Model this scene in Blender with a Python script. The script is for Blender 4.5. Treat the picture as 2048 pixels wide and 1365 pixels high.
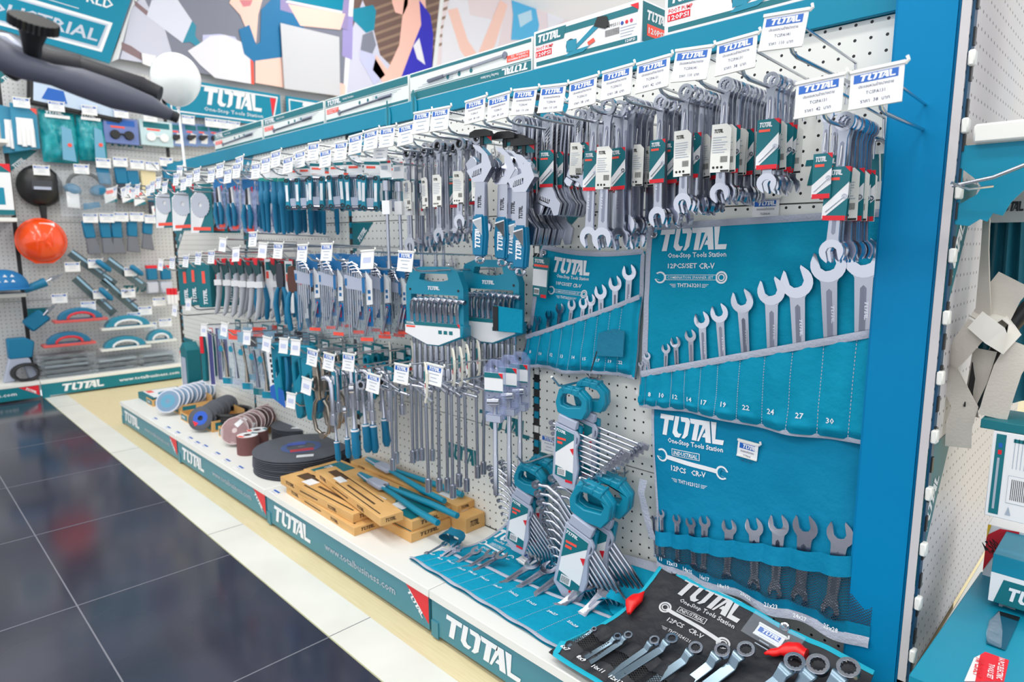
import bpy, bmesh, math, random
from math import sin, cos, pi, radians, sqrt
from mathutils import Matrix, Vector, Euler, noise
from mathutils.geometry import tessellate_polygon
random.seed(7)
for o in list(bpy.data.objects): bpy.data.objects.remove(o)
SC = bpy.context.scene
COL = SC.collection
def lin(c): return tuple(((x/255)/12.92 if x/255 <= .04045 else ((x/255+.055)/1.055)**2.4) for x in c)
# ------------------------------------------------------------------ camera
FPX = 1297.7
CAM = Vector((0, -1.238, .97))
yaw, pit, rol = .781457650, -.152972204, -.00320086571
cf = Vector((-cos(yaw)*cos(pit), sin(yaw)*cos(pit), sin(pit)))
r0 = cf.cross(Vector((0, 0, 1))).normalized(); u0 = r0.cross(cf)
cr = cos(rol)*r0+sin(rol)*u0; cu = -sin(rol)*r0+cos(rol)*u0
cam = bpy.data.cameras.new('camera'); co = bpy.data.objects.new('camera', cam); COL.objects.link(co)
co.matrix_world = Matrix(((cr.x, cu.x, -cf.x, CAM.x), (cr.y, cu.y, -cf.y, CAM.y), (cr.z, cu.z, -cf.z, CAM.z), (0, 0, 0, 1)))
cam.sensor_width = 36; cam.lens = FPX/2048*36; cam.clip_start = .02
cam.dof.use_dof = True; cam.dof.focus_distance = 1.2; cam.dof.aperture_fstop = 4.8
SC.camera = co
def at(px, py, X=None, Y=None, Z=None):
    """the point of the place seen at a pixel, on the plane X, Y or Z = value"""
    q = cf*FPX+cr*(px-1024)-cu*(py-682.5)
    k, v = (0, X) if X is not None else (1, Y) if Y is not None else (2, Z)
    return CAM+q*((v-CAM[k])/q[k])
# ------------------------------------------------------------------ world, lamps, exposure
w = bpy.data.worlds.new('world'); SC.world = w; w.use_nodes = True
w.node_tree.nodes['Background'].inputs[0].default_value = (.93, .96, 1, 1)
w.node_tree.nodes['Background'].inputs[1].default_value = 1.05
SC.view_settings.view_transform = 'Standard'; SC.view_settings.look = 'None'
SC.view_settings.gamma = 1; SC.view_settings.use_curve_mapping = False
SC.view_settings.exposure = .22
def area(loc, sx, sy, e, col=(1, .985, .96)):
    l = bpy.data.lights.new('ceiling_lamp_light', 'AREA'); l.shape = 'RECTANGLE'; l.size = sx; l.size_y = sy; l.energy = e; l.color = col
    o = bpy.data.objects.new('ceiling_lamp_light', l); COL.objects.link(o); o.location = loc
    return o
for lx in (-4.2, -2.6, -1.0, .6):
    for ly in (-2.6, -1.1, 1.6):
        area((lx, ly, 3.33), 1.15, .28, 7 if lx < -4 else 13)
# ------------------------------------------------------------------ materials
MATS = {}
def mat(name, c=(200, 200, 200), rough=.5, metal=0, bump=None, coat=0, emit=None, alpha=None, var=None, spec=None):
    if name in MATS: return MATS[name]
    m = bpy.data.materials.new(name); m.use_nodes = True; MATS[name] = m
    nt = m.node_tree; b = nt.nodes['Principled BSDF']
    b.inputs['Base Color'].default_value = (*lin(c), 1); b.inputs['Roughness'].default_value = rough
    b.inputs['Metallic'].default_value = metal
    if coat: b.inputs['Coat Weight'].default_value = coat
    if spec is not None: b.inputs['Specular IOR Level'].default_value = spec
    if emit: b.inputs['Emission Color'].default_value = (*lin(c), 1); b.inputs['Emission Strength'].default_value = emit
    tc = nt.nodes.new('ShaderNodeTexCoord')
    if bump:
        sc, st = bump
        n = nt.nodes.new('ShaderNodeTexNoise'); n.inputs['Scale'].default_value = sc; n.inputs['Detail'].default_value = 3
        nt.links.new(tc.outputs['Object'], n.inputs['Vector'])
        bp = nt.nodes.new('ShaderNodeBump'); bp.inputs['Strength'].default_value = st; bp.inputs['Distance'].default_value = .01
        nt.links.new(n.outputs[0], bp.inputs['Height']); nt.links.new(bp.outputs[0], b.inputs['Normal'])
    if var:
        sc, c2 = var
        n = nt.nodes.new('ShaderNodeTexNoise'); n.inputs['Scale'].default_value = sc; n.inputs['Detail'].default_value = 2
        nt.links.new(tc.outputs['Object'], n.inputs['Vector'])
        rp = nt.nodes.new('ShaderNodeValToRGB'); rp.color_ramp.elements[0].position = .35; rp.color_ramp.elements[1].position = .65
        rp.color_ramp.elements[0].color = (*lin(c), 1); rp.color_ramp.elements[1].color = (*lin(c2), 1)
        nt.links.new(n.outputs[0], rp.inputs[0]); nt.links.new(rp.outputs[0], b.inputs['Base Color'])
    return m
def clear(name, tint, fac, rough=.12, bump=None):
    """thin clear plastic: mostly see-through with a gloss that shows its folds"""
    if name in MATS: return MATS[name]
    m = bpy.data.materials.new(name); m.use_nodes = True; MATS[name] = m
    nt = m.node_tree; nt.nodes.clear()
    out = nt.nodes.new('ShaderNodeOutputMaterial'); mx = nt.nodes.new('ShaderNodeMixShader')
    tr = nt.nodes.new('ShaderNodeBsdfTransparent'); tr.inputs[0].default_value = (.96, .98, .99, 1)
    p = nt.nodes.new('ShaderNodeBsdfPrincipled'); p.inputs['Base Color'].default_value = (*lin(tint), 1); p.inputs['Roughness'].default_value = rough
    fr = nt.nodes.new('ShaderNodeLayerWeight'); fr.inputs[0].default_value = .35
    ad = nt.nodes.new('ShaderNodeMath'); ad.operation = 'MULTIPLY_ADD'; ad.inputs[1].default_value = .32; ad.inputs[2].default_value = fac; ad.use_clamp = True
    if bump:
        tc = nt.nodes.new('ShaderNodeTexCoord'); n = nt.nodes.new('ShaderNodeTexNoise'); n.inputs['Scale'].default_value = bump; n.inputs['Detail'].default_value = 2
        bp = nt.nodes.new('ShaderNodeBump'); bp.inputs['Strength'].default_value = 1; bp.inputs['Distance'].default_value = .015
        nt.links.new(tc.outputs['Object'], n.inputs['Vector']); nt.links.new(n.outputs[0], bp.inputs['Height']); nt.links.new(bp.outputs[0], p.inputs['Normal']); nt.links.new(bp.outputs[0], fr.inputs['Normal'])
    nt.links.new(fr.outputs['Facing'], ad.inputs[0]); nt.links.new(ad.outputs[0], mx.inputs[0])
    nt.links.new(tr.outputs[0], mx.inputs[1]); nt.links.new(p.outputs[0], mx.inputs[2]); nt.links.new(mx.outputs[0], out.inputs[0])
    return m
def pegboard(name, ax, base=(232, 233, 228), org=(0, 0)):
    """white painted steel with a square pattern of small round holes; ax = the board's horizontal axis"""
    m = mat(name, base, .42); nt = m.node_tree; b = nt.nodes['Principled BSDF']; L = nt.links.new
    tc = nt.nodes.new('ShaderNodeTexCoord'); sp = nt.nodes.new('ShaderNodeSeparateXYZ'); L(tc.outputs['Object'], sp.inputs[0])
    ds = []
    for o, of in ((ax, org[0]), (2, org[1])):
        a = nt.nodes.new('ShaderNodeMath'); a.operation = 'MULTIPLY_ADD'; a.inputs[1].default_value = 40; a.inputs[2].default_value = of+400
        L(sp.outputs[o], a.inputs[0])
        f = nt.nodes.new('ShaderNodeMath'); f.operation = 'FRACT'; L(a.outputs[0], f.inputs[0])
        s = nt.nodes.new('ShaderNodeMath'); s.operation = 'SUBTRACT'; s.inputs[1].default_value = .5; L(f.outputs[0], s.inputs[0])
        q = nt.nodes.new('ShaderNodeMath'); q.operation = 'MULTIPLY'; L(s.outputs[0], q.inputs[0]); L(s.outputs[0], q.inputs[1]); ds.append(q)
    ad = nt.nodes.new('ShaderNodeMath'); ad.operation = 'ADD'; L(ds[0].outputs[0], ad.inputs[0]); L(ds[1].outputs[0], ad.inputs[1])
    lt = nt.nodes.new('ShaderNodeMath'); lt.operation = 'LESS_THAN'; lt.inputs[1].default_value = .0112; L(ad.outputs[0], lt.inputs[0])
    mx = nt.nodes.new('ShaderNodeMix'); mx.data_type = 'RGBA'; mx.inputs['A'].default_value = (*lin(base), 1); mx.inputs['B'].default_value = (.004, .005, .01, 1)
    L(lt.outputs[0], mx.inputs['Factor']); L(mx.outputs['Result'], b.inputs['Base Color'])
    return m
def netting(name, c1, p=.0042):
    """open diamond net: threads along both diagonals of the hanging cloth"""
    m = mat(name, c1, .6); nt = m.node_tree; b = nt.nodes['Principled BSDF']; L = nt.links.new
    tc = nt.nodes.new('ShaderNodeTexCoord'); sp = nt.nodes.new('ShaderNodeSeparateXYZ'); L(tc.outputs['Object'], sp.inputs[0])
    zy = nt.nodes.new('ShaderNodeMath'); zy.operation = 'ADD'; L(sp.outputs[1], zy.inputs[0]); L(sp.outputs[2], zy.inputs[1])
    res = []
    for op in ('ADD', 'SUBTRACT'):
        a = nt.nodes.new('ShaderNodeMath'); a.operation = op; L(sp.outputs[0], a.inputs[0]); L(zy.outputs[0], a.inputs[1])
        k = nt.nodes.new('ShaderNodeMath'); k.operation = 'MULTIPLY_ADD'; k.inputs[1].default_value = 1/p; k.inputs[2].default_value = 900; L(a.outputs[0], k.inputs[0])
        f = nt.nodes.new('ShaderNodeMath'); f.operation = 'FRACT'; L(k.outputs[0], f.inputs[0])
        g = nt.nodes.new('ShaderNodeMath'); g.operation = 'GREATER_THAN'; g.inputs[1].default_value = .26; L(f.outputs[0], g.inputs[0]); res.append(g)
    mu = nt.nodes.new('ShaderNodeMath'); mu.operation = 'MULTIPLY'; L(res[0].outputs[0], mu.inputs[0]); L(res[1].outputs[0], mu.inputs[1])
    tr = nt.nodes.new('ShaderNodeBsdfTransparent'); mx = nt.nodes.new('ShaderNodeMixShader')
    L(mu.outputs[0], mx.inputs[0]); L(b.outputs[0], mx.inputs[1]); L(tr.outputs[0], mx.inputs[2]); L(mx.outputs[0], nt.nodes['Material Output'].inputs[0])
    return m
TEAL = mat('teal_paint', (0, 134, 166), .4, spec=.3)
TEALD = mat('teal_print', (0, 112, 124), .5)
TEALP = mat('teal_plastic', (4, 138, 168), .42)
TEALG = mat('teal_grip', (0, 116, 158), .5)
POST = mat('post_paint', (0, 130, 184), .45, spec=.15)
KICK = mat('kick_teal', (62, 133, 151), .4)
WKICK = mat('wall_kick_teal', (0, 120, 135), .4)
WHITE = mat('white_steel', (238, 238, 233), .4)
CARD = mat('white_card', (240, 241, 243), .5)
PRINTW = mat('white_print', (238, 241, 245), .5)
GREYP = mat('grey_print', (170, 182, 196), .5)
BLUE = mat('label_blue', (22, 98, 190), .45)
NAVY = mat('ink_navy', (45, 50, 90), .6)
BLACK = mat('black_ink', (22, 22, 26), .5)
BPLAS = mat('black_plastic', (26, 27, 30), .38)
GPLAS = mat('grey_plastic', (176, 184, 204), .4)
DGREY = mat('dark_grey_plastic', (62, 65, 72), .45)
RED = mat('red_print', (226, 28, 46), .45)
CORAL = mat('coral_plastic', (255, 88, 70), .4)
SATIN = mat('satin_chrome', (180, 184, 196), .27, 1)
SATIND = mat('satin_chrome_dark', (140, 144, 160), .33, 1)  # darker, slightly rougher satin chrome for inset panels and small fittings
CHROME = mat('polished_chrome', (198, 201, 212), .17, 1)
NICKEL = mat('nickel_steel', (170, 160, 148), .25, 1)
ZINC = mat('zinc_wire', (205, 207, 213), .2, 1)
DSTEEL = mat('dark_chrome', (72, 74, 80), .25, 1)
BSTEEL = mat('blue_grey_steel', (120, 140, 155), .25, .9)
KRAFT = mat('kraft_board', (212, 164, 98), .65, var=(14, (224, 178, 114)))
KRAFTD = mat('kraft_ink', (86, 62, 40), .6)
CANVAS = mat('teal_canvas', (0, 148, 182), .72, bump=(60, .25), spec=.2)
CANVASD = mat('teal_canvas_strap', (0, 118, 150), .7, bump=(60, .25))
CANVASH = mat('deep_teal_canvas', (0, 130, 170), .72, bump=(50, .25), spec=.2)
BCANVAS = mat('black_canvas', (34, 36, 42), .6, bump=(40, .35))
BIND = mat('grey_binding', (178, 184, 200), .75, bump=(200, .3))
NET = netting('dark_netting', (40, 52, 62), .0058)
BNET = netting('black_netting', (20, 20, 24), .0066)
CLEAR = clear('clear_plastic', (225, 232, 245), .12)
CLEARB = clear('clear_bag', (215, 225, 238), .02, .08, 28)
PURP = clear('tinted_blister', (170, 180, 225), .22, .1, 40)
ORANGE = mat('orange_shell', (248, 78, 6), .22, coat=.5)
DISC = mat('abrasive_disc', (84, 88, 98), .5, bump=(300, .3))
RDISC = mat('red_abrasive', (128, 84, 84), .75, bump=(300, .3))
STRAP = mat('beige_webbing', (205, 198, 188), .7, bump=(260, .12))
SKIN = mat('picture_skin', (250, 208, 196), .6)
# ------------------------------------------------------------------ mesh builder
VERT = Matrix(((1, 0, 0, 0), (0, 0, -1, 0), (0, 1, 0, 0), (0, 0, 0, 1)))      # drawing plane facing -Y: x right, y up, z towards the aisle
WALL = Matrix(((0, 0, 1, 0), (1, 0, 0, 0), (0, 1, 0, 0), (0, 0, 0, 1)))       # drawing plane facing +X
def T(x=0, y=0, z=0): return Matrix.Translation((x, y, z))
def RZ(a): return Matrix.Rotation(radians(a), 4, 'Z')
def RX(a): return Matrix.Rotation(radians(a), 4, 'X')
def RY(a): return Matrix.Rotation(radians(a), 4, 'Y')
def S3(s): return Matrix.Scale(s, 4)
TXT = {}
def text_mesh(s, bold):
    k = (s, bold)
    if k not in TXT:
        c = bpy.data.curves.new('lettering', 'FONT'); c.body = s; c.size = 1; c.resolution_u = 1; c.offset = .018 if bold else .004; c.fill_mode = 'FRONT'
        o = bpy.data.objects.new('lettering', c); COL.objects.link(o)
        dg = bpy.context.evaluated_depsgraph_get(); me = bpy.data.meshes.new_from_object(o.evaluated_get(dg))
        vs = [tuple(v.co) for v in me.vertices]; fs = [tuple(p.vertices) for p in me.polygons]
        bpy.data.objects.remove(o); bpy.data.meshes.remove(me); bpy.data.curves.remove(c)
        if vs:
            x0 = min(v[0] for v in vs); x1 = max(v[0] for v in vs); y0 = min(v[1] for v in vs); y1 = max(v[1] for v in vs)
        else: x0 = x1 = y0 = y1 = 0
        TXT[k] = (vs, fs, x0, x1, y0, y1)
    return TXT[k]
def sl(pts, k=.22): return [(x+k*y, y) for x, y in pts]
LOGO = [sl(p) for p in (
    [(0, 1), (.93, 1), (.93, .77), (.62, .77), (.62, 0), (.32, 0), (.32, .77), (0, .77)],
    [(1.0, 1), (1.28, 1), (1.28, .32), (1.40, .2), (1.62, .2), (1.50, 0), (1.22, 0), (1.0, .18)],
    [(1.36, 1), (1.86, 1), (2.02, .86), (2.02, .18), (1.84, 0), (1.66, 0), (1.74, .2), (1.74, .74), (1.70, .78), (1.44, .78)],
    [(1.96, 1), (2.9, 1), (2.9, .77), (2.62, .77), (2.62, 0), (2.32, 0), (2.32, .77), (2.08, .77)],
    [(2.94, 1), (3.2, 1), (3.62, 0), (3.3, 0), (3.22, .2), (2.98, .2), (3.14, .4), (3.14, .4), (3.02, .68), (2.82, .0), (2.52, .0)],
    [(3.36, 1), (3.66, 1), (3.66, .22), (4.26, .22), (4.26, 0), (3.36, .0)])]
LOGO[4] = sl([(2.88, 1), (3.2, 1), (3.52, 0), (3.2, 0), (3.12, .22), (2.92, .22), (3.0, .42), (3.07, .42), (3.0, .66), (2.78, 0), (2.66, 0)], .22)
LOGO[5] = sl([(3.28, 1), (3.6, 1), (3.72, .22), (4.22, .22), (4.22, 0), (3.6, 0)], .22)
for L_ in LOGO:
    for i, (x, y) in enumerate(L_): L_[i] = (x/4.42, y)
class MB:
    def __init__(s): s.v = []; s.f = []; s.m = []; s.mats = []; s.M = Matrix(); s.fn = None
    def mi(s, m):
        if m not in s.mats: s.mats.append(m)
        return s.mats.index(m)
    def add(s, vs, fs, m, M=None):
        n = len(s.v); A = s.M if M is None else s.M @ M
        for p in vs:
            q = A @ Vector(p)
            s.v.append(tuple(s.fn(q)) if s.fn else tuple(q))
        k = s.mi(m)
        for f in fs: s.f.append([n+i for i in f]); s.m.append(k)
    def box(s, x0, x1, y0, y1, z0, z1, m, M=None):
        s.add([(x0, y0, z0), (x1, y0, z0), (x1, y1, z0), (x0, y1, z0), (x0, y0, z1), (x1, y0, z1), (x1, y1, z1), (x0, y1, z1)],
              [(3, 2, 1, 0), (4, 5, 6, 7), (0, 1, 5, 4), (1, 2, 6, 5), (2, 3, 7, 6), (3, 0, 4, 7)], m, M)
    def rect(s, x0, x1, y0, y1, z, m, M=None): s.add([(x0, y0, z), (x1, y0, z), (x1, y1, z), (x0, y1, z)], [(0, 1, 2, 3)], m, M)
    def poly(s, pts, z, m, M=None, holes=()):
        loops = [[(x, y, 0) for x, y in pts]]+[[(x, y, 0) for x, y in h] for h in holes]
        tr = tessellate_polygon([[Vector(p) for p in l] for l in loops])
        s.add([(p[0], p[1], z) for l in loops for p in l], [tuple(t) for t in tr], m, M)
    def prism(s, pts, z0, z1, m, M=None, holes=()):
        if not holes:
            n = len(pts)
            s.add([(x, y, z0) for x, y in pts]+[(x, y, z1) for x, y in pts], [tuple(range(n-1, -1, -1)), tuple(range(n, 2*n))]+[(i, (i+1) % n, n+(i+1) % n, n+i) for i in range(n)], m, M)
            return
        loops = [list(pts)]+[list(h) for h in holes]
        tr = tessellate_polygon([[Vector((x, y, 0)) for x, y in l] for l in loops]); al = [p for l in loops for p in l]; N = len(al)
        fs = [tuple(t) for t in tr]+[tuple(N+i for i in reversed(t)) for t in tr]; b = 0
        for l in loops:
            n = len(l); fs += [(b+i, b+(i+1) % n, N+b+(i+1) % n, N+b+i) for i in range(n)]; b += n
        s.add([(x, y, z0) for x, y in al]+[(x, y, z1) for x, y in al], fs, m, M)
    def tube(s, pts, r, m, n=8, closed=False, M=None, caps=True, flat=None):
        P = [Vector(p) for p in pts]; N = len(P); R = r if isinstance(r, (list, tuple)) else [r]*N
        vs = []; fs = []; up = None
        for i, p in enumerate(P):
            a = P[(i-1) % N] if (i or closed) else P[0]; b = P[(i+1) % N] if (i < N-1 or closed) else P[-1]
            t = (b-a).normalized()
            if up is None: up = t.orthogonal().normalized()
            up = (up-t*up.dot(t)); up = up.normalized() if up.length > 1e-6 else t.orthogonal().normalized()
            q = t.cross(up)
            for k in range(n):
                an = 2*pi*k/n; vs.append(tuple(p+(up*cos(an)+q*sin(an))*R[i]))
        for i in range(N if closed else N-1):
            for k in range(n):
                a = i*n+k; b = i*n+(k+1) % n; c = ((i+1) % N)*n+(k+1) % n; d = ((i+1) % N)*n+k; fs.append((a, b, c, d))
        if not closed and caps: fs += [tuple(range(n-1, -1, -1)), tuple((N-1)*n+k for k in range(n))]
        s.add(vs, fs, m, M)
    def lathe(s, prof, m, n=20, M=None):
        vs = []; fs = []; N = len(prof)
        for r, z in prof:
            for k in range(n): a = 2*pi*k/n; vs.append((r*cos(a), r*sin(a), z))
        for i in range(N-1):
            for k in range(n): fs.append((i*n+k, i*n+(k+1) % n, (i+1)*n+(k+1) % n, (i+1)*n+k))
        if prof[0][0] > 1e-6: fs.append(tuple(range(n-1, -1, -1)))
        if prof[-1][0] > 1e-6: fs.append(tuple((N-1)*n+k for k in range(n)))
        s.add(vs, fs, m, M)
    def logo(s, x, y, w, m, z=.0006, h=None, M=None):
        h = h or w*.24
        for p in LOGO: s.poly([(x+a*w, y+b*h) for a, b in p], z, m, M)
    def text(s, t, x, y, h, m, z=.0006, align='L', bold=True, width=None, M=None, slant=0):
        vs, fs, x0, x1, y0, y1 = text_mesh(t, bold)
        if not vs: return
        k = h/.73; kx = k
        if width: kx = width/(x1-x0)
        ox = x if align == 'L' else x-(x1-x0)*kx*(.5 if align == 'C' else 1)
        s.add([(ox+(a-x0)*kx+slant*b*k, y+b*k, z) for a, b, c in vs], fs, m, M)
    def grid(s, nu, nv, fn, m, thick=None):
        vs = [fn(i/nu, j/nv) for j in range(nv+1) for i in range(nu+1)]
        s.add(vs, [(j*(nu+1)+i, j*(nu+1)+i+1, (j+1)*(nu+1)+i+1, (j+1)*(nu+1)+i) for j in range(nv) for i in range(nu)], m)
    def build(s, name, parent=None, bevel=0, seg=1, smooth=40, label=None):
        me = bpy.data.meshes.new(name); me.from_pydata(s.v, [], s.f)
        for m in s.mats: me.materials.append(m)
        me.polygons.foreach_set('material_index', s.m)
        if bevel:
            bm = bmesh.new(); bm.from_mesh(me); bmesh.ops.remove_doubles(bm, verts=bm.verts, dist=1e-6)
            bmesh.ops.recalc_face_normals(bm, faces=bm.faces)
            ed = [e for e in bm.edges if len(e.link_faces) == 2 and e.calc_face_angle(0) > radians(38)]
            bmesh.ops.bevel(bm, geom=ed, offset=bevel, segments=seg, affect='EDGES', clamp_overlap=True)
            bm.to_mesh(me); bm.free()
        if smooth:
            me.polygons.foreach_set('use_smooth', [True]*len(me.polygons)); me.set_sharp_from_angle(angle=radians(smooth))
        me.update()
        o = bpy.data.objects.new(name, me); COL.objects.link(o)
        if parent: o.parent = parent
        if label: o['label'] = label
        return o
def tag(o, label, cat, group=None, kind=None):
    if label: o['label'] = label
    if cat: o['category'] = cat
    if group: o['group'] = group
    if kind: o['kind'] = kind
    return o
def thing(name, label, cat, M=None, group=None):
    o = bpy.data.objects.new(name, None); COL.objects.link(o); o.empty_display_size = .02
    if M is not None: o.matrix_world = M
    return tag(o, label, cat, group)
def dup(root, M, label=None, group=None):
    r = root.copy(); COL.objects.link(r); r.matrix_world = M
    if label: r['label'] = label
    if group: r['group'] = group
    for ch in list(root.children):
        c = ch.copy(); COL.objects.link(c); c.parent = r
        for g in list(ch.children):
            d = g.copy(); COL.objects.link(d); d.parent = c
    return r
class Proto:
    """first placement moves the original, later ones copy it with its parts"""
    def __init__(s, root): s.root = root; s.used = False
    def put(s, M, label, group=None):
        if not s.used:
            s.used = True; s.root.matrix_world = M; s.root['label'] = label
            if group: s.root['group'] = group
            return s.root
        return dup(s.root, M, label, group)
ORD = 'first second third fourth fifth sixth seventh eighth ninth tenth eleventh twelfth thirteenth fourteenth fifteenth sixteenth seventeenth eighteenth nineteenth twentieth'.split()
def ordw(i):
    if i < 20: return ORD[i]
    return {2: 'twenty-', 3: 'thirty-', 4: 'forty-'}[(i+1)//10]+ORD[(i+1) % 10-1] if (i+1) % 10 else {3: 'thirtieth', 4: 'fortieth'}[(i+1)//10]
# ================================================================== THE SETTING
def struct(o): o['kind'] = 'structure'; return o
m = mat('dark_tile', (46, 48, 62), .13, var=(3, (56, 58, 74)), spec=.6)
b = MB(); b.box(-5.4, 3, -4, -.522, -.03, 0, m)
gr = mat('tile_grout', (120, 122, 132), .5)
for x in (-4.98, -4.38, -3.78, -3.18, -2.58, -1.98, -1.37, -.77, -.17): b.box(x-.0018, x+.0018, -4, -.522, 0, .0006, gr)
for y in (-.93, -1.53): b.box(-5.4, 3, y-.0018, y+.0018, 0, .0005, gr)
struct(b.build('floor'))
m = mat('pale_tile', (226, 226, 218), .35, var=(5, (234, 234, 226)))
b = MB(); b.box(-4.95, 3, -.5215, -.402, -.02, .0015, m); b.box(-4.95, 3, -.522, -.5195, -.02, .002, mat('brass_edge', (196, 196, 160), .4))
for x in (-4.57, -3.37, -2.17, -1.37, -.17): b.box(x-.001, x+.001, -.5215, -.402, .0015, .002, gr)
struct(b.build('trim_1'))
m = mat('pale_wood', (226, 210, 164), .5); nt = m.node_tree
wv = nt.nodes.new('ShaderNodeTexNoise'); mp = nt.nodes.new('ShaderNodeMapping'); tc = nt.nodes.new('ShaderNodeTexCoord'); mp.inputs['Scale'].default_value = (2, 60, 1)
rp = nt.nodes.new('ShaderNodeValToRGB'); rp.color_ramp.elements[0].color = (*lin((214, 196, 148)), 1); rp.color_ramp.elements[1].color = (*lin((238, 226, 188)), 1)
nt.links.new(tc.outputs['Object'], mp.inputs[0]); nt.links.new(mp.outputs[0], wv.inputs['Vector']); nt.links.new(wv.outputs[0], rp.inputs[0]); nt.links.new(rp.outputs[0], nt.nodes['Principled BSDF'].inputs['Base Color'])
b = MB(); b.box(-5.4, 3, -.402, 4, -.03, .0005, m); struct(b.build('trim_2'))
b = MB(); b.box(-5.35, -5.2, -4, 9, 0, 3.5, mat('wall_paint', (226, 228, 230), .6)); struct(b.build('wall_far'))
b = MB(); b.box(-5.4, 3, -4, 9, 3.45, 3.5, mat('ceiling_white', (240, 240, 240), .8)); struct(b.build('ceiling'))
for lx in (-4.2, -2.6, -1.0, .6):
    for ly in (-2.6, -1.1, 1.6):
        o = MB(); o.box(-.6, .6, -.16, .16, 0, .05, WHITE)
        t = thing('ceiling_light', 'long white ceiling light panel above the %s bay, %s' % ({-4.2: 'far', -2.6: 'middle', -1.0: 'near', .6: 'camera'}[lx], {-2.6: 'outer row', -1.1: 'aisle row', 1.6: 'row over the shelving'}[ly]), 'light', T(lx, ly, 3.395))
        o.build('frame', t); o = MB(); o.box(-.57, .57, -.13, .13, -.008, -.001, mat('lamp_panel', (255, 252, 246), .5, emit=4)); o.build('diffuser', t)

# ================================================================== DISPLAY GONDOLA
GZ = .127
seams = [at(1366, 417, Y=0).z, at(1285, 941, Y=0).z]
BX = [-.235, -1.156, -2.058, -2.965, -3.88]
g = thing('display_gondola', 'long white pegboard gondola with teal header strip, white deck and printed kick plates', 'display shelving', T(-2.05, .1, 0))
G = T(2.05, -.1, 0)
PEG = pegboard('pegboard_white', 0, org=(.2, .3))
ROWS = [(GZ, seams[1]), (seams[1], seams[0]), (seams[0], 1.336)]
def corner_print(b, x, z, wd=.135, ht=.115, txt=True):
    b.poly([(x, z), (x+wd, z), (x, z-ht)], .0006, TEALD)
    L = sqrt(wd*wd+ht*ht); A = T(x+.012, z-ht+.012, .0012) @ Matrix.Rotation(math.atan2(ht, wd), 4, 'Z')
    if txt: b.logo(.045, -.0, .07, PRINTW, 0, h=.02, M=A @ T(0, .004, 0))
for i in range(4):
    x0, x1 = BX[i+1]+.012, BX[i]-.012
    for k, (z0, z1) in enumerate(ROWS):
        b = MB(); b.M = G; b.box(x0, x1, 0, .012, z0+.0015, z1-.0015, PEG)
        b.M = G @ VERT
        corner_print(b, x0, z1-.002)
        if k == 2: b.poly([(x0, z1-.002), (x0+.13, z1-.002), (x0, z1-.16)], .0009, TEAL)
        if k == 1: b.logo(x1-.26 if i == 0 else x0+.55, seams[0]-.0-.36, .17, TEALD, .0008, h=.05)
        if k == 0: b.logo(x0+.5, seams[1]-.14, .17, TEALD, .0008, h=.05)
        if k == 2 and i == 0: b.logo(at(1603, 340, Y=0).x, at(1603, 372, Y=0).z, .165, TEALD, .0008, h=.045)
        b.build('back_panel', g)
    b = MB(); b.M = G; b.box(BX[i+1]-.012, BX[i+1]+.012, .003, .02, GZ, 1.336, BPLAS)
    for k in range(30): b.box(BX[i+1]-.008, BX[i+1]+.008, .0, .004, GZ+.012+k*.04, GZ+.03+k*.04, TEAL if k % 4 else WHITE)
    b.build('slotted_upright', g)
lz = at(1048, 825, Y=0)
b = MB(); b.M = G @ VERT; b.logo(at(955, 800, Y=0).x, at(955, 850, Y=0).z, .22, TEALD, .001, h=.05); b.build('printed_logo', g)
DX = [-.27, -1.193, -2.114, -3.01, -3.89]
for i in range(4):
    x0, x1 = DX[i+1]+.0015, DX[i]-.0015
    b = MB(); b.M = G; b.box(x0, x1, -.345, -.002, GZ-.022, GZ, WHITE)
    b.build('deck', g, bevel=.0015)
    b = MB(); b.M = G; b.box(x0+.004, x1-.004, -.340, -.33, .015, GZ-.0225, KICK); b.box(x0+.004, x0+.03, -.343, -.338, .008, .05, KICK)
    b.M = G @ VERT @ T(0, 0, .3405)
    b.logo(x0+.05, .034, .27, PRINTW, .0006, h=.055)
    b.text('www.totalbusiness.com', x0+.40, .05, .022, GREYP, width=.37)
    b.poly([(x1-.10, GZ-.024), (x1-.005, GZ-.024), (x1-.005, .03)], .0006, RED)
    A = T(x1-.088, GZ-.032, .0012) @ RZ(-38); b.logo(0.0, -.012, .085, PRINTW, 0, h=.014, M=A)
    b.build('kick_plate', g)
b = MB(); b.M = G; b.box(-3.88, -.26, .02, .33, .0, 1.38, WHITE); b.build('core_frame', g)
b = MB(); b.M = G; b.box(-3.89, -.25, -.012, .012, 1.336, 1.388, TEAL); b.box(-3.89, -.25, .012, .36, 1.378, 1.388, WHITE); b.build('header_shelf', g, bevel=.001)
# corner post
b = MB(); b.M = G; b.box(-.3415, -.2535, -.062, .02, GZ, 1.46, POST); b.build('corner_post', g, bevel=.004, seg=2, label='wide glossy blue post at the corner')
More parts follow.
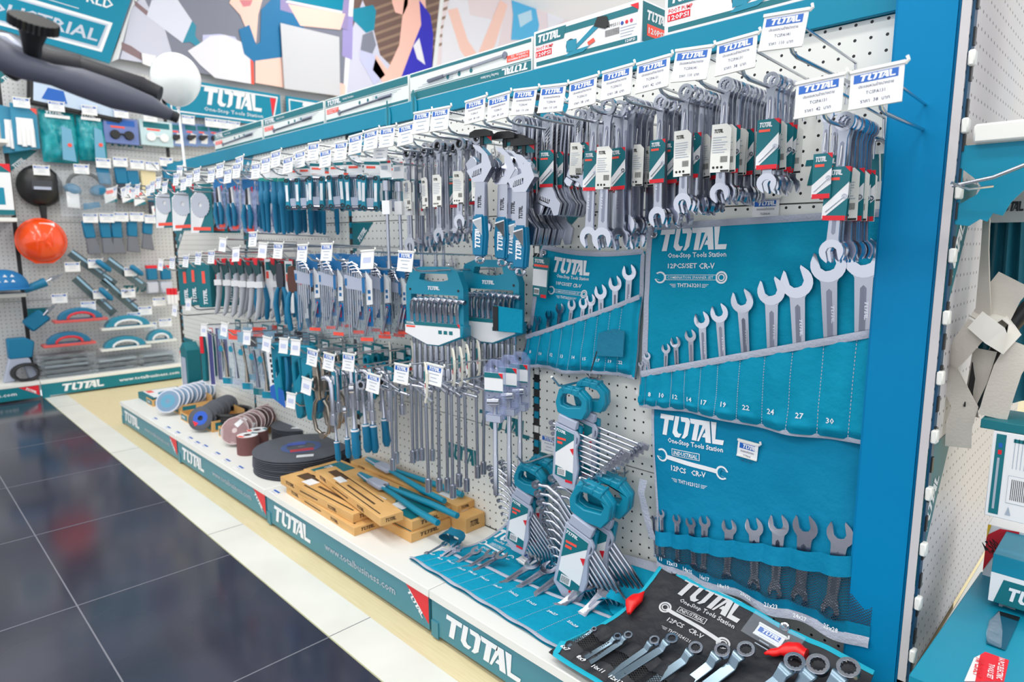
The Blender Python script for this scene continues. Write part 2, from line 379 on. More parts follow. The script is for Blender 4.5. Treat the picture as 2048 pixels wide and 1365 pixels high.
# ------------------------------------------------------------------ end cap
e = thing('end_cap_shelving', 'white pegboard end panel with clips and a teal shelf bracket right of the blue post', 'display shelving', T(-.24, .4, 0))
E_ = T(.24, -.4, 0)
PEG2 = pegboard('end_pegboard_white', 1, base=(206, 202, 204))
b = MB(); b.M = E_; b.box(-.252, -.24, -.066, .86, .23, 1.46, PEG2)
b.M = E_ @ WALL; zt = 1.05
for z in (1.06, .64): b.poly([(-.066, z), (.10, z), (-.066, z-.24)], -.2392, TEALD); b.logo(0, 0, .11, PRINTW, 0, h=.03, M=T(-.03, z-.16, -.2386) @ RZ(58))
b.build('back_panel', e)
b = MB(); b.M = E_; b.box(-.2535, -.243, -.062, .3, .0, .23, BPLAS); b.box(-.2535, -.236, -.062, -.045, GZ, 1.46, mat('upright_blue_dark', (0, 70, 105), .4))
for k in range(26): b.box(-.2365, -.2335, -.060, -.050, .2+k*.05, .225+k*.05, BPLAS)
b.build('slotted_upright', e)
for k in range(13):
    z = .27+k*.095; b = MB(); b.M = E_; b.box(-.238, -.229, -.069, -.053, z, z+.022, WHITE); b.build('panel_clip', e, bevel=.002)
# shelf with bracket
b = MB(); b.M = E_ @ Matrix(((1, 0, 0, 0), (0, 0, 1, 0), (0, 1, 0, 0), (0, 0, 0, 1)))     # drawing plane XZ
zz = 1.108
b.prism([(-.236, zz), (-.236, zz-.115), (-.218, zz-.118), (-.205, zz-.108), (-.196, zz-.112), (-.19, zz-.1), (-.178, zz-.104), (-.17, zz-.085), (-.15, zz-.06), (-.13, zz-.045), (.04, zz-.03), (.04, zz)], -.058, -.055, TEAL,
        holes=[[(-.232, zz-.035), (-.215, zz-.05), (-.207, zz-.062), (-.212, zz-.072), (-.232, zz-.085)]])
b.build('shelf_bracket', e)
b = MB(); b.M = E_; b.box(-.222, .05, -.07, .33, zz+.001, zz+.028, WHITE); b.build('shelf', e, bevel=.003)
b = MB(); b.M = E_; b.box(-.236, .15, -.0, .86, .205, .23, WHITE); b.box(-.236, .14, .01, .02, 0, .205, TEALD); b.build('base_deck', e, bevel=.002)

# ================================================================== FAR WALL SHELVING
WX = -5.15
WBX = [-2.4, -1.47, -.535, .40, 1.335, 2.27, 3.2]
wg = thing('wall_shelving', 'white pegboard shelving along the far wall with teal printed kick plates', 'display shelving', T(WX, .4, 0))
W_ = T(-WX, -.4, 0)
PEGW = pegboard('wall_pegboard_shaded', 1, base=(204, 205, 206))  # white board darkened: shade among the hung goods is put into its base colour
for i in range(6):
    y0, y1 = WBX[i]+.012, WBX[i+1]-.012
    for z0, z1 in ((.11, .6), (.6, 1.1), (1.1, 1.6), (1.6, 2.12)):
        b = MB(); b.M = W_; b.box(WX-.012, WX, y0, y1, z0+.0015, z1-.0015, PEGW)
        b.M = W_ @ WALL @ T(0, 0, WX)
        b.poly([(y0, z1-.05), (y0+.15, z1-.05), (y0, z1-.19)], .0006, TEALD); b.logo(0, 0, .09, PRINTW, 0, h=.025, M=T(y0+.02, z1-.175, .0012) @ RZ(43))
        if z0 == .6 or z0 == 1.6: b.logo(y0+.55 if i == 2 else y0+.4, z0+.02, .22, TEALD, .0008, h=.05)
        b.build('back_panel', wg)
    b = MB(); b.M = W_; b.box(WX-.02, WX-.003, WBX[i+1]-.012, WBX[i+1]+.012, .1, 2.12, BPLAS); b.build('slotted_upright', wg)
    b = MB(); b.M = W_; b.box(WX, -4.9, y0-.010, y1+.010, .09, .112, WHITE); b.build('deck', wg, bevel=.0015)
    b = MB(); b.M = W_; b.box(-4.915, -4.902, y0-.008, y1+.008, .012, .0895, WKICK); b.box(-4.91, -4.899, y0-.008, y0+.03, 0, .05, WKICK)
    b.M = W_ @ WALL @ T(0, 0, -4.902)
    b.logo(y0+.09, .028, .25, PRINTW, .0008, h=.048); b.text('www.totalbusiness.com', y0+.42, .042, .022, PRINTW, width=.38, z=.0008)
    b.poly([(y1-.10, .088), (y1+.003, .088), (y1+.003, .024)], .0008, RED); b.logo(0, 0, .07, PRINTW, 0, h=.014, M=T(y1-.07, .072, .0014) @ RZ(-32))
    b.build('kick_plate', wg)
# shelves left of the first upright
for px, py in ((22, 283), (38, 440), (55, 590)):
    q = at(px, py, X=-4.93); b = MB(); b.M = W_; b.box(WX, -4.93, -1.46, -.55, q.z-.012, q.z+.012, WHITE); b.build('shelf', wg, bevel=.002)

# ================================================================== POSTERS ON THE WALL
def wp(px, py, X=-5.12): q = at(px, py, X=X); return (q.y, q.z)
def pic(b, pts, z, m, X=-5.12): b.poly([wp(x, y, X) for x, y in pts], z, m)
PM = lambda n, c: mat('picture_'+n, c, .55)
# teal panel with lettering
X = -5.09
t = thing('printed_panel', 'teal printed panel reading tools world industrial, upper left of the far wall', 'sign', T(X, -.4, 1.9))
b = MB(); b.M = T(-X, .4, -1.9) @ WALL @ T(0, 0, X)
P = [wp(-90, 30, X), wp(219, 127, X), wp(272, -30, X), wp(-60, -120, X)]
b.prism(P, -.01, 0, TEAL); b.build('panel', t)
b = MB(); b.M = T(-X, .4, -1.9) @ WALL @ T(0, 0, X)
o_ = Vector((*wp(0, 66, X), 0)); dx = Vector((*wp(217, 122, X), 0))-o_; an = math.degrees(math.atan2(dx.y, dx.x))
A = T(o_.x, o_.y, .001) @ RZ(an)
L1 = dx.length
b.text('TOOLS WORLD', L1*1.03, .335, .062, PRINTW, 0, 'R', width=.60, M=A, slant=.15)
for (r0_, r1_, mm) in (((-.4, L1*.93, .045, .250), (-.4, L1*.905, .062, .232), GREYP),):
    b.poly([(r0_[0], r0_[2]), (r0_[1], r0_[2]), (r0_[1]+.06, r0_[3]), (r0_[0], r0_[3])], 0, PRINTW, M=A)
    b.poly([(r1_[0], r1_[2]), (r1_[1], r1_[2]), (r1_[1]+.05, r1_[3]), (r1_[0], r1_[3])], .001, PM('silver', (196, 205, 220)), M=A)
    b.poly([(r1_[0], r1_[2]+.012), (r1_[1]-.012, r1_[2]+.012), (r1_[1]+.035, r1_[3]-.012), (r1_[0], r1_[3]-.012)], .002, TEAL, M=A)
b.text('INDUSTRIAL', L1*.88, .105, .078, PM('silver', (196, 205, 220)), .003, 'R', width=.70, M=A, slant=.25)
b.rect(-.5, L1*.7, .275, .279, 0, PRINTW, M=A)
b.build('lettering', t)
# picture with the brush
t = thing('picture_poster', 'large poster of a gloved hand with a paint brush and a child in blue', 'poster', T(-5.12, .9, 1.9))
Q = T(5.12, -.9, -1.9) @ WALL @ T(0, 0, -5.12)
b = MB(); b.M = Q; b.prism([wp(237, 118), wp(693, 197), wp(700, -60), wp(255, -140)], -.008, 0, PM('grey_ground', (126, 130, 148))); b.build('poster_board', t)
b = MB(); b.M = Q
pic(b, [(237, 118), (222, 124), (280, -40), (300, -40), (262, 20)], .001, PRINTW)
pic(b, [(245, 100), (262, 20), (285, -10), (300, 20), (330, 60), (345, 110), (300, 128), (240, 118)], .0015, PM('cloth', (206, 208, 226)))
pic(b, [(243, 84), (262, 92), (300, 118), (320, 122), (300, 130), (243, 100)], .002, PM('brown', (140, 116, 122)))
pic(b, [(268, 0), (300, 26), (296, 34), (270, 12)], .002, PM('brown', (140, 116, 122)))
pic(b, [(303, 0), (350, -8), (384, 42), (365, 86), (293, 32)], .0025, PM('bristle', (220, 224, 240)))
pic(b, [(384, 42), (392, 52), (390, 72), (402, 88), (396, 96), (380, 84), (365, 86)], .003, TEALP)
pic(b, [(398, 88), (420, 72), (450, 70), (482, 84), (500, 110), (505, 120), (508, 169), (430, 156), (400, 130), (375, 102)], .0035, PM('glove', (232, 232, 242)))
pic(b, [(405, 70), (440, 68), (470, 74), (480, 90), (476, 98), (440, 76), (405, 84)], .003, PM('lilac', (196, 200, 236)))
pic(b, [(500, 116), (506, 118), (508, 169), (502, 168)], .004, CORAL)
pic(b, [(470, -20), (530, -20), (516, 30), (512, 86), (500, 78), (480, 30), (458, 6)], .004, PM('skin', (246, 208, 204)))
pic(b, [(478, 0), (505, 0), (500, 12), (486, 14)], .0045, PM('lip', (216, 130, 140)))
pic(b, [(477, 60), (498, 50), (512, 90), (520, 84), (522, 20), (560, -20), (610, 10), (600, 150), (560, 170), (500, 118), (488, 108)], .005, PM('blue_shirt', (0, 116, 172)))
pic(b, [(560, -30), (700, -30), (694, 60), (560, 20)], .0055, PM('dusk', (152, 140, 190)))
pic(b, [(575, 8), (690, 28), (680, 60), (600, 52)], .006, PM('skin', (246, 208, 204)))
pic(b, [(510, 122), (600, 110), (640, 150), (690, 170), (690, 196), (510, 166)], .006, PM('skin', (246, 208, 204)))
pic(b, [(590, -30), (690, -30), (684, 22), (570, 0)], .0065, TEAL); pic(b, [(575, 1), (684, 23), (683, 27), (570, 5)], .007, PRINTW)
b.build('picture', t)
# white card beside it (its code is left out)
b = MB(); b.M = T(5.10, -1.57, -2.15) @ WALL @ T(0, 0, -5.10)
P = [wp(560, 46, -5.10), wp(678, 74, -5.10), wp(680, 193, -5.10), wp(568, 178, -5.10)]
cx = sum(p[0] for p in P)/4; cy = sum(p[1] for p in P)/4
b.prism(P, 0, .008, mat('card_pale_grey', (206, 208, 216), .5)); o = b.build('white_card', bevel=.003)
o.location = (-5.10, 1.57, 2.15); tag(o, 'blank white square card mounted on the poster with the child', 'card')
b = MB(); b.M = T(5.115, -.7, -2.0) @ WALL @ T(0, 0, -5.115); b.prism([wp(283, 106, -5.115), wp(312, 112, -5.115), wp(304, 135, -5.115), wp(285, 128, -5.115)], 0, .006, CARD)
o = b.build('small_tag'); o.location = (-5.115, .7, 2.0); tag(o, 'small white tag on the lower left edge of the brush poster', 'tag')
# women poster
t = thing('picture_poster', 'tall poster of a woman in a violet-blue top against brown wooden slats', 'poster', T(-5.12, 2.6, 1.95))
Q = T(5.12, -2.6, -1.95) @ WALL @ T(0, 0, -5.12)
b = MB(); b.M = Q; b.prism([wp(700, 230), wp(848, 250), wp(888, -60), wp(706, -60)], -.008, -.001, PM('wood', (112, 88, 82))); b.build('poster_board', t)
b = MB(); b.M = Q
pic(b, [(684, 230), (700, -60), (712, -60), (692, 230)], .0005, PRINTW)
pic(b, [(690, 230), (704, 60), (725, 0), (742, 40), (760, 110), (800, 150), (770, 235)], .001, PM('lilac_wall', (206, 208, 230)))
for k in range(8): pic(b, [(735, 20+k*17), (900, -40+k*17), (900, -34+k*17), (735, 26+k*17)], .0008, PM('slat', (150, 124, 108)))
pic(b, [(706, 18), (746, 10), (752, 22), (748, 60), (732, 66), (706, 40)], .002, TEALP)
pic(b, [(686, 30), (706, 34), (704, 120), (684, 112)], .0015, PM('violet', (160, 150, 210)))
pic(b, [(725, 70), (745, 62), (752, 90), (740, 118), (720, 106)], .002, PM('grey_ground', (126, 130, 148)))
pic(b, [(780, -30), (818, -30), (815, 10), (806, 30), (790, 25), (784, 6)], .003, PM('skin_warm', (250, 196, 184)))
pic(b, [(808, 0), (850, -20), (852, 40), (830, 80), (806, 150), (800, 190), (770, 170), (745, 140), (752, 110), (775, 140), (798, 90)], .003, PM('skin_warm', (250, 196, 184)))
pic(b, [(838, 0), (860, 30), (866, 70), (862, 170), (800, 160), (826, 90), (842, 50)], .0035, PM('violet_blue', (42, 38, 190)))
pic(b, [(826, 92), (838, 76), (850, 130), (834, 118)], .004, PM('white_cloth', (236, 236, 246)))
pic(b, [(720, 100), (745, 108), (770, 150), (748, 170), (720, 120)], .003, PM('lilac', (196, 200, 236)))
b.build('picture', t)
t = thing('picture_poster', 'pale poster of a person in a white lace top beside a blue bottle', 'poster', T(-5.12, 3.6, 2.0))
Q = T(5.12, -3.6, -2.0) @ WALL @ T(0, 0, -5.12)
b = MB(); b.M = Q; b.prism([wp(856, 250), wp(1200, 200), wp(1240, -60), wp(890, -60)], -.008, 0, PM('pale_pink', (236, 222, 228))); b.build('poster_board', t)
b = MB(); b.M = Q
pic(b, [(862, 160), (884, -40), (892, -40), (870, 160)], .001, PRINTW)
pic(b, [(885, 60), (905, -30), (930, -30), (940, 30), (990, 40), (1010, 20), (990, 120), (960, 160), (880, 170)], .0015, PM('white_cloth', (226, 232, 246)))
pic(b, [(895, 20), (915, 16), (935, 80), (955, 110), (975, 60), (1000, 0), (1015, 10), (990, 90), (955, 150), (920, 100)], .002, PM('skin', (246, 208, 204)))
pic(b, [(1018, -40), (1060, -40), (1078, 50), (1072, 80), (1022, 80), (1026, 30)], .003, PM('sky_blue', (84, 184, 232)))
pic(b, [(1035, 30), (1062, 20), (1064, 40), (1040, 55)], .004, PM('pale_blue', (190, 224, 244)))
pic(b, [(1090, -30), (1140, -30), (1130, 40), (1096, 60)], .002, PM('white_cloth', (226, 232, 246)))
pic(b, [(1140, -10), (1180, -10), (1176, 30), (1146, 34)], .003, PM('skin', (246, 208, 204)))
b.build('picture', t)
# teal banners reading the shop name
for n, (x0, x1) in enumerate(((332, 562), (570, 800), (806, 1040))):
    y0 = wp(x0, 200)[0]; y1 = wp(x1, 240)[0]; zb = 1.868; zt = 2.12
    t = thing('shop_banner', ('teal shop banner with white logo and red corner behind the balloon', 'teal shop banner right of the red-cornered banner, mostly hidden by the tool boxes', 'teal shop banner farthest right above the far wall shelving')[n], 'sign', T(-5.1, y0, zb))
    b = MB(); b.box(-.012, 0, 0, y1-y0-.006, 0, zt-zb, TEAL)
    b.M = WALL; W = y1-y0-.006; H = zt-zb
    fr = [(.02, .02), (W-.07, .02), (W-.02, H-.02), (.02, H-.02)]; fi = [(.03, .03), (W-.078, .03), (W-.032, H-.03), (.03, H-.03)]
    b.poly(fr, .0015, PRINTW, holes=[fi])
    b.poly([(W-.085, H-.035), (W-.036, H-.035), (W-.07, .07)], .0016, RED)
    b.build('banner_board', t)
    b = MB(); b.M = WALL; b.logo(.24 if n == 0 else .12, .10, .46, PRINTW, .002, h=.12); b.text('One-Stop Tools Station', .25 if n == 0 else .14, .055, .028, PRINTW, .002, width=.44, bold=False)
    b.build('lettering', t)
# ================================================================== MAKERS: HOOKS AND LABELS
def label_card(t, w=.062, h=.045, plain=0, name='price_label', M=None, lines=True, fade=0):
    """white price card in a clear channel; origin at the middle of its top edge, facing -Y"""
    b = MB(); b.M = (M or Matrix()) @ VERT
    b.prism([(-w/2, -h), (w/2, -h), (w/2, 0), (-w/2, 0)], -.0012, 0, CARD)
    if plain < 2:
        b.rect(-w/2+.004, w/2-.006, -.014, -.003, .0003, BLUE); b.logo(-w/2+.010, -.0125, w*.72, PRINTW, .0006, h=.0085)
    if plain < 1:
        b.text('ประแจแหวนข้างปากตาย', 0, -.021, .0042, NAVY, .0004, 'C', False, width=w*.66)
        b.text(random.choice(['TCSPA241', 'TCSPA191', 'TCSPA151', 'TCSPA141', 'TCSPA131', 'TCSPA121']), 0, -.030, .0045, NAVY, .0004, 'C', False, width=w*.36)
        b.text('ราคา  %d  บาท' % random.choice([38, 42, 50, 62, 85, 110]), 0, -.0405, .005, NAVY, .0004, 'C', False, width=w*.55)
    elif plain == 1:
        for k, ww in enumerate((.3, .18, .26)): b.rect(-w*ww, w*ww, -.0215-.009*k, -.0195-.009*k, .0004, GREYP)
    else: b.rect(-w*.3, w*.3, -.03, -.016, .0003, mat('pale_blue_print', (196, 204, 232), .5))
    b.box(-w/2-.001, w/2+.001, 0, .004, -.002, .002, WHITE); b.box(-w/2, w/2, -h-.002, -h+.001, -.0015, .0015, WHITE)
    b.tube([(w/2, .0, -.001), (w/2+.004, .004, -.001), (w/2+.002, .009, -.001)], .0022, WHITE, 6)
    return b.build(name, t, smooth=0)
def hook_parts(t, L=.28, lab=0, detail=True):
    r = .0029
    b = MB(); b.tube([(0, -.002, -.004), (0, -.014, .0), (0, -L+.03, 0), (0, -L+.012, .004), (0, -L-.012, .028)], r, ZINC, 8)
    if detail: b.tube([(-.025, -.012, .012), (-.012, -.006, 0), (.012, -.006, 0), (.025, -.012, .012)], .0021, ZINC, 6); b.tube([(-.0125, -.001, .022), (-.0125, -.01, .02), (-.0125, -.008, -.03)], .0018, ZINC, 6); b.tube([(.0125, -.001, .022), (.0125, -.01, .02), (.0125, -.008, -.03)], .0018, ZINC, 6)
    b.build('prong', t, smooth=60)
    if lab is not None:
        b = MB(); b.tube([(0, -.006, 0), (0, -.012, .035), (0, -L-.012, .047)], r*.8, ZINC, 6); b.build('label_wire', t, smooth=60)
        label_card(t, plain=lab, M=T(.0, -L-.016, .048) @ RY(random.uniform(-3, 5)) @ RX(-8))
HOOKP = {}
def hook(X, Z, Ytip=-.28, lab=0, label='', group=None, tilt=0, key=None):
    L = -Ytip; key = (round(L, 2), lab, random.randint(0, 2)) if key is None else key
    if key not in HOOKP:
        t = thing('display_hook', 'x', 'hook'); hook_parts(t, L, lab); HOOKP[key] = Proto(t)
    return HOOKP[key].put(T(X, 0, Z) @ RX(tilt), label, group)
# ================================================================== MAKERS: SPANNERS
def circ(cx, cy, r, n=24, a0=0, a1=360): return [(cx+r*cos(radians(a0+(a1-a0)*k/n)), cy+r*sin(radians(a0+(a1-a0)*k/n))) for k in range(n+(0 if a1-a0 == 360 else 1))]
def jaw(cx, cy, R, d, op=.45):
    """open-end head outline, slot pointing in direction d (degrees)"""
    beta = 30
    p = [(cos(radians(beta))*R*1.06, op*R*1.12)]
    p = []
    for k in range(19):
        a = beta+(360-2*beta)*k/18; rr = R*(1.08 if k in (0, 18) else 1)
        p.append((rr*cos(radians(a)), rr*sin(radians(a))))
    s = op*R
    p += [(R*.78, -s), (R*-.05, -s), (-R*.3, -s*.55), (-R*.34, 0), (-R*.3, s*.55), (-R*.05, s), (R*.78, s)]
    c, n = cos(radians(d)), sin(radians(d))
    return [(cx+x*c-y*n, cy+x*n+y*c) for x, y in p]
def star(r, n=12, k=.86): return [(r*(1 if i % 2 else k)*cos(pi*i/n), r*(1 if i % 2 else k)*sin(pi*i/n)) for i in range(2*n)]
def spanner_mb(L, kind='combo', ro=None, R=None, hw=None, m=SATIN, emboss=True, size=''):
    """spanner lying in the drawing plane: ring (or second jaw) at the origin, open end at y = -L"""
    ro = ro or .052*L+.003; R = R or .066*L+.004; hw = hw or .027*L+.0018; th = .0032+L*.012
    b = MB(); b.M = VERT
    if kind == 'combo': b.prism(circ(0, 0, ro, 24), -th/2, th/2, CHROME, holes=[star(ro*.66)])
    elif kind == 'ratchet':
        b.prism(circ(0, 0, ro*1.12, 24), -th*.75, th*.75, m, holes=[circ(0, 0, ro*.72, 16)]); b.prism(circ(0, 0, ro*.75, 16), -th*.7, th*.7, BPLAS, holes=[star(ro*.52)])
    else: b.prism(jaw(0, 0, ro*1.1, 90-15), -th*.6, th*.6, CHROME)
    ys = -ro*.85 if kind != 'double' else -ro*.7
    w0, w1 = hw*1.15, hw*.8
    ye = -L+R*1.5
    b.prism([(-w1*1.5, ys), (w1*1.5, ys), (w1, ys-ro*.9), (w0*.8, (ys+ye)/2), (w0, ye-R*.1+R*.55), (R*.72, ye-R*.05), (-R*.72, ye-R*.05), (-w0, ye+R*.45), (-w0*.8, (ys+ye)/2), (-w1, ys-ro*.9)], -th*.34, th*.34, m)
    b.prism(jaw(0, -L+R*.95, R, -90+15), -th*.58, th*.58, CHROME)
    if emboss:
        yh = ys-ro*1.4; yl = ye+R*1.0
        b.prism([(-w1*.5, yl), (0, yl-w1*.5), (w1*.5, yl), (w1*.5, yh), (0, yh+w1*.5), (-w1*.5, yh)], th*.3, th*.37, SATIND)
        if L > .1:
            b.logo(0, 0, min(.034, L*.16), CHROME, 0, h=w1*.6, M=T(-w1*.28, yl+L*.08, th*.4) @ RZ(90))
            if size: b.text(size, -w1*.4, yl+L*.32, w1*.7, CHROME, th*.4, 'L', True, width=w1*.8)
    return b
def tag_mb(kind, w=.034, h=.078):
    b = MB(); b.M = VERT @ T(0, 0, .004)
    b.tube([(0, .03, -.004), (.001, .015, 0), (0, .002, 0)], .0007, CARD, 5)
    if kind == 0:
        b.prism([(-w/2, -h), (w/2, -h), (w/2, 0), (-w/2, 0)], -.0004, 0, TEALD)
        b.logo(-w/2+.003, -.012, w*.62, PRINTW, .0004, h=.0075); b.poly([(w/2-.008, 0), (w/2, 0), (w/2, -.008)], .0004, RED)
        b.rect(-w/2+.003, w*.1, -.0195, -.0155, .0004, CORAL)
        b.poly([(-w/2, -h+.02), (w/2, -.022), (w/2, -.045), (-w/2, -h+.002)], .0004, CARD)
        b.tube([(-w*.36, -h*.84, .0008), (w*.36, -h*.55, .0008)], .0009, SATIN, 5); b.prism(circ(w*.36, -h*.55, .004, 10), .0004, .001, SATIN, holes=[circ(w*.36, -h*.55, .002, 8)])
        b.rect(-w/2+.001, w/2-.001, -h, -h+.007, .0005, RED)
    else:
        b.prism([(-w/2, -h), (w/2, -h), (w/2, -.008), (w/2-.008, 0), (-w/2, 0)], -.0004, 0, mat('tag_white', (238, 238, 232), .55))
        b.logo(-w/2+.004, -.014, w*.5, BLACK, .0004, h=.006)
        for k in range(7): b.rect(-w/2+.003, w/2-.004-random.random()*.012, -.022-k*.004, -.0208-k*.004, .0004, GREYP)
        for k in range(9): b.rect(w*.02+k*.0014, w*.02+k*.0014+.0007, -.062, -.052, .0004, BLACK)
        for k in range(3): b.prism(circ(-w*.32+k*.007, -.070, .0022, 8), 0, .0004, BLACK)
        b.rect(w*.05, w/2-.001, -h+.0005, -h+.0035, .0005, BLACK)
    return b
SPN = {}
def spanner_proto(L, kind, tagk, size=''):
    k = (round(L, 3), kind, tagk)
    if k not in SPN:
        t = thing('combination_spanner' if kind != 'adjustable' else 'adjustable_spanner', 'x', 'spanner')
        if kind == 'adjustable': adjustable_parts(t, L)
        else: spanner_mb(L, kind, size=size).build('body', t, bevel=.0008)
        if tagk is not None:
            o = tag_mb(tagk, .034 if L > .16 else .028, .078 if L > .16 else .066).build('hang_tag', t, smooth=0); o.location = (0, -.003, -.04-L*.12)
        SPN[k] = Proto(t)
    return SPN[k]
def adjustable_parts(t, L):
    b = MB(); b.M = VERT; w = .050*L+.003; th = .004+.012*L; yh = -L*.72
    b.prism([(-w, -.004), (-w*.8, w*.7), (0, w*1.1), (w*.8, w*.7), (w, -.004), (w*.72, -L*.3), (w*.95, yh), (-w*.95, yh), (-w*.72, -L*.3)], -th*.3, th*.3, SATIN, holes=[circ(0, .0, w*.52, 12)])
    for s in (-1, 1): b.prism([(s*w*.98, -.004), (s*w*.74, -.004), (s*w*.5, -L*.3), (s*w*.7, yh), (s*w*.97, yh), (s*w*.74, -L*.3)], -th*.55, th*.55, CHROME)
    for k in range(5): b.poly([(-w*.42, -L*(.1+k*.035)-.006), (w*.42, -L*(.1+k*.035)+.006), (w*.42, -L*(.1+k*.035)+.003), (-w*.42, -L*(.1+k*.035)-.009)], th*.31, DSTEEL)
    H = .115*L+.006
    b.prism([(-w*.9, yh+.01), (w*.9, yh+.01), (H*.75, yh-H*.55), (H*1.15, yh-H*1.0), (H*.95, -L+.002), (H*.55, -L), (H*.3, yh-H*1.35), (-H*.4, yh-H*1.1), (-H*.95, yh-H*.75), (-H*.8, yh-H*.25)], -th*.75, th*.75, SATIN)
    b.build('body', t, bevel=.0008)
    b = MB(); b.M = VERT
    b.prism([(-H*.95, yh-H*.8), (-H*.35, yh-H*1.15), (-H*.28, yh-H*1.2), (-H*.55, -L+H*.1), (-H*.9, -L+H*.2), (-H*1.2, yh-H*1.2)], -th*.6, th*.6, CHROME); b.build('movable_jaw', t, bevel=.0006)
    b = MB(); b.M = VERT
    b.prism([(-H*.5, yh-H*.42), (H*.28, yh-H*.75), (H*.15, yh-H*1.05), (-H*.63, yh-H*.72)], th*.6, th*.77, BPLAS)
    for k in range(5):
        x = -H*.42+k*H*.14; y = yh-H*.56-k*H*.062; b.box(x-H*.03, x+H*.03, y-H*.16, y+H*.16, th*.7, th*.95, CHROME)
    b.build('thumb_screw', t, smooth=0)
# ------------------------------------------------------------------ TOP ROW, NEAR BAY
def hang(ring, X, n, L, kind, desc, tags=(0, 1, None), pitch=.014, Yend=-.02, size='', spread=2.5, Y0=None, cat='spanner', group=None, jit=.0):
    """n spanners hung one behind the other on the prong at X; the front one shows its top at pixel ring"""
    q = at(ring[0], ring[1], X=X) if Y0 is None else Vector((X, Y0, ring))
    y = q.y; what = {'combo': 'satin chrome combination spanner', 'ratchet': 'ratchet ring combination spanner', 'adjustable': 'chrome adjustable spanner with slotted handle'}[kind]
    for i in range(n):
        if y > -.016: break
        P = spanner_proto(L, kind, tags[i % len(tags)], size)
        P.put(T(X+random.uniform(-jit, jit), y, q.z) @ RY(random.uniform(-spread, spread)) @ RZ(random.uniform(-14, 10) if kind != 'adjustable' else random.uniform(8, 26)), '%s %s from the front, %s' % (ordw(i), what, desc), group or 'spanners '+desc)
        y += pitch*random.uniform(.75, 1.25)
XS = []
TIPS = [(1574, 64), (1476, 113), (1390, 131), (1310, 152), (1238, 168), (1170, 188), (1111, 199), (1055, 205), (1002, 216), (955, 223), (886, 240), (849, 246), (817, 270), (780, 275), (747, 281), (716, 290)]
for i, tpx in enumerate(TIPS):
    q = at(*tpx, Y=-.29); XS.append(q.x)
    hook(q.x, q.z-.026, -.28, 0 if i < 10 else 1, '%s top-row hook left of the blue post, with white price card' % ordw(i), 'long chrome hooks of the top row')
hook(at(1640, 203, Y=-.29).x, 1.135, -.28, 0, 'lower hook nearest the blue post, its price card second from the post', 'long chrome hooks of the top row')
hook(at(1754, 182, Y=-.29).x, 1.137, -.28, 0, 'lower hook against the blue post, its price card half behind it', 'long chrome hooks of the top row')
R_ = lambda i: 'on the %s top-row hook' % ordw(i)
Lp = lambda X, a, b_: (lambda q: q.z-at(b_[0], b_[1], Y=q.y).z)(at(*a, X=X))
hang((1543, 160), XS[1]+.003, 6, .175, 'combo', R_(1), (0, 0, 1), .022, size='13')
hang((1452, 170), XS[2]+.003, 11, .19, 'combo', R_(2), (1, 1, 0, None), .0135, size='14')
hang((1372, 184), XS[3]+.003, 9, .205, 'combo', R_(3), (1, None, 0, None), .016, size='15')
hang((1322, 205), XS[4]+.003, 7, .225, 'combo', R_(4), (0, None, 0, None), .016, size='17')
hang((1264, 212), XS[5]+.022, 4, .24, 'combo', R_(5)+' at its right', (None, 1), .02, size='19')
hang((1217, 214), XS[5]+.003, 5, .262, 'combo', R_(5), (1, 0, None), .03, size='24')
hang((1190, 228), XS[6]+.003, 5, .262, 'combo', R_(6), (0, None, 1), .022, size='24')
hang((1158, 228), XS[7]+.012, 7, .150, 'adjustable', R_(7), (1, 0, None), .014)
hang((1096, 240), XS[8]+.005, 9, .205, 'adjustable', R_(8), (0, None, 0, None, None), .014)
hang((1038, 246), XS[9]+.005, 9, .27, 'adjustable', R_(9), (0, None, None, 0), .016)
xa = at(1640, 203, Y=-.29).x
hang((1690, 243), xa+.002, 9, .205, 'combo', 'on the lower hook by the post', (0, 0, 1), .014, size='11', spread=2)
hang((1655, 232), xa-.022, 2, .12, 'combo', 'beside the lower hook by the post', (0,), .03, size='8')
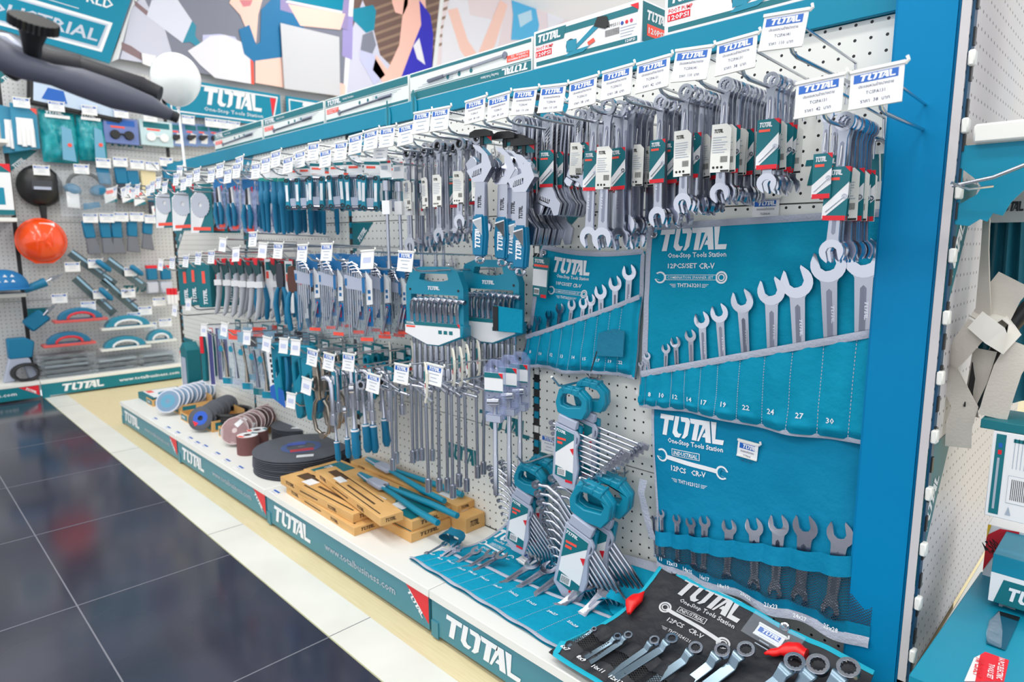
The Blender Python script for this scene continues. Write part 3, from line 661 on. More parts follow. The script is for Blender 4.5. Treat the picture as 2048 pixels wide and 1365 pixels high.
# heavy adjustable spanners with teal grips
def grip_spanner():
    t = thing('adjustable_spanner', 'x', 'spanner')
    b = MB(); b.M = VERT
    b.prism([(-.010, -.03), (.012, -.03), (.012, -.15), (-.012, -.15)], -.004, .004, SATIN)
    b.prism([(-.014, -.062), (.012, -.062), (.030, -.026), (.020, .006), (.002, .028), (-.016, .034), (-.010, .022), (.006, .008), (.006, -.014), (-.030, -.032)], -.007, .007, CHROME)
    b.logo(0, 0, .035, DSTEEL, 0, h=.008, M=T(.004, -.13, .0045) @ RZ(90))
    b.build('head', t, bevel=.001)
    b = MB(); b.M = VERT; b.prism([(-.028, -.034), (-.006, -.022), (-.008, -.006), (-.018, .006), (-.034, -.014)], -.006, .006, SATIN); b.build('movable_jaw', t, bevel=.001)
    b = MB(); b.M = VERT
    b.prism([(-.016, -.05), (.004, -.042), (.006, -.028), (-.014, -.036)], .006, .0078, BPLAS)
    for k in range(5): b.box(-.0125+k*.0038, -.0105+k*.0038, -.048+k*.0015, -.034+k*.0015, .007, .0095, CHROME)
    b.build('thumb_screw', t, smooth=0)
    b = MB(); b.M = VERT; b.prism([(-.013, -.145), (.013, -.145), (.017, -.2), (.014, -.255), (-.014, -.255), (-.017, -.2)], -.0085, .0085, TEALG); b.build('grip', t, bevel=.004, seg=2)
    b = MB(); b.M = VERT
    b.logo(0, 0, .06, PRINTW, 0, h=.013, M=T(.007, -.235, .0089) @ RZ(90)); b.poly([(-.0125, -.16), (.009, -.152), (.011, -.2), (.0095, -.155), (-.0125, -.164)], .009, PRINTW)
    b.build('grip_print', t, smooth=0)
    b = MB(); b.tube([(.009*cos(a), 0, -.264+.009*sin(a)) for a in [2*pi*k/14 for k in range(14)]], .003, CHROME, 6, True); b.build('hanging_ring', t)
    b = MB(); b.M = VERT; b.prism([(-.026, .052), (.026, .052), (.024, .064), (.012, .07), (-.012, .07), (-.024, .064)], -.002, .006, BPLAS); b.prism([(-.004, .03), (.004, .03), (.004, .055), (-.004, .055)], -.002, 0, BPLAS)
    b.build('black_hanger', t)
    b = MB(); b.M = VERT; b.prism([(-.006, .034), (.022, .034), (.022, .052), (-.006, .052)], -.003, -.002, TEALD); b.poly([(.01, .052), (.022, .052), (.022, .04)], -.0018, RED); b.build('card', t, smooth=0)
    return t
GP = Proto(grip_spanner())
for i, (rx, ry, xx) in enumerate(((962, 258, XS[10]+.06), (1008, 262, XS[10]+.105), (1030, 268, XS[10]+.13), (1046, 275, XS[10]+.16))):
    q = at(rx, ry, X=xx); q.y = min(q.y, -.03)
    GP.put(T(xx, q.y, at(rx, ry, X=xx).z-.062) @ RY(2) @ RZ(4) @ Matrix.Diagonal((1.3, 1.1, .86, 1)), '%s adjustable spanner with teal grip from the left, beside the ratchet spanners' % ordw(i), 'adjustable spanners with teal grips')
# ratchet spanners
for i, (rx, ry, n, L, hk) in enumerate(((955, 275, 2, .22, 10), (920, 288, 4, .2, 11), (877, 293, 5, .235, 12), (851, 300, 5, .245, 13), (816, 306, 5, .262, 14))):
    hang((rx, ry), XS[hk]+.003, n, L, 'ratchet', R_(hk), (1, None, 0, None), .022, spread=1.5)
# ================================================================== TOOL ROLLS
def proj(P):
    q = Vector(P)-CAM; d = q.dot(cf)
    return 1024+FPX*q.dot(cr)/d, 682.5-FPX*q.dot(cu)/d
def find(S, w, h, px, py):
    """place on a cloth (u across, v up, in metres) that is seen at a pixel"""
    u, v = w/2, h/2; st = .5
    best = None
    for j in range(25):
        for i in range(25):
            x, y = proj(S(w*i/24, h*j/24, 0)); d = (x-px)**2+(y-py)**2
            if best is None or d < best[0]: best = (d, w*i/24, h*j/24)
    du, dv = w/24, h/24
    for k in range(14):
        du *= .6; dv *= .6
        for a in (-1, 0, 1):
            for c in (-1, 0, 1):
                uu, vv = best[1]+a*du, best[2]+c*dv; x, y = proj(S(uu, vv, 0)); d = (x-px)**2+(y-py)**2
                if d < best[0]: best = (d, uu, vv)
    return best[1], best[2]
def frame(S, u, v, off):
    e = .02; P = S(u, v, off); ex = (S(u+e, v, off)-S(u-e, v, off)).normalized(); ey = S(u, v+e, off)-S(u, v-e, off); ey = (ey-ex*ey.dot(ex)).normalized(); n = ex.cross(ey)
    return Matrix(((ex.x, -n.x, ey.x, P.x), (ex.y, -n.y, ey.y, P.y), (ex.z, -n.z, ey.z, P.z), (0, 0, 0, 1)))
def cloth_fn(S): return lambda q: S(q.x, q.y, q.z)
def strip(b, S, pts, wd, m, off=.0015, n=40):
    """flat tape following a path on the cloth"""
    L = [0]
    for i in range(len(pts)-1): L.append(L[-1]+math.dist(pts[i], pts[i+1]))
    vs = []
    for k in range(n+1):
        s = L[-1]*k/n; i = max(j for j in range(len(pts)-1) if L[j] <= s+1e-9)
        t = (s-L[i])/(L[i+1]-L[i]); x = pts[i][0]+(pts[i+1][0]-pts[i][0])*t; y = pts[i][1]+(pts[i+1][1]-pts[i][1])*t
        dx, dy = pts[i+1][0]-pts[i][0], pts[i+1][1]-pts[i][1]; l = math.hypot(dx, dy); nx, ny = -dy/l*wd/2, dx/l*wd/2
        vs += [S(x+nx, y+ny, off), S(x+nx*.3, y+ny*.3, off+wd*.09), S(x-nx*.3, y-ny*.3, off+wd*.09), S(x-nx, y-ny, off)]
    fs = []
    for k in range(n):
        for c in range(3): fs.append((k*4+c, k*4+c+1, k*4+5+c, k*4+4+c))
    b.add([tuple(v) for v in vs], fs, m)
def make_roll(t, S, w, h, base, binding, seams, vtop, vbot, bumps, panel_mat=None, nu=80, nv=56, pocket=True, amp=1):
    """t thing; seams = u of stitched lines; vtop(u) pocket edge; bumps = (u, v, r) of the tool ends felt through the cloth"""
    b = MB(); b.grid(nu, nv, lambda i, j: tuple(S(i*w, j*h, 0)), base); b.grid(nu, nv, lambda i, j: tuple(S(i*w, j*h, -.0015)), base)
    b.build('backing', t, smooth=80)
    def off(u, v):
        o = .006
        for a, c in zip(seams[:-1], seams[1:]):
            if a <= u <= c: o = (.0105+.0065*abs(sin(pi*(u-a)/(c-a)))**.6)*(1 if v > .02 else max(0, v/.02)); break
        for (bu, bv, br) in bumps:
            d = math.hypot(u-bu, v-bv)
            if d < br: o += .0045*min(1, (1-d/br)*3)
        return o*amp
    if pocket:
        b = MB(); b.grid(nu*2, 40, lambda i, j: tuple(S(i*w, .004+j*(vtop(i*w)-.004), off(i*w, .004+j*(vtop(i*w)-.004)))), panel_mat or base)
        for s in seams[1:-1]:
            n = 26; vv = vtop(s)-.006
            for k in range(n): strip(b, S, [(s, .01+vv*(k)/n), (s, .01+vv*(k+.6)/n)], .0012, BIND, .0125*amp, 1)
        b.build('pocket_panel', t, smooth=80)
    return off
def gromm(t, S, u, v, r=.009, m=ZINC):
    b = MB(); b.lathe([(r*.5, .0), (r*.5, .003), (r*.8, .004), (r, .002), (r, 0)], m, 18); o = b.build('eyelet', t, smooth=50)
    F = frame(S, u, v, .002); o.matrix_basis = (t.matrix_world.inverted() @ F) @ RX(90)
    return o
def childM(t): return t.matrix_world.inverted()
class RollB(MB):
    def __init__(s, t, S): super().__init__(); I = t.matrix_world.inverted(); s.fn = lambda q: I @ S(q.x, q.y, q.z+.0008)
def spin_on(S, u, v, L, kind, lab, rot=0, off=.004, R=None, size='', name='combination_spanner', m=SATIN, group=None, ro=None, hw=None, cat='spanner', foot=None):
    """spanner whose open head is centred at (u, v) on the cloth, lying straight between head and foot"""
    R = R or .066*L+.004
    b = spanner_mb(L, kind, R=R, m=m, size=size, ro=ro, hw=hw)
    if foot is None: foot = (u-sin(radians(rot))*(L-R), v-cos(radians(rot))*(L-R))
    A = S(u, v, off+R*.12); B = S(foot[0], foot[1], .0035); ey = (A-B).normalized(); e = .05
    ex = S(u+e, v, off)-S(u-e, v, off); ex = (ex-ey*ex.dot(ey)).normalized(); n = ex.cross(ey)
    F = Matrix(((ex.x, -n.x, ey.x, A.x), (ex.y, -n.y, ey.y, A.y), (ex.z, -n.z, ey.z, A.z), (0, 0, 0, 1)))
    t = thing(name, lab, cat, F @ RY(180) @ T(0, 0, L-R*.95), group)
    b.build('body', t, bevel=min(.0016, L*.006), seg=2)
    return t
def outlined(t, S): pass
def bar(b, x0, y0, x1, y1, th, z, m, n=14):
    for k in range(n):
        a, c = k/n, (k+1)/n; b.add([(x0+(x1-x0)*a, y0+(y1-y0)*a-th/2, z), (x0+(x1-x0)*c, y0+(y1-y0)*c-th/2, z), (x0+(x1-x0)*c, y0+(y1-y0)*c+th/2, z), (x0+(x1-x0)*a, y0+(y1-y0)*a+th/2, z)], [(0, 1, 2, 3)], m)
def logoset(b, u, v, w, line2='One-Stop Tools Station', l3=('12PCS/SET', 'CR-V'), band='COMBINATION SPANNER SET', code='THT363201', style=0, m=PRINTW, bg=CANVAS):
    """printed block; (u, v) = left end of the logo's foot, w = its width"""
    h = w*.265
    b.logo(u, v, w, m, .0008, h=h)
    b.text(line2, u+w*.16, v-w*.085, w*.062, m, .0008, width=w*.80)
    def wr(x, y, k, ring, flip=1):
        if ring: b.prism(circ(x, y, k, 20), .0004, .0008, m, holes=[circ(x, y, k*.72, 16)]); b.prism(circ(x, y, k*.58, 16), .0004, .0008, m, holes=[star(k*.42) and [(x+a, y+c) for a, c in star(k*.42)]])
        else:
            o = jaw(x, y, k, 165 if flip > 0 else -15, .42); c_ = jaw(x, y, k*.8, 165 if flip > 0 else -15, .62)
            b.poly(o, .0007, m); b.poly(jaw(x-.0006*flip, y, k*.74, 165 if flip > 0 else -15, .6), .0010, bg)
    if style == 0:
        b.text(l3[0], u+w*.17, v-w*.215, w*.06, m, .0008, width=w*.40); b.text(l3[1], u+w*.60, v-w*.225, w*.07, m, .0008, width=w*.21)
        y = v-w*.33; bar(b, u+w*.14, y, u+w*.84, y, w*.066, .0007, m); bar(b, u+w*.15, y, u+w*.83, y, w*.054, .0011, bg)
        b.text(band, u+w*.17, y-w*.017, w*.034, m, .0016, width=w*.63, bold=False); wr(u+w*.07, y, w*.075, 0); wr(u+w*.90, y, w*.075, 1)
        y = v-w*.43
    else:
        y = v-w*.20; bar(b, u+w*.22, y, u+w*.64, y, w*.09, .0012, m); bar(b, u+w*.23, y, u+w*.63, y, w*.074, .0016, bg)
        b.text('INDUSTRIAL', u+w*.25, y-w*.026, w*.052, m, .0021, width=w*.36, slant=.2)
        y = v-w*.30; bar(b, u+w*.10, y+w*.02, u+w*.92, y-w*.035, w*.055, .0007, m)
        wr(u+w*.06, y+w*.03, w*.085, style == 2); wr(u+w*.95, y-w*.035, w*.085, style == 2, -1)
        b.text(l3[0], u+w*.20, y-w*.14, w*.068, m, .0008, width=w*.24); b.text(l3[1], u+w*.52, y-w*.14, w*.068, m, .0008, width=w*.2)
        y = y-w*.26
    b.text(code, u+w*.31, y-w*.02, w*.048, m, .0008, width=w*.32)
    for s, x in ((-1, u+w*.29), (1, u+w*.65)):
        for k in range(3): b.poly([(x, y+w*(.018-k*.017)), (x+s*w*(.09-k*.02), y+w*(.018-k*.017)), (x+s*w*(.09-k*.02), y+w*(.012-k*.017)), (x, y+w*(.012-k*.017))], .0008, m)
def N3(x, y, z=0): return noise.noise(Vector((x, y, z)))
# ------------------------------------------------------------------ A: the big hanging roll
AW, AH = .55, .398
def SA(u, v, off=0):
    d = .009*N3(u*6, v*3.5, 1)*(.35+v/AH)+.004*N3(u*19, v*15, 4)+.010*math.exp(-((v-.33+.25*(u-.3))/.02)**2)*max(0, sin((u-.18)*9))*.6
    d += .006*sin(u*42)*max(0, 1-v/.05)
    return Vector((-.803+u+(.0055*(1-v/AH)*-1), -.028-d-off, .600+v+.036*u+.004*sin(u*14)*max(0, 1-v/.08)))
t = thing('spanner_roll', 'big teal hanging tool roll, grey edged, pockets numbered 6 to 30, beside the blue post', 'tool roll', T(-.53, -.02, .61))
I = t.matrix_world.inverted()
SAl = lambda u, v, o=0: I @ SA(u, v, o)
fa = lambda px, py: find(SA, AW, AH, px, py)
u0_, v0_ = fa(1282, 748); u1_, v1_ = fa(1735, 668)
vtopA = lambda u: v0_+(v1_-v0_)*(u-u0_)/(u1_-u0_)
nums = [('6', 1284, 783), ('8', 1309, 787), ('10', 1333, 789), ('12', 1360, 792), ('14', 1388, 797), ('17', 1417, 803), ('19', 1456, 807), ('22', 1501, 813), ('24', 1550, 821), ('27', 1607, 829), ('30', 1668, 839)]
seamA = [.012]+[fa(x, 800)[0] for x in (1295, 1319, 1346, 1374, 1403, 1437, 1480, 1530, 1583, 1643, 1707)]+[AW-.01]
nb = [fa(x, y) for n_, x, y in nums]
bumps = [(p[0], p[1]-.018-.012*k/11, .010+.0016*k) for k, p in enumerate(nb)]
make_roll(t, SAl, AW, AH, CANVAS, BIND, seamA, vtopA, None, bumps)
b = MB(); strip(b, SAl, [(.006, 0), (.006, AH), (AW, AH)], .013, BIND, .001, 90); strip(b, SAl, [(0, .005), (AW, .005)], .012, BIND, .004, 90)
strip(b, SAl, [(0.01, vtopA(.01)), (AW, vtopA(AW))], .014, BIND, .0165, 90); b.build('binding', t, smooth=80)
b = RollB(t, SA); ua, va = fa(1314, 503); ub, vb = fa(1463, 506)
logoset(b, ua, va, (ub-ua)*.98); b.build('printing', t, smooth=0)
b = RollB(t, lambda u, v, o: SA(u, v, o+.0185))
for (n_, x, y), p in zip(nums, nb): b.text(n_, p[0], p[1]-.004, .0105, PRINTW, .001, 'C')
b.build('pocket_numbers', t, smooth=0)
gromm(t, SA, .018, AH-.016)
heads = [(1285, 728, 6, .075), (1298, 712, 8, .10), (1336, 697, 10, .115), (1355, 684, 12, .13), (1385, 671, 14, .15), (1408, 640, 17, .185), (1443, 626, 19, .2), (1489, 602, 22, .245), (1547, 582, 24, .27), (1598, 564, 27, .30), (1661, 530, 30, .33), (1733, 517, 32, .35)]
Rp = [5.5, 8, 10, 11.5, 12.5, 17, 19, 24, 28, 32, 34, 38]
for (x, y, sz, L), rp in zip(heads, Rp):
    u, v = fa(x, y); P = SA(u, v, 0); z = (P-CAM).dot(cf); R = rp*z/FPX/ 1.0
    pu = nb[[6, 8, 10, 12, 14, 17, 19, 22, 24, 27, 30].index(sz)] if sz != 32 else (fa(1722, 800))
    rot = -math.degrees(math.atan2(u-pu[0], v-pu[1]+.02))*.8
    dist = math.hypot(u-pu[0], v-pu[1])+.02; L = dist
    spin_on(SA, u, v, L, 'combo', 'chrome combination spanner in %s of the big hanging teal roll' % ('pocket %d' % sz if sz != 32 else 'the last pocket behind the post'), 0, .0045, R=R, size=str(sz), group='spanners in the big hanging roll', hw=R*.40, ro=min(R*.6, .012), foot=(pu[0], pu[1]-.018))
# price card above it
t = thing('price_card', 'price card on the pegboard above the big hanging roll', 'price card', T(*at(1532, 398, Y=-.004))); label_card(t, .052, .034, 0, 'card')
# ------------------------------------------------------------------ B: ten-piece roll
cB = [at(1040, 735, Y=-.035), at(1266, 757, Y=-.035), at(1284, 503, Y=-.035), at(1076, 493, Y=-.035)]
BW, BH = .355, .305
def SB(u, v, off=0):
    a, c = u/BW, v/BH
    P = cB[0]*(1-a)*(1-c)+cB[1]*a*(1-c)+cB[2]*a*c+cB[3]*(1-a)*c
    d = .009*N3(u*8, v*7, 9)+.003*N3(u*22, v*19, 3)+.005*sin(u*55)*max(0, 1-v/.04)
    return Vector((P.x, P.y-d-off+.012, P.z+.003*sin(u*30)*max(0, 1-v/.05)-.012*sin(pi*a)*c))
fb = lambda px, py: find(SB, BW, BH, px, py)
t = thing('spanner_roll', 'teal ten-piece tool roll hanging left of the biggest roll, strap folded over its pockets', 'tool roll', T(-1.0, -.02, .66)); I2 = t.matrix_world.inverted()
SBl = lambda u, v, o=0: I2 @ SB(u, v, o)
u0b, v0b = fb(1055, 675); u1b, v1b = fb(1270, 600)
vtB = lambda u: v0b+(v1b-v0b)*(u-u0b)/(u1b-u0b)
numB = [('6', 1052, 700), ('8', 1071, 702), ('10', 1091, 706), ('12', 1113, 708), ('13', 1134, 711), ('14', 1157, 713), ('15', 1179, 716), ('17', 1206, 719), ('19', 1230, 721), ('22', 1251, 723)]
nbB = [fb(x, y) for n_, x, y in numB]
smB = [.012]+[(a[0]+c[0])/2 for a, c in zip(nbB[:-1], nbB[1:])]+[BW-.01]
make_roll(t, SBl, BW, BH, CANVAS, BIND, smB, vtB, None, [(p[0], p[1]-.015, .012) for p in nbB], nu=60, nv=44)
b = MB(); strip(b, SBl, [(.006, 0), (.006, BH), (BW-.006, BH), (BW-.006, 0)], .012, BIND, .001, 90); strip(b, SBl, [(0, .004), (BW, .004)], .012, BIND, .004, 60); strip(b, SBl, [(0.008, vtB(.008)), (BW, vtB(BW))], .012, BIND, .0165, 60); b.build('binding', t, smooth=80)
b = RollB(t, SB); ua, va = fb(1102, 543); ub, vb = fb(1183, 546); logoset(b, ua, va, ub-ua, l3=('10PCS/SET', 'CR-V'), code='THT362201'); b.build('printing', t, smooth=0)
b = RollB(t, lambda u, v, o: SB(u, v, o+.0185))
for (n_, x, y), p in zip(numB, nbB): b.text(n_, p[0], p[1]-.004, .0085, PRINTW, .001, 'C')
b.build('pocket_numbers', t, smooth=0)
# strap folded over the right pockets
S0 = [fb(1210, 665), fb(1265, 660), fb(1262, 712), fb(1204, 710)]
b = RollB(t, lambda u, v, o: SB(u, v, o+.021+.006*sin(u*60))); b.prism([S0[0], ((S0[0][0]+S0[1][0])/2, S0[0][1]+.012), S0[1], S0[2], S0[3]], 0, .003, CANVASD)
q1, q2 = fb(1196, 740), fb(1207, 700); b.poly([q1, (q1[0]+.003, q1[1]), (q2[0]+.003, q2[1]), q2], .004, BPLAS); b.build('strap', t, bevel=.001, label='deep teal strap end')
gromm(t, SB, .018, BH-.014, .007)
hb = [(1062, 655, 6), (1079, 640, 7.5), (1102, 630, 8.5), (1124, 617, 10), (1148, 610, 10), (1171, 607, 10), (1186, 600, 11), (1206, 584, 13.5), (1235, 567, 14), (1263, 545, 14.5)]
for (x, y, rp), (n_, nx, ny), pu in zip(hb, numB, nbB):
    u, v = fb(x, y); z = (SB(u, v)-CAM).dot(cf); R = rp*z/FPX/.9; L = math.hypot(u-pu[0], v-pu[1])+.015
    spin_on(SB, u, v, L, 'combo', 'chrome combination spanner in pocket %s of the ten-piece hanging roll' % n_, 0, .0045, R=R, size=n_, group='spanners in the ten-piece roll', hw=R*.38, ro=min(R*.6, .01), foot=(pu[0], pu[1]-.012))
# its small hang card
P = SB(*fb(1092, 515), .004)
t = thing('product_card', 'small teal and white product card tied on the ten-piece roll, upper left', 'card', T(P.x, P.y-.012, P.z) @ RY(4))
b = MB(); b.M = VERT; b.prism([(-.024, -.10), (.024, -.10), (.028, 0), (-.028, 0)], -.0004, 0, TEALD); b.logo(-.024, -.014, .036, PRINTW, .0005, h=.009); b.rect(-.024, .024, -.024, -.018, .0005, CORAL); b.rect(-.026, .022, -.072, -.03, .0005, CARD); b.rect(-.02, -.002, -.094, -.078, .0005, CARD); b.rect(.004, .022, -.1, -.092, .0006, RED)
for k in range(9): b.rect(-.019+k*.0018, -.018+k*.0018, -.092, -.081, .0008, BLACK)
b.build('card', t, smooth=0); b = MB(); b.tube([(-.02, .0, 0), (-.012, .012, -.002), (-.002, .004, 0)], .0006, CARD, 5, M=VERT); b.build('tie', t)
# ------------------------------------------------------------------ C: industrial roll with netted pockets
cC = [Vector((-.738, -.062, .257)), Vector((-.30, -.083, .278)), Vector((-.30, -.022, .70)), Vector((-.797, -.02, .68))]
CW, CH = .475, .40
def SC_(u, v, off=0):
    a, c = u/CW, v/CH
    P = cC[0]*(1-a)*(1-c)+cC[1]*a*(1-c)+cC[2]*a*c+cC[3]*(1-a)*c
    d = .008*N3(u*6, v*6, 19)+.003*N3(u*18, v*15, 13)+.005*sin(u*50)*max(0, 1-v/.12)
    return Vector((P.x, min(-.002, P.y-d-off+.014), P.z+.003*sin(u*40)*max(0, 1-v/.05)))
fc = lambda px, py: find(SC_, CW, CH, px, py)
t = thing('spanner_roll', 'deep teal hanging roll with netted pockets marked 12x13 to 25x28, under the big roll', 'tool roll', T(-.53, -.02, .3)); I3 = t.matrix_world.inverted()
SCl = lambda u, v, o=0: I3 @ SC_(u, v, o)
lines = {}
for k, (p, q) in dict(bt=((1308, 1055), (1700, 1108)), bb=((1310, 1083), (1695, 1150)), nt=((1320, 1106), (1690, 1238))).items():
    a, c = fc(*p), fc(*q); lines[k] = (lambda a, c: lambda u: a[1]+(c[1]-a[1])*(u-a[0])/(c[0]-a[0]))(a, c)
make_roll(t, SCl, CW, CH, CANVASH, BIND, [0, CW], lambda u: .02, None, [], pocket=False)
xs = [fc(x, 1180)[0] for x in (1316, 1348, 1385, 1420, 1470, 1522, 1580, 1640, 1700)]
def pan(u, v):
    o = .006
    for a, c in zip(xs[:-1], xs[1:]):
        if a <= u <= c: o = .010+.0095*abs(sin(pi*(u-a)/(c-a)))
    return o
b = MB(); b.grid(120, 6, lambda i, j: tuple(SCl(i*CW, lines['bb'](i*CW)+j*(lines['bt'](i*CW)-lines['bb'](i*CW)), pan(i*CW, 0))), CANVASH)
b.grid(120, 6, lambda i, j: tuple(SCl(i*CW, .004+j*(lines['nt'](i*CW)-.004), pan(i*CW, 0)*(.3+.7*j))), CANVASH); b.build('pocket_panel', t, smooth=80)
b = MB(); b.grid(120, 10, lambda i, j: tuple(SCl(i*CW, lines['nt'](i*CW)-.002+j*(lines['bb'](i*CW)-lines['nt'](i*CW)+.004), pan(i*CW, 0)-.0005)), NET); b.build('netting', t, smooth=80)
b = MB(); strip(b, SCl, [(.003, 0), (.003, CH)], .006, BIND, .001, 60); strip(b, SCl, [(0, -.004), (CW, -.004)], .018, BIND, .003, 90); b.build('binding', t, smooth=80)
b = RollB(t, SC_); ua, va = fc(1317, 867); ub, vb = fc(1454, 876); logoset(b, ua, va, (ub-ua), l3=('12PCS', 'CR-V'), code='THT1023121', style=1, bg=CANVASH); b.build('printing', t, smooth=0)
b = RollB(t, lambda u, v, o: SC_(u, v, o+.018))
nC = [('12x13', 1354, 1122), ('14x15', 1385, 1135), ('16x17', 1418, 1150), ('18x19', 1456, 1166), ('20x22', 1500, 1184), ('21x23', 1550, 1204), ('24x27', 1608, 1226), ('25x28', 1669, 1248)]
for n_, x, y in nC: p = fc(x, y); b.text(n_, p[0], p[1]-.004, .0078, PRINTW, .001, 'C')
p = fc(1331, 1112); b.text('11', p[0], p[1]-.004, .0078, PRINTW, .001, 'C'); b.build('pocket_numbers', t, smooth=0)
hc = [(1311, 1035, 5, '8x9'), (1327, 1026, 8, '10x11'), (1358, 1037, 9.5, '12x13'), (1386, 1044, 11, '14x15'), (1414, 1042, 12, '16x17'), (1463, 1052, 15, '18x19'), (1513, 1052, 18, '20x22'), (1562, 1048, 20.5, '21x23'), (1615, 1052, 24, '24x27'), (1685, 1066, 25, '25x28')]
for x, y, rp, n_ in hc:
    u, v = fc(x, y); z = (SC_(u, v)-CAM).dot(cf); R = rp*z/FPX/.95; L = v-.002
    spin_on(SC_, u, v, L, 'double', 'chrome open-ended spanner in pocket %s of the netted hanging roll' % n_, random.uniform(-3, 3), .006, R=R, group='spanners in the netted roll', hw=R*.50, ro=R*.62, name='open_ended_spanner')
P = SC_(*fc(1500, 885), .006)
t = thing('price_card', 'price card in a clear sleeve taped on the netted hanging roll', 'price card', T(P.x, P.y-.002, P.z) @ RY(3)); label_card(t, .042, .030, 0, 'card')
# grey strap hanging at its left edge
t = thing('grey_strap', 'loose grey webbing strap hanging down the left edge of the netted roll', 'strap', T(-.79, -.03, .5))
b = MB(); P = [at(x, y, Y=-.05)-Vector((-.79, -.03, .5)) for x, y in ((1287, 960), (1283, 985), (1290, 1020), (1298, 1050), (1306, 1080))]
for i in range(4): b.add([tuple(P[i]+Vector((-.010, 0, 0))), tuple(P[i]+Vector((.010, -.004*(i % 2), 0))), tuple(P[i+1]+Vector((.010, -.004*((i+1) % 2), 0))), tuple(P[i+1]+Vector((-.010, 0, 0))), ], [(0, 1, 2, 3)], BIND)
b.build('webbing', t)
# ------------------------------------------------------------------ D: teal roll lying on the deck
cD = [at(818, 1122, Z=GZ), at(1128, 1316, Z=GZ), at(1332, 1146, Y=-.018), at(1012, 1050, Y=-.018)]
DW, DH = .56, .34
def SD(u, v, off=0):
    a, c = u/DW, v/DH
    x = (cD[0].x*(1-a)+cD[1].x*a)*(1-c)+(cD[3].x*(1-a)+cD[2].x*a)*c
    y = (cD[0].y*(1-a)+cD[1].y*a)*(1-c)+(-.018)*c
    zt = (cD[3].z*(1-a)+cD[2].z*a)
    k = max(0, (c-.55)/.45); z = GZ+.004+(zt-GZ)*k*k+.0015*abs(N3(u*9, v*8, 31))+.0028*(1+sin(u*46))*max(0, 1-abs(c-.33)/.33)+.002*(1+sin(u*60))*max(0, 1-c/.06)
    ny, nz = (-k*.8, 1-k*.5)
    return Vector((x, y+ny*off, z+nz*off))
fd = lambda px, py: find(SD, DW, DH, px, py)
t = thing('spanner_roll', 'light teal tool roll spread open flat on the white deck beside the kraft boxes', 'tool roll', T(-1.1, -.15, GZ)); I4 = t.matrix_world.inverted()
SDl = lambda u, v, o=0: I4 @ SD(u, v, o)
a_, c_ = fd(872, 1102), fd(1195, 1232)
vtD = lambda u: a_[1]+(c_[1]-a_[1])*(u-a_[0])/(c_[0]-a_[0])
numD = [('6x7', 862, 1117), ('8x9', 878, 1126), ('10x11', 899, 1133), ('12x13', 921, 1147), ('14x15', 943, 1155), ('16x17', 967, 1167), ('18x19', 993, 1183), ('20x22', 1025, 1197), ('21x23', 1061, 1216), ('24x27', 1102, 1236), ('25x28', 1143, 1259)]
nD = [fd(x, y) for n_, x, y in numD]
sD = [.01]+[(a[0]+c[0])/2 for a, c in zip(nD[:-1], nD[1:])]+[DW-.01]
make_roll(t, SDl, DW, DH, CANVAS, BIND, sD, vtD, None, [], nu=70, nv=44, amp=.45)
b = MB(); strip(b, SDl, [(.006, 0), (.006, DH)], .010, BIND, .001, 50); strip(b, SDl, [(0, .006), (DW, .006)], .013, BIND, .004, 80); strip(b, SDl, [(0, DH), (DW, DH)], .014, BIND, .001, 80)
strip(b, SDl, [(.008, vtD(.008)), (DW, vtD(DW))], .014, BIND, .0085, 80); b.build('binding', t, smooth=80)
b = RollB(t, SD); ua, va = fd(983, 1073); ub, vb = fd(1058, 1092); logoset(b, ua, va, (ub-ua), l3=('12PCS/SET', 'CR-V'), style=1, code='THT1023120'); b.build('printing', t, smooth=0)
b = RollB(t, lambda u, v, o: SD(u, v, o+.009))
for (n_, x, y), p in zip(numD, nD): b.text(n_, p[0], p[1], .0085, PRINTW, .001, 'C')
b.build('pocket_numbers', t, smooth=0)
hD = [(889, 1101, 5, '6x7'), (907, 1110, 6, '8x9'), (918, 1113, 6.5, '10x11'), (953, 1121, 9, '12x13'), (981, 1128, 9.5, '14x15'), (1003, 1132, 10, '16x17'), (1068, 1150, 13, '18x19'), (1103, 1157, 14, '20x22'), (1138, 1164, 15, '21x23'), (1185, 1185, 18, '24x27'), (1224, 1198, 18, '25x28')]
for (x, y, rp, n_), pu in zip(hD, nD):
    u, v = fd(x, y); z = (SD(u, v)-CAM).dot(cf); R = rp*z/FPX/.78; L = v-vtD(u)+.035+R
    spin_on(SD, u, v, L, 'double', 'chrome open-ended spanner in pocket %s of the roll lying on the deck' % n_, 0, .008+R*1.1, R=R, group='spanners in the roll on the deck', hw=R*.42, ro=R*.8, name='open_ended_spanner')
# fabric tie ends
for n_, (x, y), lab in (('tie', (905, 1075), 'bunched teal strap end at the far left corner of the flat roll'), ('tie', (1226, 1205), 'light teal strap curled over the near right end of the flat roll')):
    P = at(x, y, Z=GZ+.03); t = thing('cloth_tie', lab, 'strap', T(P.x, P.y, P.z-.015))
    b = MB(); k = 1.0
    for s in (0, 1):
        pts = [(.035*cos(a)*(1-.25*s), .012*sin(a*1.7+s*2), .012+.018*sin(a)+.004*s) for a in [pi*2*i/14 for i in range(15)]]
        vs = []
        for p in pts: vs += [(p[0]+.006, p[1]-.016+s*.008, p[2]), (p[0]-.004, p[1]+.016, p[2]+.006*s)]
        b.add(vs, [(2*i, 2*i+1, 2*i+3, 2*i+2) for i in range(14)], CANVASD if 'bunched' in lab else CANVAS)
    b.build('webbing', t, smooth=80)
P = at(1065, 1122, Z=GZ+.02)
t = thing('price_card', 'small white price card lying on the flat roll below its logo', 'price card', T(P.x, P.y, P.z+.012) @ RZ(-8) @ RX(-78)); label_card(t, .05, .034, 1, 'card')
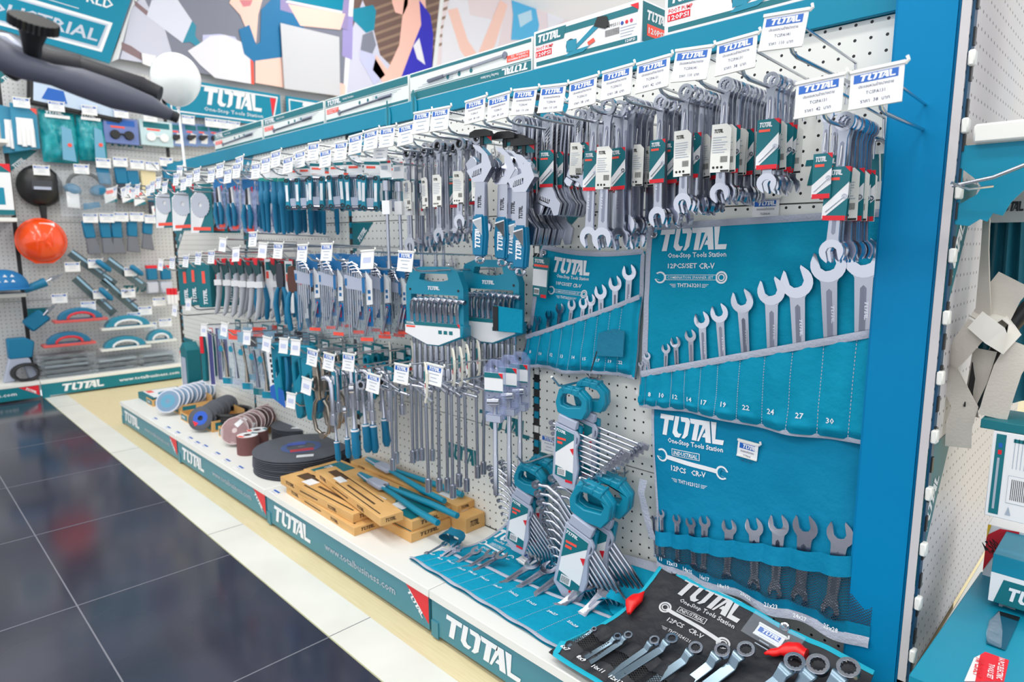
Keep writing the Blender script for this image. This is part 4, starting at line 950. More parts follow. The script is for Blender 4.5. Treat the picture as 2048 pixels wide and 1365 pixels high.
# ------------------------------------------------------------------ E: black roll sloping over the deck
cE = [Vector((-.805, -.338, GZ+.012)), Vector((-.28, -.352, GZ+.005)), Vector((-.28, -.098, .238)), at(1325, 1140, Y=-.05)]
EW, EH = .525, .33
def SE(u, v, off=0):
    a, c = u/EW, v/EH
    P = cE[0]*(1-a)*(1-c)+cE[1]*a*(1-c)+cE[2]*a*c+cE[3]*(1-a)*c
    bow = .030*sin(pi*c)*(1-a)**2
    d = .008*N3(u*8, v*8, 51)+.004*abs(N3(u*20, v*17, 53))-.010*sin(pi*c)
    o = off+d
    return Vector((P.x+bow*.7, P.y-.35*o, P.z+.93*o+.006))
fe = lambda px, py: find(SE, EW, EH, px, py)
t = thing('spanner_roll', 'black tool roll with light teal edging sloping from the board over the deck front', 'tool roll', T(-.55, -.2, GZ)); I5 = t.matrix_world.inverted()
SEl = lambda u, v, o=0: I5 @ SE(u, v, o)
TEDGE = mat('bright_teal_edge', (0, 170, 196), .7)
b = MB(); b.grid(70, 50, lambda i, j: tuple(SEl(i*EW, j*EH, 0)), BCANVAS); b.grid(70, 50, lambda i, j: tuple(SEl(i*EW, j*EH, -.002)), BCANVAS); b.build('backing', t, smooth=80)
b = MB(); strip(b, SEl, [(0, .03), (.0, EH), (EW, EH)], .011, TEDGE, .001, 100); strip(b, SEl, [(0, .035), (.02, 0), (EW, 0)], .011, TEDGE, .0075, 80); b.build('binding', t, smooth=80)
vb0 = fe(1228, 1318)[1]; 
pb, pt_ = (lambda a: a[1])(fe(1180, 1300)), fe(1300, 1310)[1]
vs0 = fe(1160, 1303); vs1 = fe(1345, 1365)
netlo = lambda u: .045
nethi = lambda u: .085
bandhi = lambda u: .120
nE = [('6x7', 1131, 1326), ('8x9', 1155, 1344), ('10x11', 1183, 1357), ('12x13', 1212, 1368)]
xE = [.0]+[fe(x, 1345)[0] for x in (1150, 1185, 1215, 1255, 1300, 1350, 1405, 1460, 1520, 1580)]+[EW]
xE = [EW*k/12 for k in range(13)]
def panE(u):
    for a, c in zip(xE[:-1], xE[1:]):
        if a <= u <= c: return .004+.009*abs(sin(pi*(u-a)/(c-a)))
    return .004
b = MB()
for lo, hi in ((.004, netlo(0)), (nethi(0), bandhi(0))): b.grid(120, 5, lambda i, j: tuple(SEl(i*EW, lo+j*(hi-lo), panE(i*EW)*(1 if lo > .01 else .3+.7*j))), BCANVAS)
b.build('pocket_panel', t, smooth=80)
b = MB(); b.grid(120, 6, lambda i, j: tuple(SEl(i*EW, netlo(0)+j*(nethi(0)-netlo(0)), panE(i*EW))), BNET); b.build('netting', t, smooth=80)
ua, va = fe(1340, 1192); ub, vb = fe(1478, 1262); vm = (va+vb)/2; b = RollB(t, lambda u, v, o: SE(u, vm+(v-vm)*(.84 if v < vm else 1), o))
logoset(b, ua, (va+vb)/2+.012, (ub-ua)*.98, l3=('12PCS', 'CR-V'), code='THT1024121', style=2, m=mat('silver_print', (205, 206, 208), .4), bg=BCANVAS); b.build('printing', t, smooth=0)
b = RollB(t, lambda u, v, o: SE(u, v, o+.011))
for k, n_ in enumerate(('6x7', '8x9', '10x11', '12x13', '14x15', '16x17', '18x19', '20x22', '21x23', '24x27', '25x28', '30x32')): b.text(n_, EW*(k+.5)/12, .018, .0095, PRINTW, .001, 'C')
b.build('pocket_numbers', t, smooth=0)
gromm(t, SE, *fe(1570, 1257), .010); gromm(t, SE, *fe(1350, 1146), .008)
# offset ring spanners in the black roll
def ring_spanner(S, u, v, ro, L, lab, grp):
    t = thing('ring_spanner', lab, 'spanner', frame(S, u, v, .011) @ RY(17), grp)
    b = MB(); th = ro*.55; b.M = VERT @ T(0, 0, ro*.9)
    b.prism(circ(0, 0, ro, 26), -th/2, th/2, CHROME, holes=[star(ro*.68)]); b.build('ring', t, bevel=ro*.05)
    b = MB(); w = ro*.62
    pts = [(0, -ro*.9, -ro*.85), (0, -ro*.95, -ro*1.15), (0, -ro*.7, -ro*1.7), (0, -.001, -ro*2.4), (0, 0.001, -L)]
    vs = []; 
    for i, p in enumerate(pts):
        ww = w*(1.25 if i < 2 else 1)
        vs += [(-ww, p[1]-ro*.16, p[2]), (ww, p[1]-ro*.16, p[2]), (ww, p[1]+ro*.16, p[2]), (-ww, p[1]+ro*.16, p[2])]
    fs = [(3, 2, 1, 0)]+[(i*4+k, i*4+(k+1) % 4, i*4+4+(k+1) % 4, i*4+4+k) for i in range(len(pts)-1) for k in range(4)]+[tuple(len(vs)-4+k for k in range(4))]
    b.add(vs, fs, BSTEEL); b.build('shank', t, bevel=ro*.06)
    return t
hE = [(1191, 1268, 4.5), (1238, 1283, 6.5), (1260, 1281, 7.5), (1313, 1292, 9), (1347, 1289, 10.5), (1395, 1308, 12), (1449, 1313, 13.5), (1496, 1312, 15), (1592, 1338, 17.5), (1640, 1343, 19), (1700, 1350, 19)]
for k, (x, y, rp) in enumerate(hE):
    u, v = fe(x, y); P = SE(u, v); z = (P-CAM).dot(cf); ro = rp*z/FPX*1.16
    u, v = fe(x, y+rp*.5)
    ring_spanner(SE, u, v, ro, max(.05, v-.03), '%s ring spanner from the left in the black roll' % ordw(k), 'ring spanners in the black roll')
t = thing('price_card', 'price card in a clear pocket on the black roll beside its eyelet', 'price card', frame(SE, *fe(1545, 1268), .006) @ T(0, 0, 0)); label_card(t, .052, .022, 1, 'card')
b = MB(); b.M = VERT; b.rect(-.045, .055, -.034, .02, .003, CLEAR); b.build('clear_sleeve', t)
# red deflated balloons on the black roll
for pts, lab in (((( 1290, 1192), (1278, 1206), (1265, 1218), (1260, 1240)), 'limp red balloon scrap on the left edge of the black roll'), (((1530, 1318), (1560, 1312), (1590, 1308), (1614, 1318)), 'limp red balloon lying above the rings of the black roll')):
    P = [SE(*fe(x, y), .012) for x, y in pts]; o = P[0]; t = None
    b = MB(); r = [.002, .012, .014, .004] if 'scrap' in lab else [.003, .009, .016, .012]
    Q = [p-o for p in P]; QQ = []; RR = []
    for i in range(3):
        for k in range(4): s = k/4; QQ.append(tuple(Q[i].lerp(Q[i+1], s))); RR.append(r[i]*(1-s)+r[i+1]*s)
    QQ.append(tuple(Q[3])); RR.append(r[3]); b.tube(QQ, RR, mat('red_rubber', (240, 24, 22), .35), 10, M=T(0, 0, 0) )
    b.v = [(x, y, z*.9+.002*sin(x*300)) for x, y, z in b.v]
    ob = b.build('balloon_scrap', smooth=80); ob.location = o; tag(ob, lab, 'balloon')
# ================================================================== SPANNER SETS IN TEAL CARRIERS
def carrier(n=10, bent=True):
    t = thing('spanner_set', 'x', 'spanner set')
    b = MB(); b.M = VERT       # handle: trapezoid loop
    out = [(-.046, -.008), (-.056, .03), (-.046, .086), (-.030, .096), (.022, .096), (.056, .066), (.060, .022), (.046, -.016), (.0, -.02)]
    inn = [(-.036, .024), (-.038, .05), (-.030, .07), (-.002, .076), (.024, .072), (.040, .052), (.036, .03), (-.01, .018)]
    b.prism(out, -.018, .018, TEALP, holes=[inn])
    b.prism([(x*1.04, y*1.03) for x, y in out], -.012, .004, TEALP, holes=[[(x*.94, .048+(y-.048)*.94) for x, y in inn]])
    for s in (-.03, .0, .024): b.box(s-.004, s+.004, .080, .100, -.019, .0195, TEALP)
    b.v = [(x*.84, y, -.01+(z+.01)*.70) for x, y, z in b.v]; b.build('carry_handle', t, bevel=.002)
    b = MB(); b.M = VERT; b.prism([(-.030, -.01), (.026, -.022), (.024, -.046), (-.034, -.034)], .006, .024, GPLAS); b.build('clamp_plate', t, bevel=.002, label='grey clamp plate')
    b = MB(); b.M = VERT; b.prism([(-.034, -.03), (.028, -.04), (.034, -.185), (.012, -.205), (-.022, -.205), (-.036, -.18)], -.014, .004, TEALP); b.build('spine', t, bevel=.002)
    b = MB(); b.M = VERT
    b.prism([(-.040, -.035), (.026, -.048), (.036, -.06), (.036, -.075), (.030, -.095), (.040, -.15), (.034, -.215), (-.010, -.215), (-.038, -.19)], .014, .024, GPLAS, holes=[[(.0295, -.062), (.0325, -.066), (.0325, -.08), (.028, -.084)]])
    b.build('front_frame', t, bevel=.0015, label='grey front frame')
    b = MB(); b.M = VERT
    b.prism([(-.034, -.045), (.022, -.056), (.027, -.195), (-.030, -.183)], .0242, .0248, CARD)
    b.poly([(-.034, -.045), (.022, -.056), (.0225, -.072), (-.032, -.12)], .0252, TEALD); b.poly([(-.030, -.155), (.026, -.166), (.027, -.195), (-.030, -.183)], .0252, TEALD)
    b.logo(-.026, -.062, .034, PRINTW, .0256, h=.008, M=RZ(-9) @ T(-.0, -.0, 0)); b.rect(-.029, -.002, -.08, -.074, .0256, CORAL); b.rect(-.028, -.012, -.092, -.085, .0256, CORAL); b.rect(-.022, .004, -.181, -.160, .0256, CARD)
    for k in range(8): b.rect(-.02+k*.0026, -.0188+k*.0026, -.179, -.163, .0258, BLACK)
    b.poly([(.012, -.10), (.0235, -.095), (.0235, -.115)], .0256, RED); b.rect(.004, .026, -.196, -.189, .0256, RED)
    b.build('printed_card', t, smooth=0)
    for k in range(n):
        s = 1-.075*k; y = -.055-k*.0145; zz = .006
        b = MB(); b.M = VERT @ T(0, y, zz) @ RZ(-38 if bent else -8)
        Ln = .235*s+.02; r = .0034*s+.0010; rr = .0095*s+.001
        if bent:
            b.tube([(-Ln*.55, -.03*s, 0), (-Ln*.5, -.012*s, .0), (-Ln*.38, 0, 0), (Ln*.62, 0, 0), (Ln*.74, -.014*s, 0), (Ln*.8, -.034*s, 0)], r, CHROME, 8)
            for x, yy, a in ((-Ln*.57, -.037*s, 90), (Ln*.82, -.04*s, 90)): b.prism(circ(x, yy, rr*.9, 14), -rr*.5, rr*.5, CHROME, holes=[circ(x, yy, rr*.5, 10)])
        else:
            b.tube([(-.045*s-.01, 0, 0), (Ln*.62, 0, 0)], r, CHROME, 8); b.prism(circ(Ln*.62, 0, rr*.8, 14), -rr*.5, rr*.5, CHROME, holes=[circ(Ln*.62, 0, rr*.45, 8)]); b.prism(circ(-.052*s-.01, 0, rr*.7, 12), -rr*.4, rr*.4, CHROME)
            b.prism([(Ln*.62+rr*.4, -rr*.8), (Ln*.62+rr*2, -rr*.7), (Ln*.62+rr*2, rr*.7), (Ln*.62+rr*.4, rr*.8)], -rr*.4, rr*.4, CHROME)
        b.build('spanner', t, smooth=50)
    return t
CB = Proto(carrier(10, True)); CS = Proto(carrier(9, False))
def put_car(P, px, py, Y, rz, ry, sc, lab):
    q = at(px, py, Y=Y); P.put(T(q.x, Y, q.z) @ RY(ry) @ RZ(rz) @ S3(sc), lab, 'spanner sets in teal carriers')
put_car(CS, 1146, 822, -.105, 10, 4, .86, 'straight spanner set in a teal carrier under the ten-piece roll, front one')
put_car(CS, 1182, 808, -.065, 10, 4, .86, 'straight spanner set hanging behind the front one under the ten-piece roll')
put_car(CB, 1058, 972, -.105, 14, 12, .86, 'bent ring spanner set at left, front one, above the flat roll')
put_car(CB, 1082, 958, -.065, 14, 10, .86, 'bent ring spanner set at left, hanging behind the front one')
put_car(CB, 1180, 1025, -.120, 12, 14, 1.06, 'largest bent ring spanner set, front one, touching the flat roll')
put_car(CB, 1216, 1008, -.07, 12, 12, 1.08, 'largest bent ring spanner set, hanging behind the front one')
q = at(1098, 888, Y=-.03); t = thing('price_card', 'price card hanging left of the straight spanner sets on the pegboard', 'price card', T(q.x, -.03, q.z+.02)); label_card(t, .055, .046, 1, 'card')
for x, y, lab in ((1116, 775, 'short chrome hook carrying the straight spanner sets'), (1045, 930, 'short chrome hook carrying the left bent spanner sets'), (1172, 975, 'short chrome hook carrying the largest bent spanner sets')):
    q = at(x, y, Y=-.14); hook(q.x, q.z, -.15, None, lab, 'short hooks for spanner sets', key='short')
# ================================================================== GOODS ON THE DECK
def kraft(w, d, h, style=0):
    """carton with its base centre at the origin, long side along x"""
    t = thing('kraft_carton', 'x', 'carton')
    b = MB(); b.box(-w/2, w/2, -d/2, d/2, 0, h, KRAFT); b.build('carton_body', t, bevel=.0012)
    b = MB()
    F = VERT @ T(0, 0, d/2)                      # front face
    b.M = F; b.logo(-w*.42, h*.42, h*2.3, KRAFTD, .0006, h=h*.42); b.rect(-w*.2, w*.05, h*.42, h*.58, .0006, KRAFTD); b.logo(w*.18, h*.25, h*2, KRAFTD, .0006, h=h*.38)
    b.M = T(w/2, 0, 0) @ WALL; b.logo(-d*.3, h*.35, d*.5, KRAFTD, .0006, h=h*.4)      # end face
    b.M = T(0, 0, h+.0)
    if style == 0:
        b.rect(-w*.2, w*.45, -d*.36, -d*.31, .0006, BLACK); b.rect(-w*.35, w*.3, d*.28, d*.34, .0006, KRAFTD); b.rect(-w*.42, -w*.2, -d*.1, d*.32, .0006, KRAFTD)
        b.rect(-w*.28, -w*.16, -d*.25, d*.12, .0009, CARD); b.rect(-w*.1, w*.3, -d*.12, -d*.02, .0006, KRAFTD)
    elif style == 1:
        b.poly([(w*.34, -d*.45), (w*.48, -d*.45), (w*.48, d*.45), (w*.1, d*.45), (w*.22, .0)], .0006, TEALD); b.poly([(-w*.46, -d*.4), (-w*.3, -d*.4), (-w*.3, d*.4), (-w*.46, d*.4)], .0006, TEALD); b.logo(-w*.45, -d*.1, w*.12, PRINTW, .0009, h=d*.2)
        for y in (.05, .12, -.2): b.rect(-w*.1, w*.12, d*y, d*(y+.03), .0006, TEALD)
        b.rect(w*.12, w*.2, -d*.42, -d*.18, .0009, CARD); b.rect(w*.27, w*.36, -d*.3, 0, .0009, CARD)
    else: b.rect(-w*.3, w*.4, -d*.1, -d*.05, .0006, KRAFTD); b.rect(w*.30, w*.42, -d*.2, d*.2, .0009, CARD); b.rect(-w*.3, w*.2, d*.2, d*.25, .0006, KRAFTD)
    b.build('print', t, smooth=0)
    return t
def putc(w, d, h, st, x, y, z, rz, lab): t = kraft(w, d, h, st); t.matrix_world = T(x, y, z) @ RZ(rz); tag(t, lab, 'carton', 'kraft cartons on the deck')
putc(.45, .10, .026, 0, -1.80, -.262, GZ, -1.5, 'lowest narrow kraft carton at the deck edge, left of the kraft pile')
putc(.45, .10, .028, 0, -1.83, -.258, GZ+.0265, 1, 'narrow kraft carton stacked on the lowest one at the deck edge')
putc(.62, .145, .028, 1, -1.735, -.155-.0, GZ, 0, 'bottom wide kraft carton with teal print in the middle of the pile')
putc(.62, .145, .030, 1, -1.745, -.150, GZ+.0285, 1, 'upper wide kraft carton with teal corner print carrying the bolt cutter')
putc(.48, .072, .026, 0, -1.70, -.235, GZ+.0595, -7, 'topmost narrow kraft carton with black tool print, lying askew on the pile')
putc(.60, .075, .045, 2, -1.66, -.042, GZ, 0, 'kraft carton against the pegboard at the right end of the pile')
putc(.58, .070, .022, 2, -1.70, -.040, GZ+.0455, 1, 'kraft carton on top of the one against the pegboard')
def cutter(L, lab, P):
    t = thing('bolt_cutter', lab, 'bolt cutter', P, 'teal bolt cutters on the cartons')
    for s in (-1, 1):
        b = MB(); b.tube([(-L*.08, s*.006, .014), (L*.15, s*.014, .014), (L*.5, s*.030, .013), (L*.78, s*.034, .013)], [.006, .008, .010, .009], TEALP, 10); b.build('handle', t, smooth=60)
    b = MB(); b.prism([(-L*.25, -.016), (-L*.05, -.022), (-L*.02, 0), (-L*.05, .022), (-L*.25, .016)], .006, .022, GPLAS); b.prism([(-L*.45, -.006), (-L*.25, -.016), (-L*.25, .016), (-L*.45, .010)], .008, .02, TEALP); b.build('jaw_cover', t, bevel=.003)
    b = MB(); b.tube([(-L*.04, 0, .014), (-L*.0, 0, .014)], .012, CHROME, 10); b.build('pivot', t)
cutter(.40, 'teal bolt cutter with grey head lying on the wide kraft carton', T(-1.66, -.145, GZ+.060) @ RZ(-2))
cutter(.40, 'teal bolt cutter lying behind the first, on the cartons by the pegboard', T(-1.75, -.055, GZ+.069) @ RZ(-1))
# abrasive discs -------------------------------------------------------------
def disc(R, th, m, face=None, hub=True, bore=.011):
    b = MB(); b.lathe([(bore, 0), (bore, th), (R*.96, th), (R, th*.7), (R, th*.2), (R*.96, 0), (bore, 0)], m, 40)
    if face: b.lathe([(bore, th+.0003), (bore, th+.0006), (R*.5, th+.0006), (R*.5, th+.0003)], face, 28)
    return b
def bigdisc(R):
    t = thing('cutting_disc', 'x', 'disc'); disc(R, .0042, DISC).build('disc_body', t, smooth=50)
    b = MB(); z = .0046
    b.prism(circ(0, 0, R*.42, 28), z, z+.0002, mat('disc_blue', (74, 98, 150), .6), holes=[circ(0, 0, R*.30, 24)]); b.poly([(-R*.2, -R*.36), (R*.28, -R*.3), (R*.25, -R*.12), (-R*.22, -R*.18)], z+.0004, mat('disc_red', (190, 60, 74), .6)); b.poly([(-R*.3, R*.1), (R*.1, R*.16), (R*.06, R*.34), (-R*.3, R*.28)], z+.0004, mat('disc_navy', (70, 90, 180), .6))
    b.rect(-R*.06, R*.28, -R*.74, -R*.58, z+.0004, CARD)
    b.prism(circ(0, 0, .013, 16), z, z+.0006, SATIND); b.build('printed_label', t, smooth=0)
    return t
D1 = Proto(bigdisc(.175)); c1 = at(603, 893, Z=GZ+.075)
for k in range(11):
    D1.put(T(c1.x+random.uniform(-.006, .006), c1.y+.0, GZ+.0068*k) @ RZ(k*40+20), '%s large black cutting disc from the bottom of the front stack' % ordw(k), 'large cutting discs, front stack')
D2 = Proto(bigdisc(.125)); c2 = at(602, 838, Z=GZ+.075)
for k in range(9):
    D2.put(T(c2.x+random.uniform(-.003, .003), c2.y, GZ+.0065*k) @ RZ(k*50), '%s mid-size black cutting disc from the bottom of the stack behind' % ordw(k), 'mid-size cutting discs, back stack')
def small_disc(m, lab_m):
    t = thing('grinding_disc', 'x', 'disc'); disc(.043, .0052, m, None).build('disc_body', t, smooth=50)
    b = MB(); b.prism(circ(0, 0, .040, 24), .0054, .0058, lab_m, holes=[circ(0, 0, .014, 16)]); b.prism(circ(0, 0, .016, 16), .0054, .006, SATIN, holes=[circ(0, 0, .011, 12)]); b.poly([(-.03, -.03), (.0, -.038), (.004, -.022), (-.024, -.016)], .0061, CORAL); b.poly([(.0, .02), (.03, .024), (.024, .034), (.0, .036)], .0061, TEALD)
    b.build('paper_label', t, smooth=0); return t
D3 = Proto(small_disc(RDISC, CARD))
for (px, py, nn, wh) in ((495, 873, 13, 'front'), (514, 860, 12, 'rear')):
    c3 = at(px, py, Z=GZ+.07)
    for k in range(nn): D3.put(T(c3.x, c3.y, GZ+.0058*k) @ RZ(k*33), '%s small reddish grinding disc from the bottom, %s column' % (ordw(k), wh), 'small grinding discs, %s column' % wh)
def row(P, n, p0, p1, Z0, lab, grp, tilt=70, yaw=0, jit=.006):
    """discs standing in a row from p0 to p1 (points of the place)"""
    for k in range(n):
        q = p0.lerp(p1, k/(n-1)); P.put(T(q.x+random.uniform(-jit, jit), q.y, q.z) @ RZ(yaw+random.uniform(-7, 7)) @ RX(tilt+random.uniform(-6, 6)) @ RZ(random.uniform(0, 360)), lab % ordw(k), grp)
def flap():
    t = thing('flap_disc', 'x', 'disc'); b = MB(); b.lathe([(.010, .0), (.010, .003), (.03, .004), (.056, .003), (.060, .0015), (.056, .0)], mat('flap_white', (206, 210, 222), .4), 28); b.lathe([(.036, .0042), (.052, .0036), (.053, .0034)], mat('flap_ring', (120, 150, 180), .4), 28); b.build('disc_body', t, smooth=50)
    b = MB(); b.prism(circ(0, 0, .034, 20), .0042, .0048, mat('flap_blue', (90, 160, 190), .5), holes=[circ(0, 0, .012, 14)]); b.build('paper_label', t, smooth=0); return t
FD = Proto(flap())
row(FD, 12, at(336, 803, Z=GZ+.07), at(432, 775, Z=GZ+.07), 0, '%s pale flap disc from the front of the row standing in cartons', 'pale flap discs standing in a row', 62, 48)
def rdisc(m):
    t = thing('sanding_disc', 'x', 'disc'); b = disc(.058, .0022, m, None); b.lathe([(.0582, 0), (.0595, .0011), (.0582, .0022)], mat('disc_rim_pale', (214, 196, 196), .6), 40); b.build('disc_body', t, smooth=50)
    b = MB(); b.poly([(-.05, -.014), (-.018, -.02), (-.016, .002), (-.048, .006)], .0032, CARD); b.build('paper_label', t, smooth=0); return t
RD = Proto(rdisc(mat('sanding_red', (150, 104, 108), .7, bump=(300, .3))))
row(RD, 12, at(470, 862, Z=GZ+.065), at(556, 822, Z=GZ+.065), 0, '%s brownish red sanding disc from the front of its row', 'brownish red sanding discs in a row', 58, 46)
def ndisc():
    t = thing('cup_disc', 'x', 'disc'); disc(.055, .0075, DISC).build('disc_body', t, smooth=50)
    b = MB(); b.prism(circ(0, 0, .032, 20), .0078, .0084, mat('disc_bright_blue', (30, 90, 200), .5), holes=[circ(0, 0, .012, 14)]); b.poly([(.0, -.035), (.03, -.03), (.02, -.012)], .009, RED); b.build('paper_label', t, smooth=0); return t
ND = Proto(ndisc())
row(ND, 8, at(403, 838, Z=GZ+.06), at(452, 812, Z=GZ+.06), 0, '%s black disc with blue label from the front of the cartons', 'black discs with blue labels', 60, 46)
# open display cartons
def tray(w, d, h, m, lab, P, front=TEALD):
    t = thing('display_carton', lab, 'carton', P)
    b = MB(); k = .0018
    b.box(-w/2, w/2, -d/2, d/2, 0, k, m); b.box(-w/2, w/2, -d/2, -d/2+k, k, h, m); b.box(-w/2, w/2, d/2-k, d/2, k, h*1.6, m); b.box(-w/2, -w/2+k, -d/2+k, d/2-k, k, h, m); b.box(w/2-k, w/2, -d/2+k, d/2-k, k, h, m); b.build('tray', t)
    b = MB(); b.M = VERT @ T(0, 0, d/2); b.rect(-w*.4, w*.4, h*.15, h*.8, .0006, front); b.logo(-w*.34, h*.35, w*.5, PRINTW, .001, h=h*.25); b.M = T(w/2, 0, 0) @ WALL; b.rect(-d*.4, d*.0, h*.15, h*.8, .0006, front); b.build('front_print', t, smooth=0)
for (px, py, w_, d_, h_, lab) in ((352, 826, .14, .16, .045, 'open kraft display carton holding the pale flap discs, front one'), (372, 845, .10, .13, .04, 'small open kraft carton with teal front, before the flap discs'), (418, 862, .12, .15, .05, 'open kraft carton holding black discs with blue labels'), (452, 880, .12, .20, .045, 'open kraft carton beneath the brownish red sanding discs'), (302, 812, .10, .10, .035, 'small cream carton beside the flat teal carton at the deck end')):
    q = at(px, py, Z=GZ); tray(w_, d_, h_, KRAFT, lab, T(q.x-.02, q.y+d_/2, GZ) @ RZ(0))
q = at(283, 803, Z=GZ)
t = thing('product_carton', 'flat teal carton with white top at the far end of the deck', 'carton', T(q.x+.02, q.y+.11, GZ)); b = MB(); b.box(-.11, .11, -.10, .10, 0, .035, TEALD); b.build('carton_body', t, bevel=.001)
b = MB(); b.rect(-.10, .10, -.08, .09, .0356, CARD); b.prism(circ(.03, .02, .06, 20), .036, .0364, TEALP, holes=[circ(.03, .02, .045, 18)]); b.rect(-.09, -.03, -.07, -.04, .0362, CORAL); b.build('print', t, smooth=0)
q = at(430, 805, Z=GZ)
t = thing('cable_coil', 'coiled black rubber belt lying behind the cartons of black discs', 'belt', T(at(480, 822, Z=GZ+.06).x, -.10, GZ+.03))
b = MB(); R0 = .10
for k in range(3): b.tube([(R0*cos(a), R0*.8*sin(a), .012*k+.01) for a in [2*pi*i/28 for i in range(28)]], .011, BPLAS, 8, True)
b.build('coil', t, smooth=60)
# price stickers along the deck edge
for k, (px, py) in enumerate(((308, 838), (334, 856), (353, 866), (378, 877), (392, 886), (408, 893), (432, 908), (452, 922), (478, 936), (549, 985))):
    q = at(px, py, Z=GZ+.001); ob = MB(); ob.box(-.022, .022, -.014, .014, 0, .0008, CARD); ob.rect(-.02, .02, .004, .012, .001, BLUE); ob.rect(-.016, .014, -.004, -.001, .001, GREYP)
    o = ob.build('price_sticker', smooth=0); o.location = (q.x, q.y, GZ+.0004); tag(o, '%s price sticker from the far end along the front edge of the deck' % ordw(k), 'price sticker', 'price stickers on the deck edge')
# ================================================================== TOP SHELF CARTONS AND TOOLS
SZ = 1.388
def foot_box(L, px0, lab, seg=0):
    x1 = at(px0, 120, Y=-.012).x
    t = thing('product_carton', lab, 'carton', T(x1+L/2, .06, SZ)); h = .088; d = .14
    b = MB(); b.box(-L/2, L/2, -d/2, d/2, 0, h, CARD); b.build('carton_body', t, bevel=.0015)
    b = MB(); b.M = VERT @ T(0, 0, d/2); z = .0006
    b.poly([(-L/2+.01, h-.01), (-L/2+.16, h-.01), (L/2-.01, h-.01), (L/2-.01, h-.024), (-L/2+.01, h-.024)], z, TEALD)
    b.poly([(-L/2+.008, h-.006), (-L/2+.105, h-.006), (-L/2+.098, h-.034), (-L/2+.008, h-.034)], z*1.6, TEALD); b.logo(-L/2+.013, h-.029, .078, PRINTW, z*2.4, h=.018)
    b.text('FOOT PUMP', -L/2+.010, h-.046, .008, RED, z, width=.055); b.rect(-L/2+.008, -L/2+.06, h-.062, h-.048, z, RED); b.text('120PSI', -L/2+.011, h-.060, .009, PRINTW, z*2, width=.046)
    b.rect(-L/2+.01, L/2-.01, .006, .016, z, TEALD); b.text('120PSI', L/2-.04, .008, .006, PRINTW, z*2, width=.025)
    b.text('TMPP5511', .06, h-.04, .007, BLACK, z, width=.04, bold=False)
    for k in range(14): b.rect(.062+k*.0028, .0634+k*.0028, .03, .044, z, BLACK)
    b.poly([(L/2-.03, h-.006), (L/2-.008, h-.006), (L/2-.008, h-.02)], z*2.2, RED)
    for k, c in enumerate(('fb_blue', 'yt_red', 'ig_pink')): b.prism(circ(L/2-.05+k*.012, h-.038, .004, 10), z, z*1.6, mat(c, ((40, 80, 170), (220, 30, 40), (214, 60, 110))[k], .5))
    for k in range(4): b.rect(L/2-.055, L/2-.012-.004*k, h-.048-.006*k, h-.0465-.006*k, z, GREYP)
    # foot pump picture
    b.poly([(-.055, .012), (-.043, .010), (.055, .062), (.046, .072)], z*2, TEALP); b.prism(circ(-.038, .034, .014, 18), z*2, z*2.6, BPLAS, holes=[circ(-.038, .034, .011, 14)]); b.poly([(-.05, .02), (-.02, .02), (-.02, .045), (-.05, .045)], z*2.8, TEALP)
    b.poly([(.03, .060), (.062, .048), (.074, .056), (.066, .074), (.04, .078)], z*3, BPLAS); b.poly([(-.045, .010), (.0, .012), (.02, .022), (-.03, .02)], z*3, TEALP); b.poly([(.012, .03), (.03, .036), (.035, .028), (.016, .022)], z*3.3, CORAL)
    b.build('print', t, smooth=0)
    b = MB(); b.M = T(L/2, 0, 0) @ WALL; b.rect(-d/2+.003, d/2-.003, .004, h-.004, .0006, TEALD); b.logo(-.055, .05, .09, PRINTW, .001, h=.02); b.rect(-.05, .03, .018, .042, .001, CORAL); b.text('120PSI', -.045, .024, .012, PRINTW, .0014, width=.06); b.build('end_print', t, smooth=0)
    return x1
foot_box(.315, 1066, 'white and teal foot pump carton on the top shelf, left of its twin')
t = foot_box(.40, 1325, 'white and teal foot pump carton on the top shelf nearest the blue post')
def wrench_box(px0, px1, lab, flip):
    x0 = at(px0, 200, Y=-.012).x+.002; x1 = at(px1, 200, Y=-.012).x-.002; L = x1-x0; h = .082; d = .09
    t = thing('product_carton', lab, 'carton', T((x0+x1)/2, .04, SZ), 'torque wrench cartons on the top shelf')
    b = MB(); b.box(-L/2, L/2, -d/2, d/2, 0, h, mat('aged_white_carton', (228, 234, 232), .5)); b.build('carton_body', t, bevel=.001)
    b = MB(); b.M = VERT @ T(0, 0, d/2)
    if flip: b.M = b.M @ T(0, h, 0) @ RZ(180)
    b.rect(-L/2+.004, L/2-.004, h-.026, h-.004, .0006, TEALD); b.rect(-L/2+.004, L/2-.004, h-.030, h-.028, .0006, TEALD)
    b.logo(-L/2+.012, h-.024, .10, PRINTW, .0012, h=.017); b.text('One-Stop Tools Station', -L/2+.12, h-.018, .007, PRINTW, .0012, width=.07)
    b.rect(-L/2+.01, -L/2+.09, h-.052, h-.036, .0006, CORAL); b.text('TORQUE WRENCH', -L/2+.014, h-.043, .005, PRINTW, .0012, width=.07); b.text('0-300N.m  1/2', -L/2+.014, h-.050, .005, PRINTW, .0012, width=.06)
    b.rect(-L/2+.004, L/2-.004, .004, .012, .0006, TEALD)
    b.tube([(-L*.3, .026, .002), (L*.32, .036, .002)], .0035, SATIN, 6); b.tube([(L*.18, .034, .002), (L*.32, .036, .002)], .005, SATIND, 6); b.prism(circ(-L*.31, .026, .009, 12), 0, .003, SATIND)
    for k in range(3): b.prism(circ(-L*.05+.05*k, h-.042, .006, 8), 0, .001, TEALD)
    for k in range(4): b.rect(L*.1, L*.42-.02*k, h-.036-.005*k, h-.0345-.005*k, .0006, GREYP)
    b.build('print', t, smooth=0)
wrench_box(816, 1062, 'torque wrench carton standing upside down beside the foot pump carton', True)
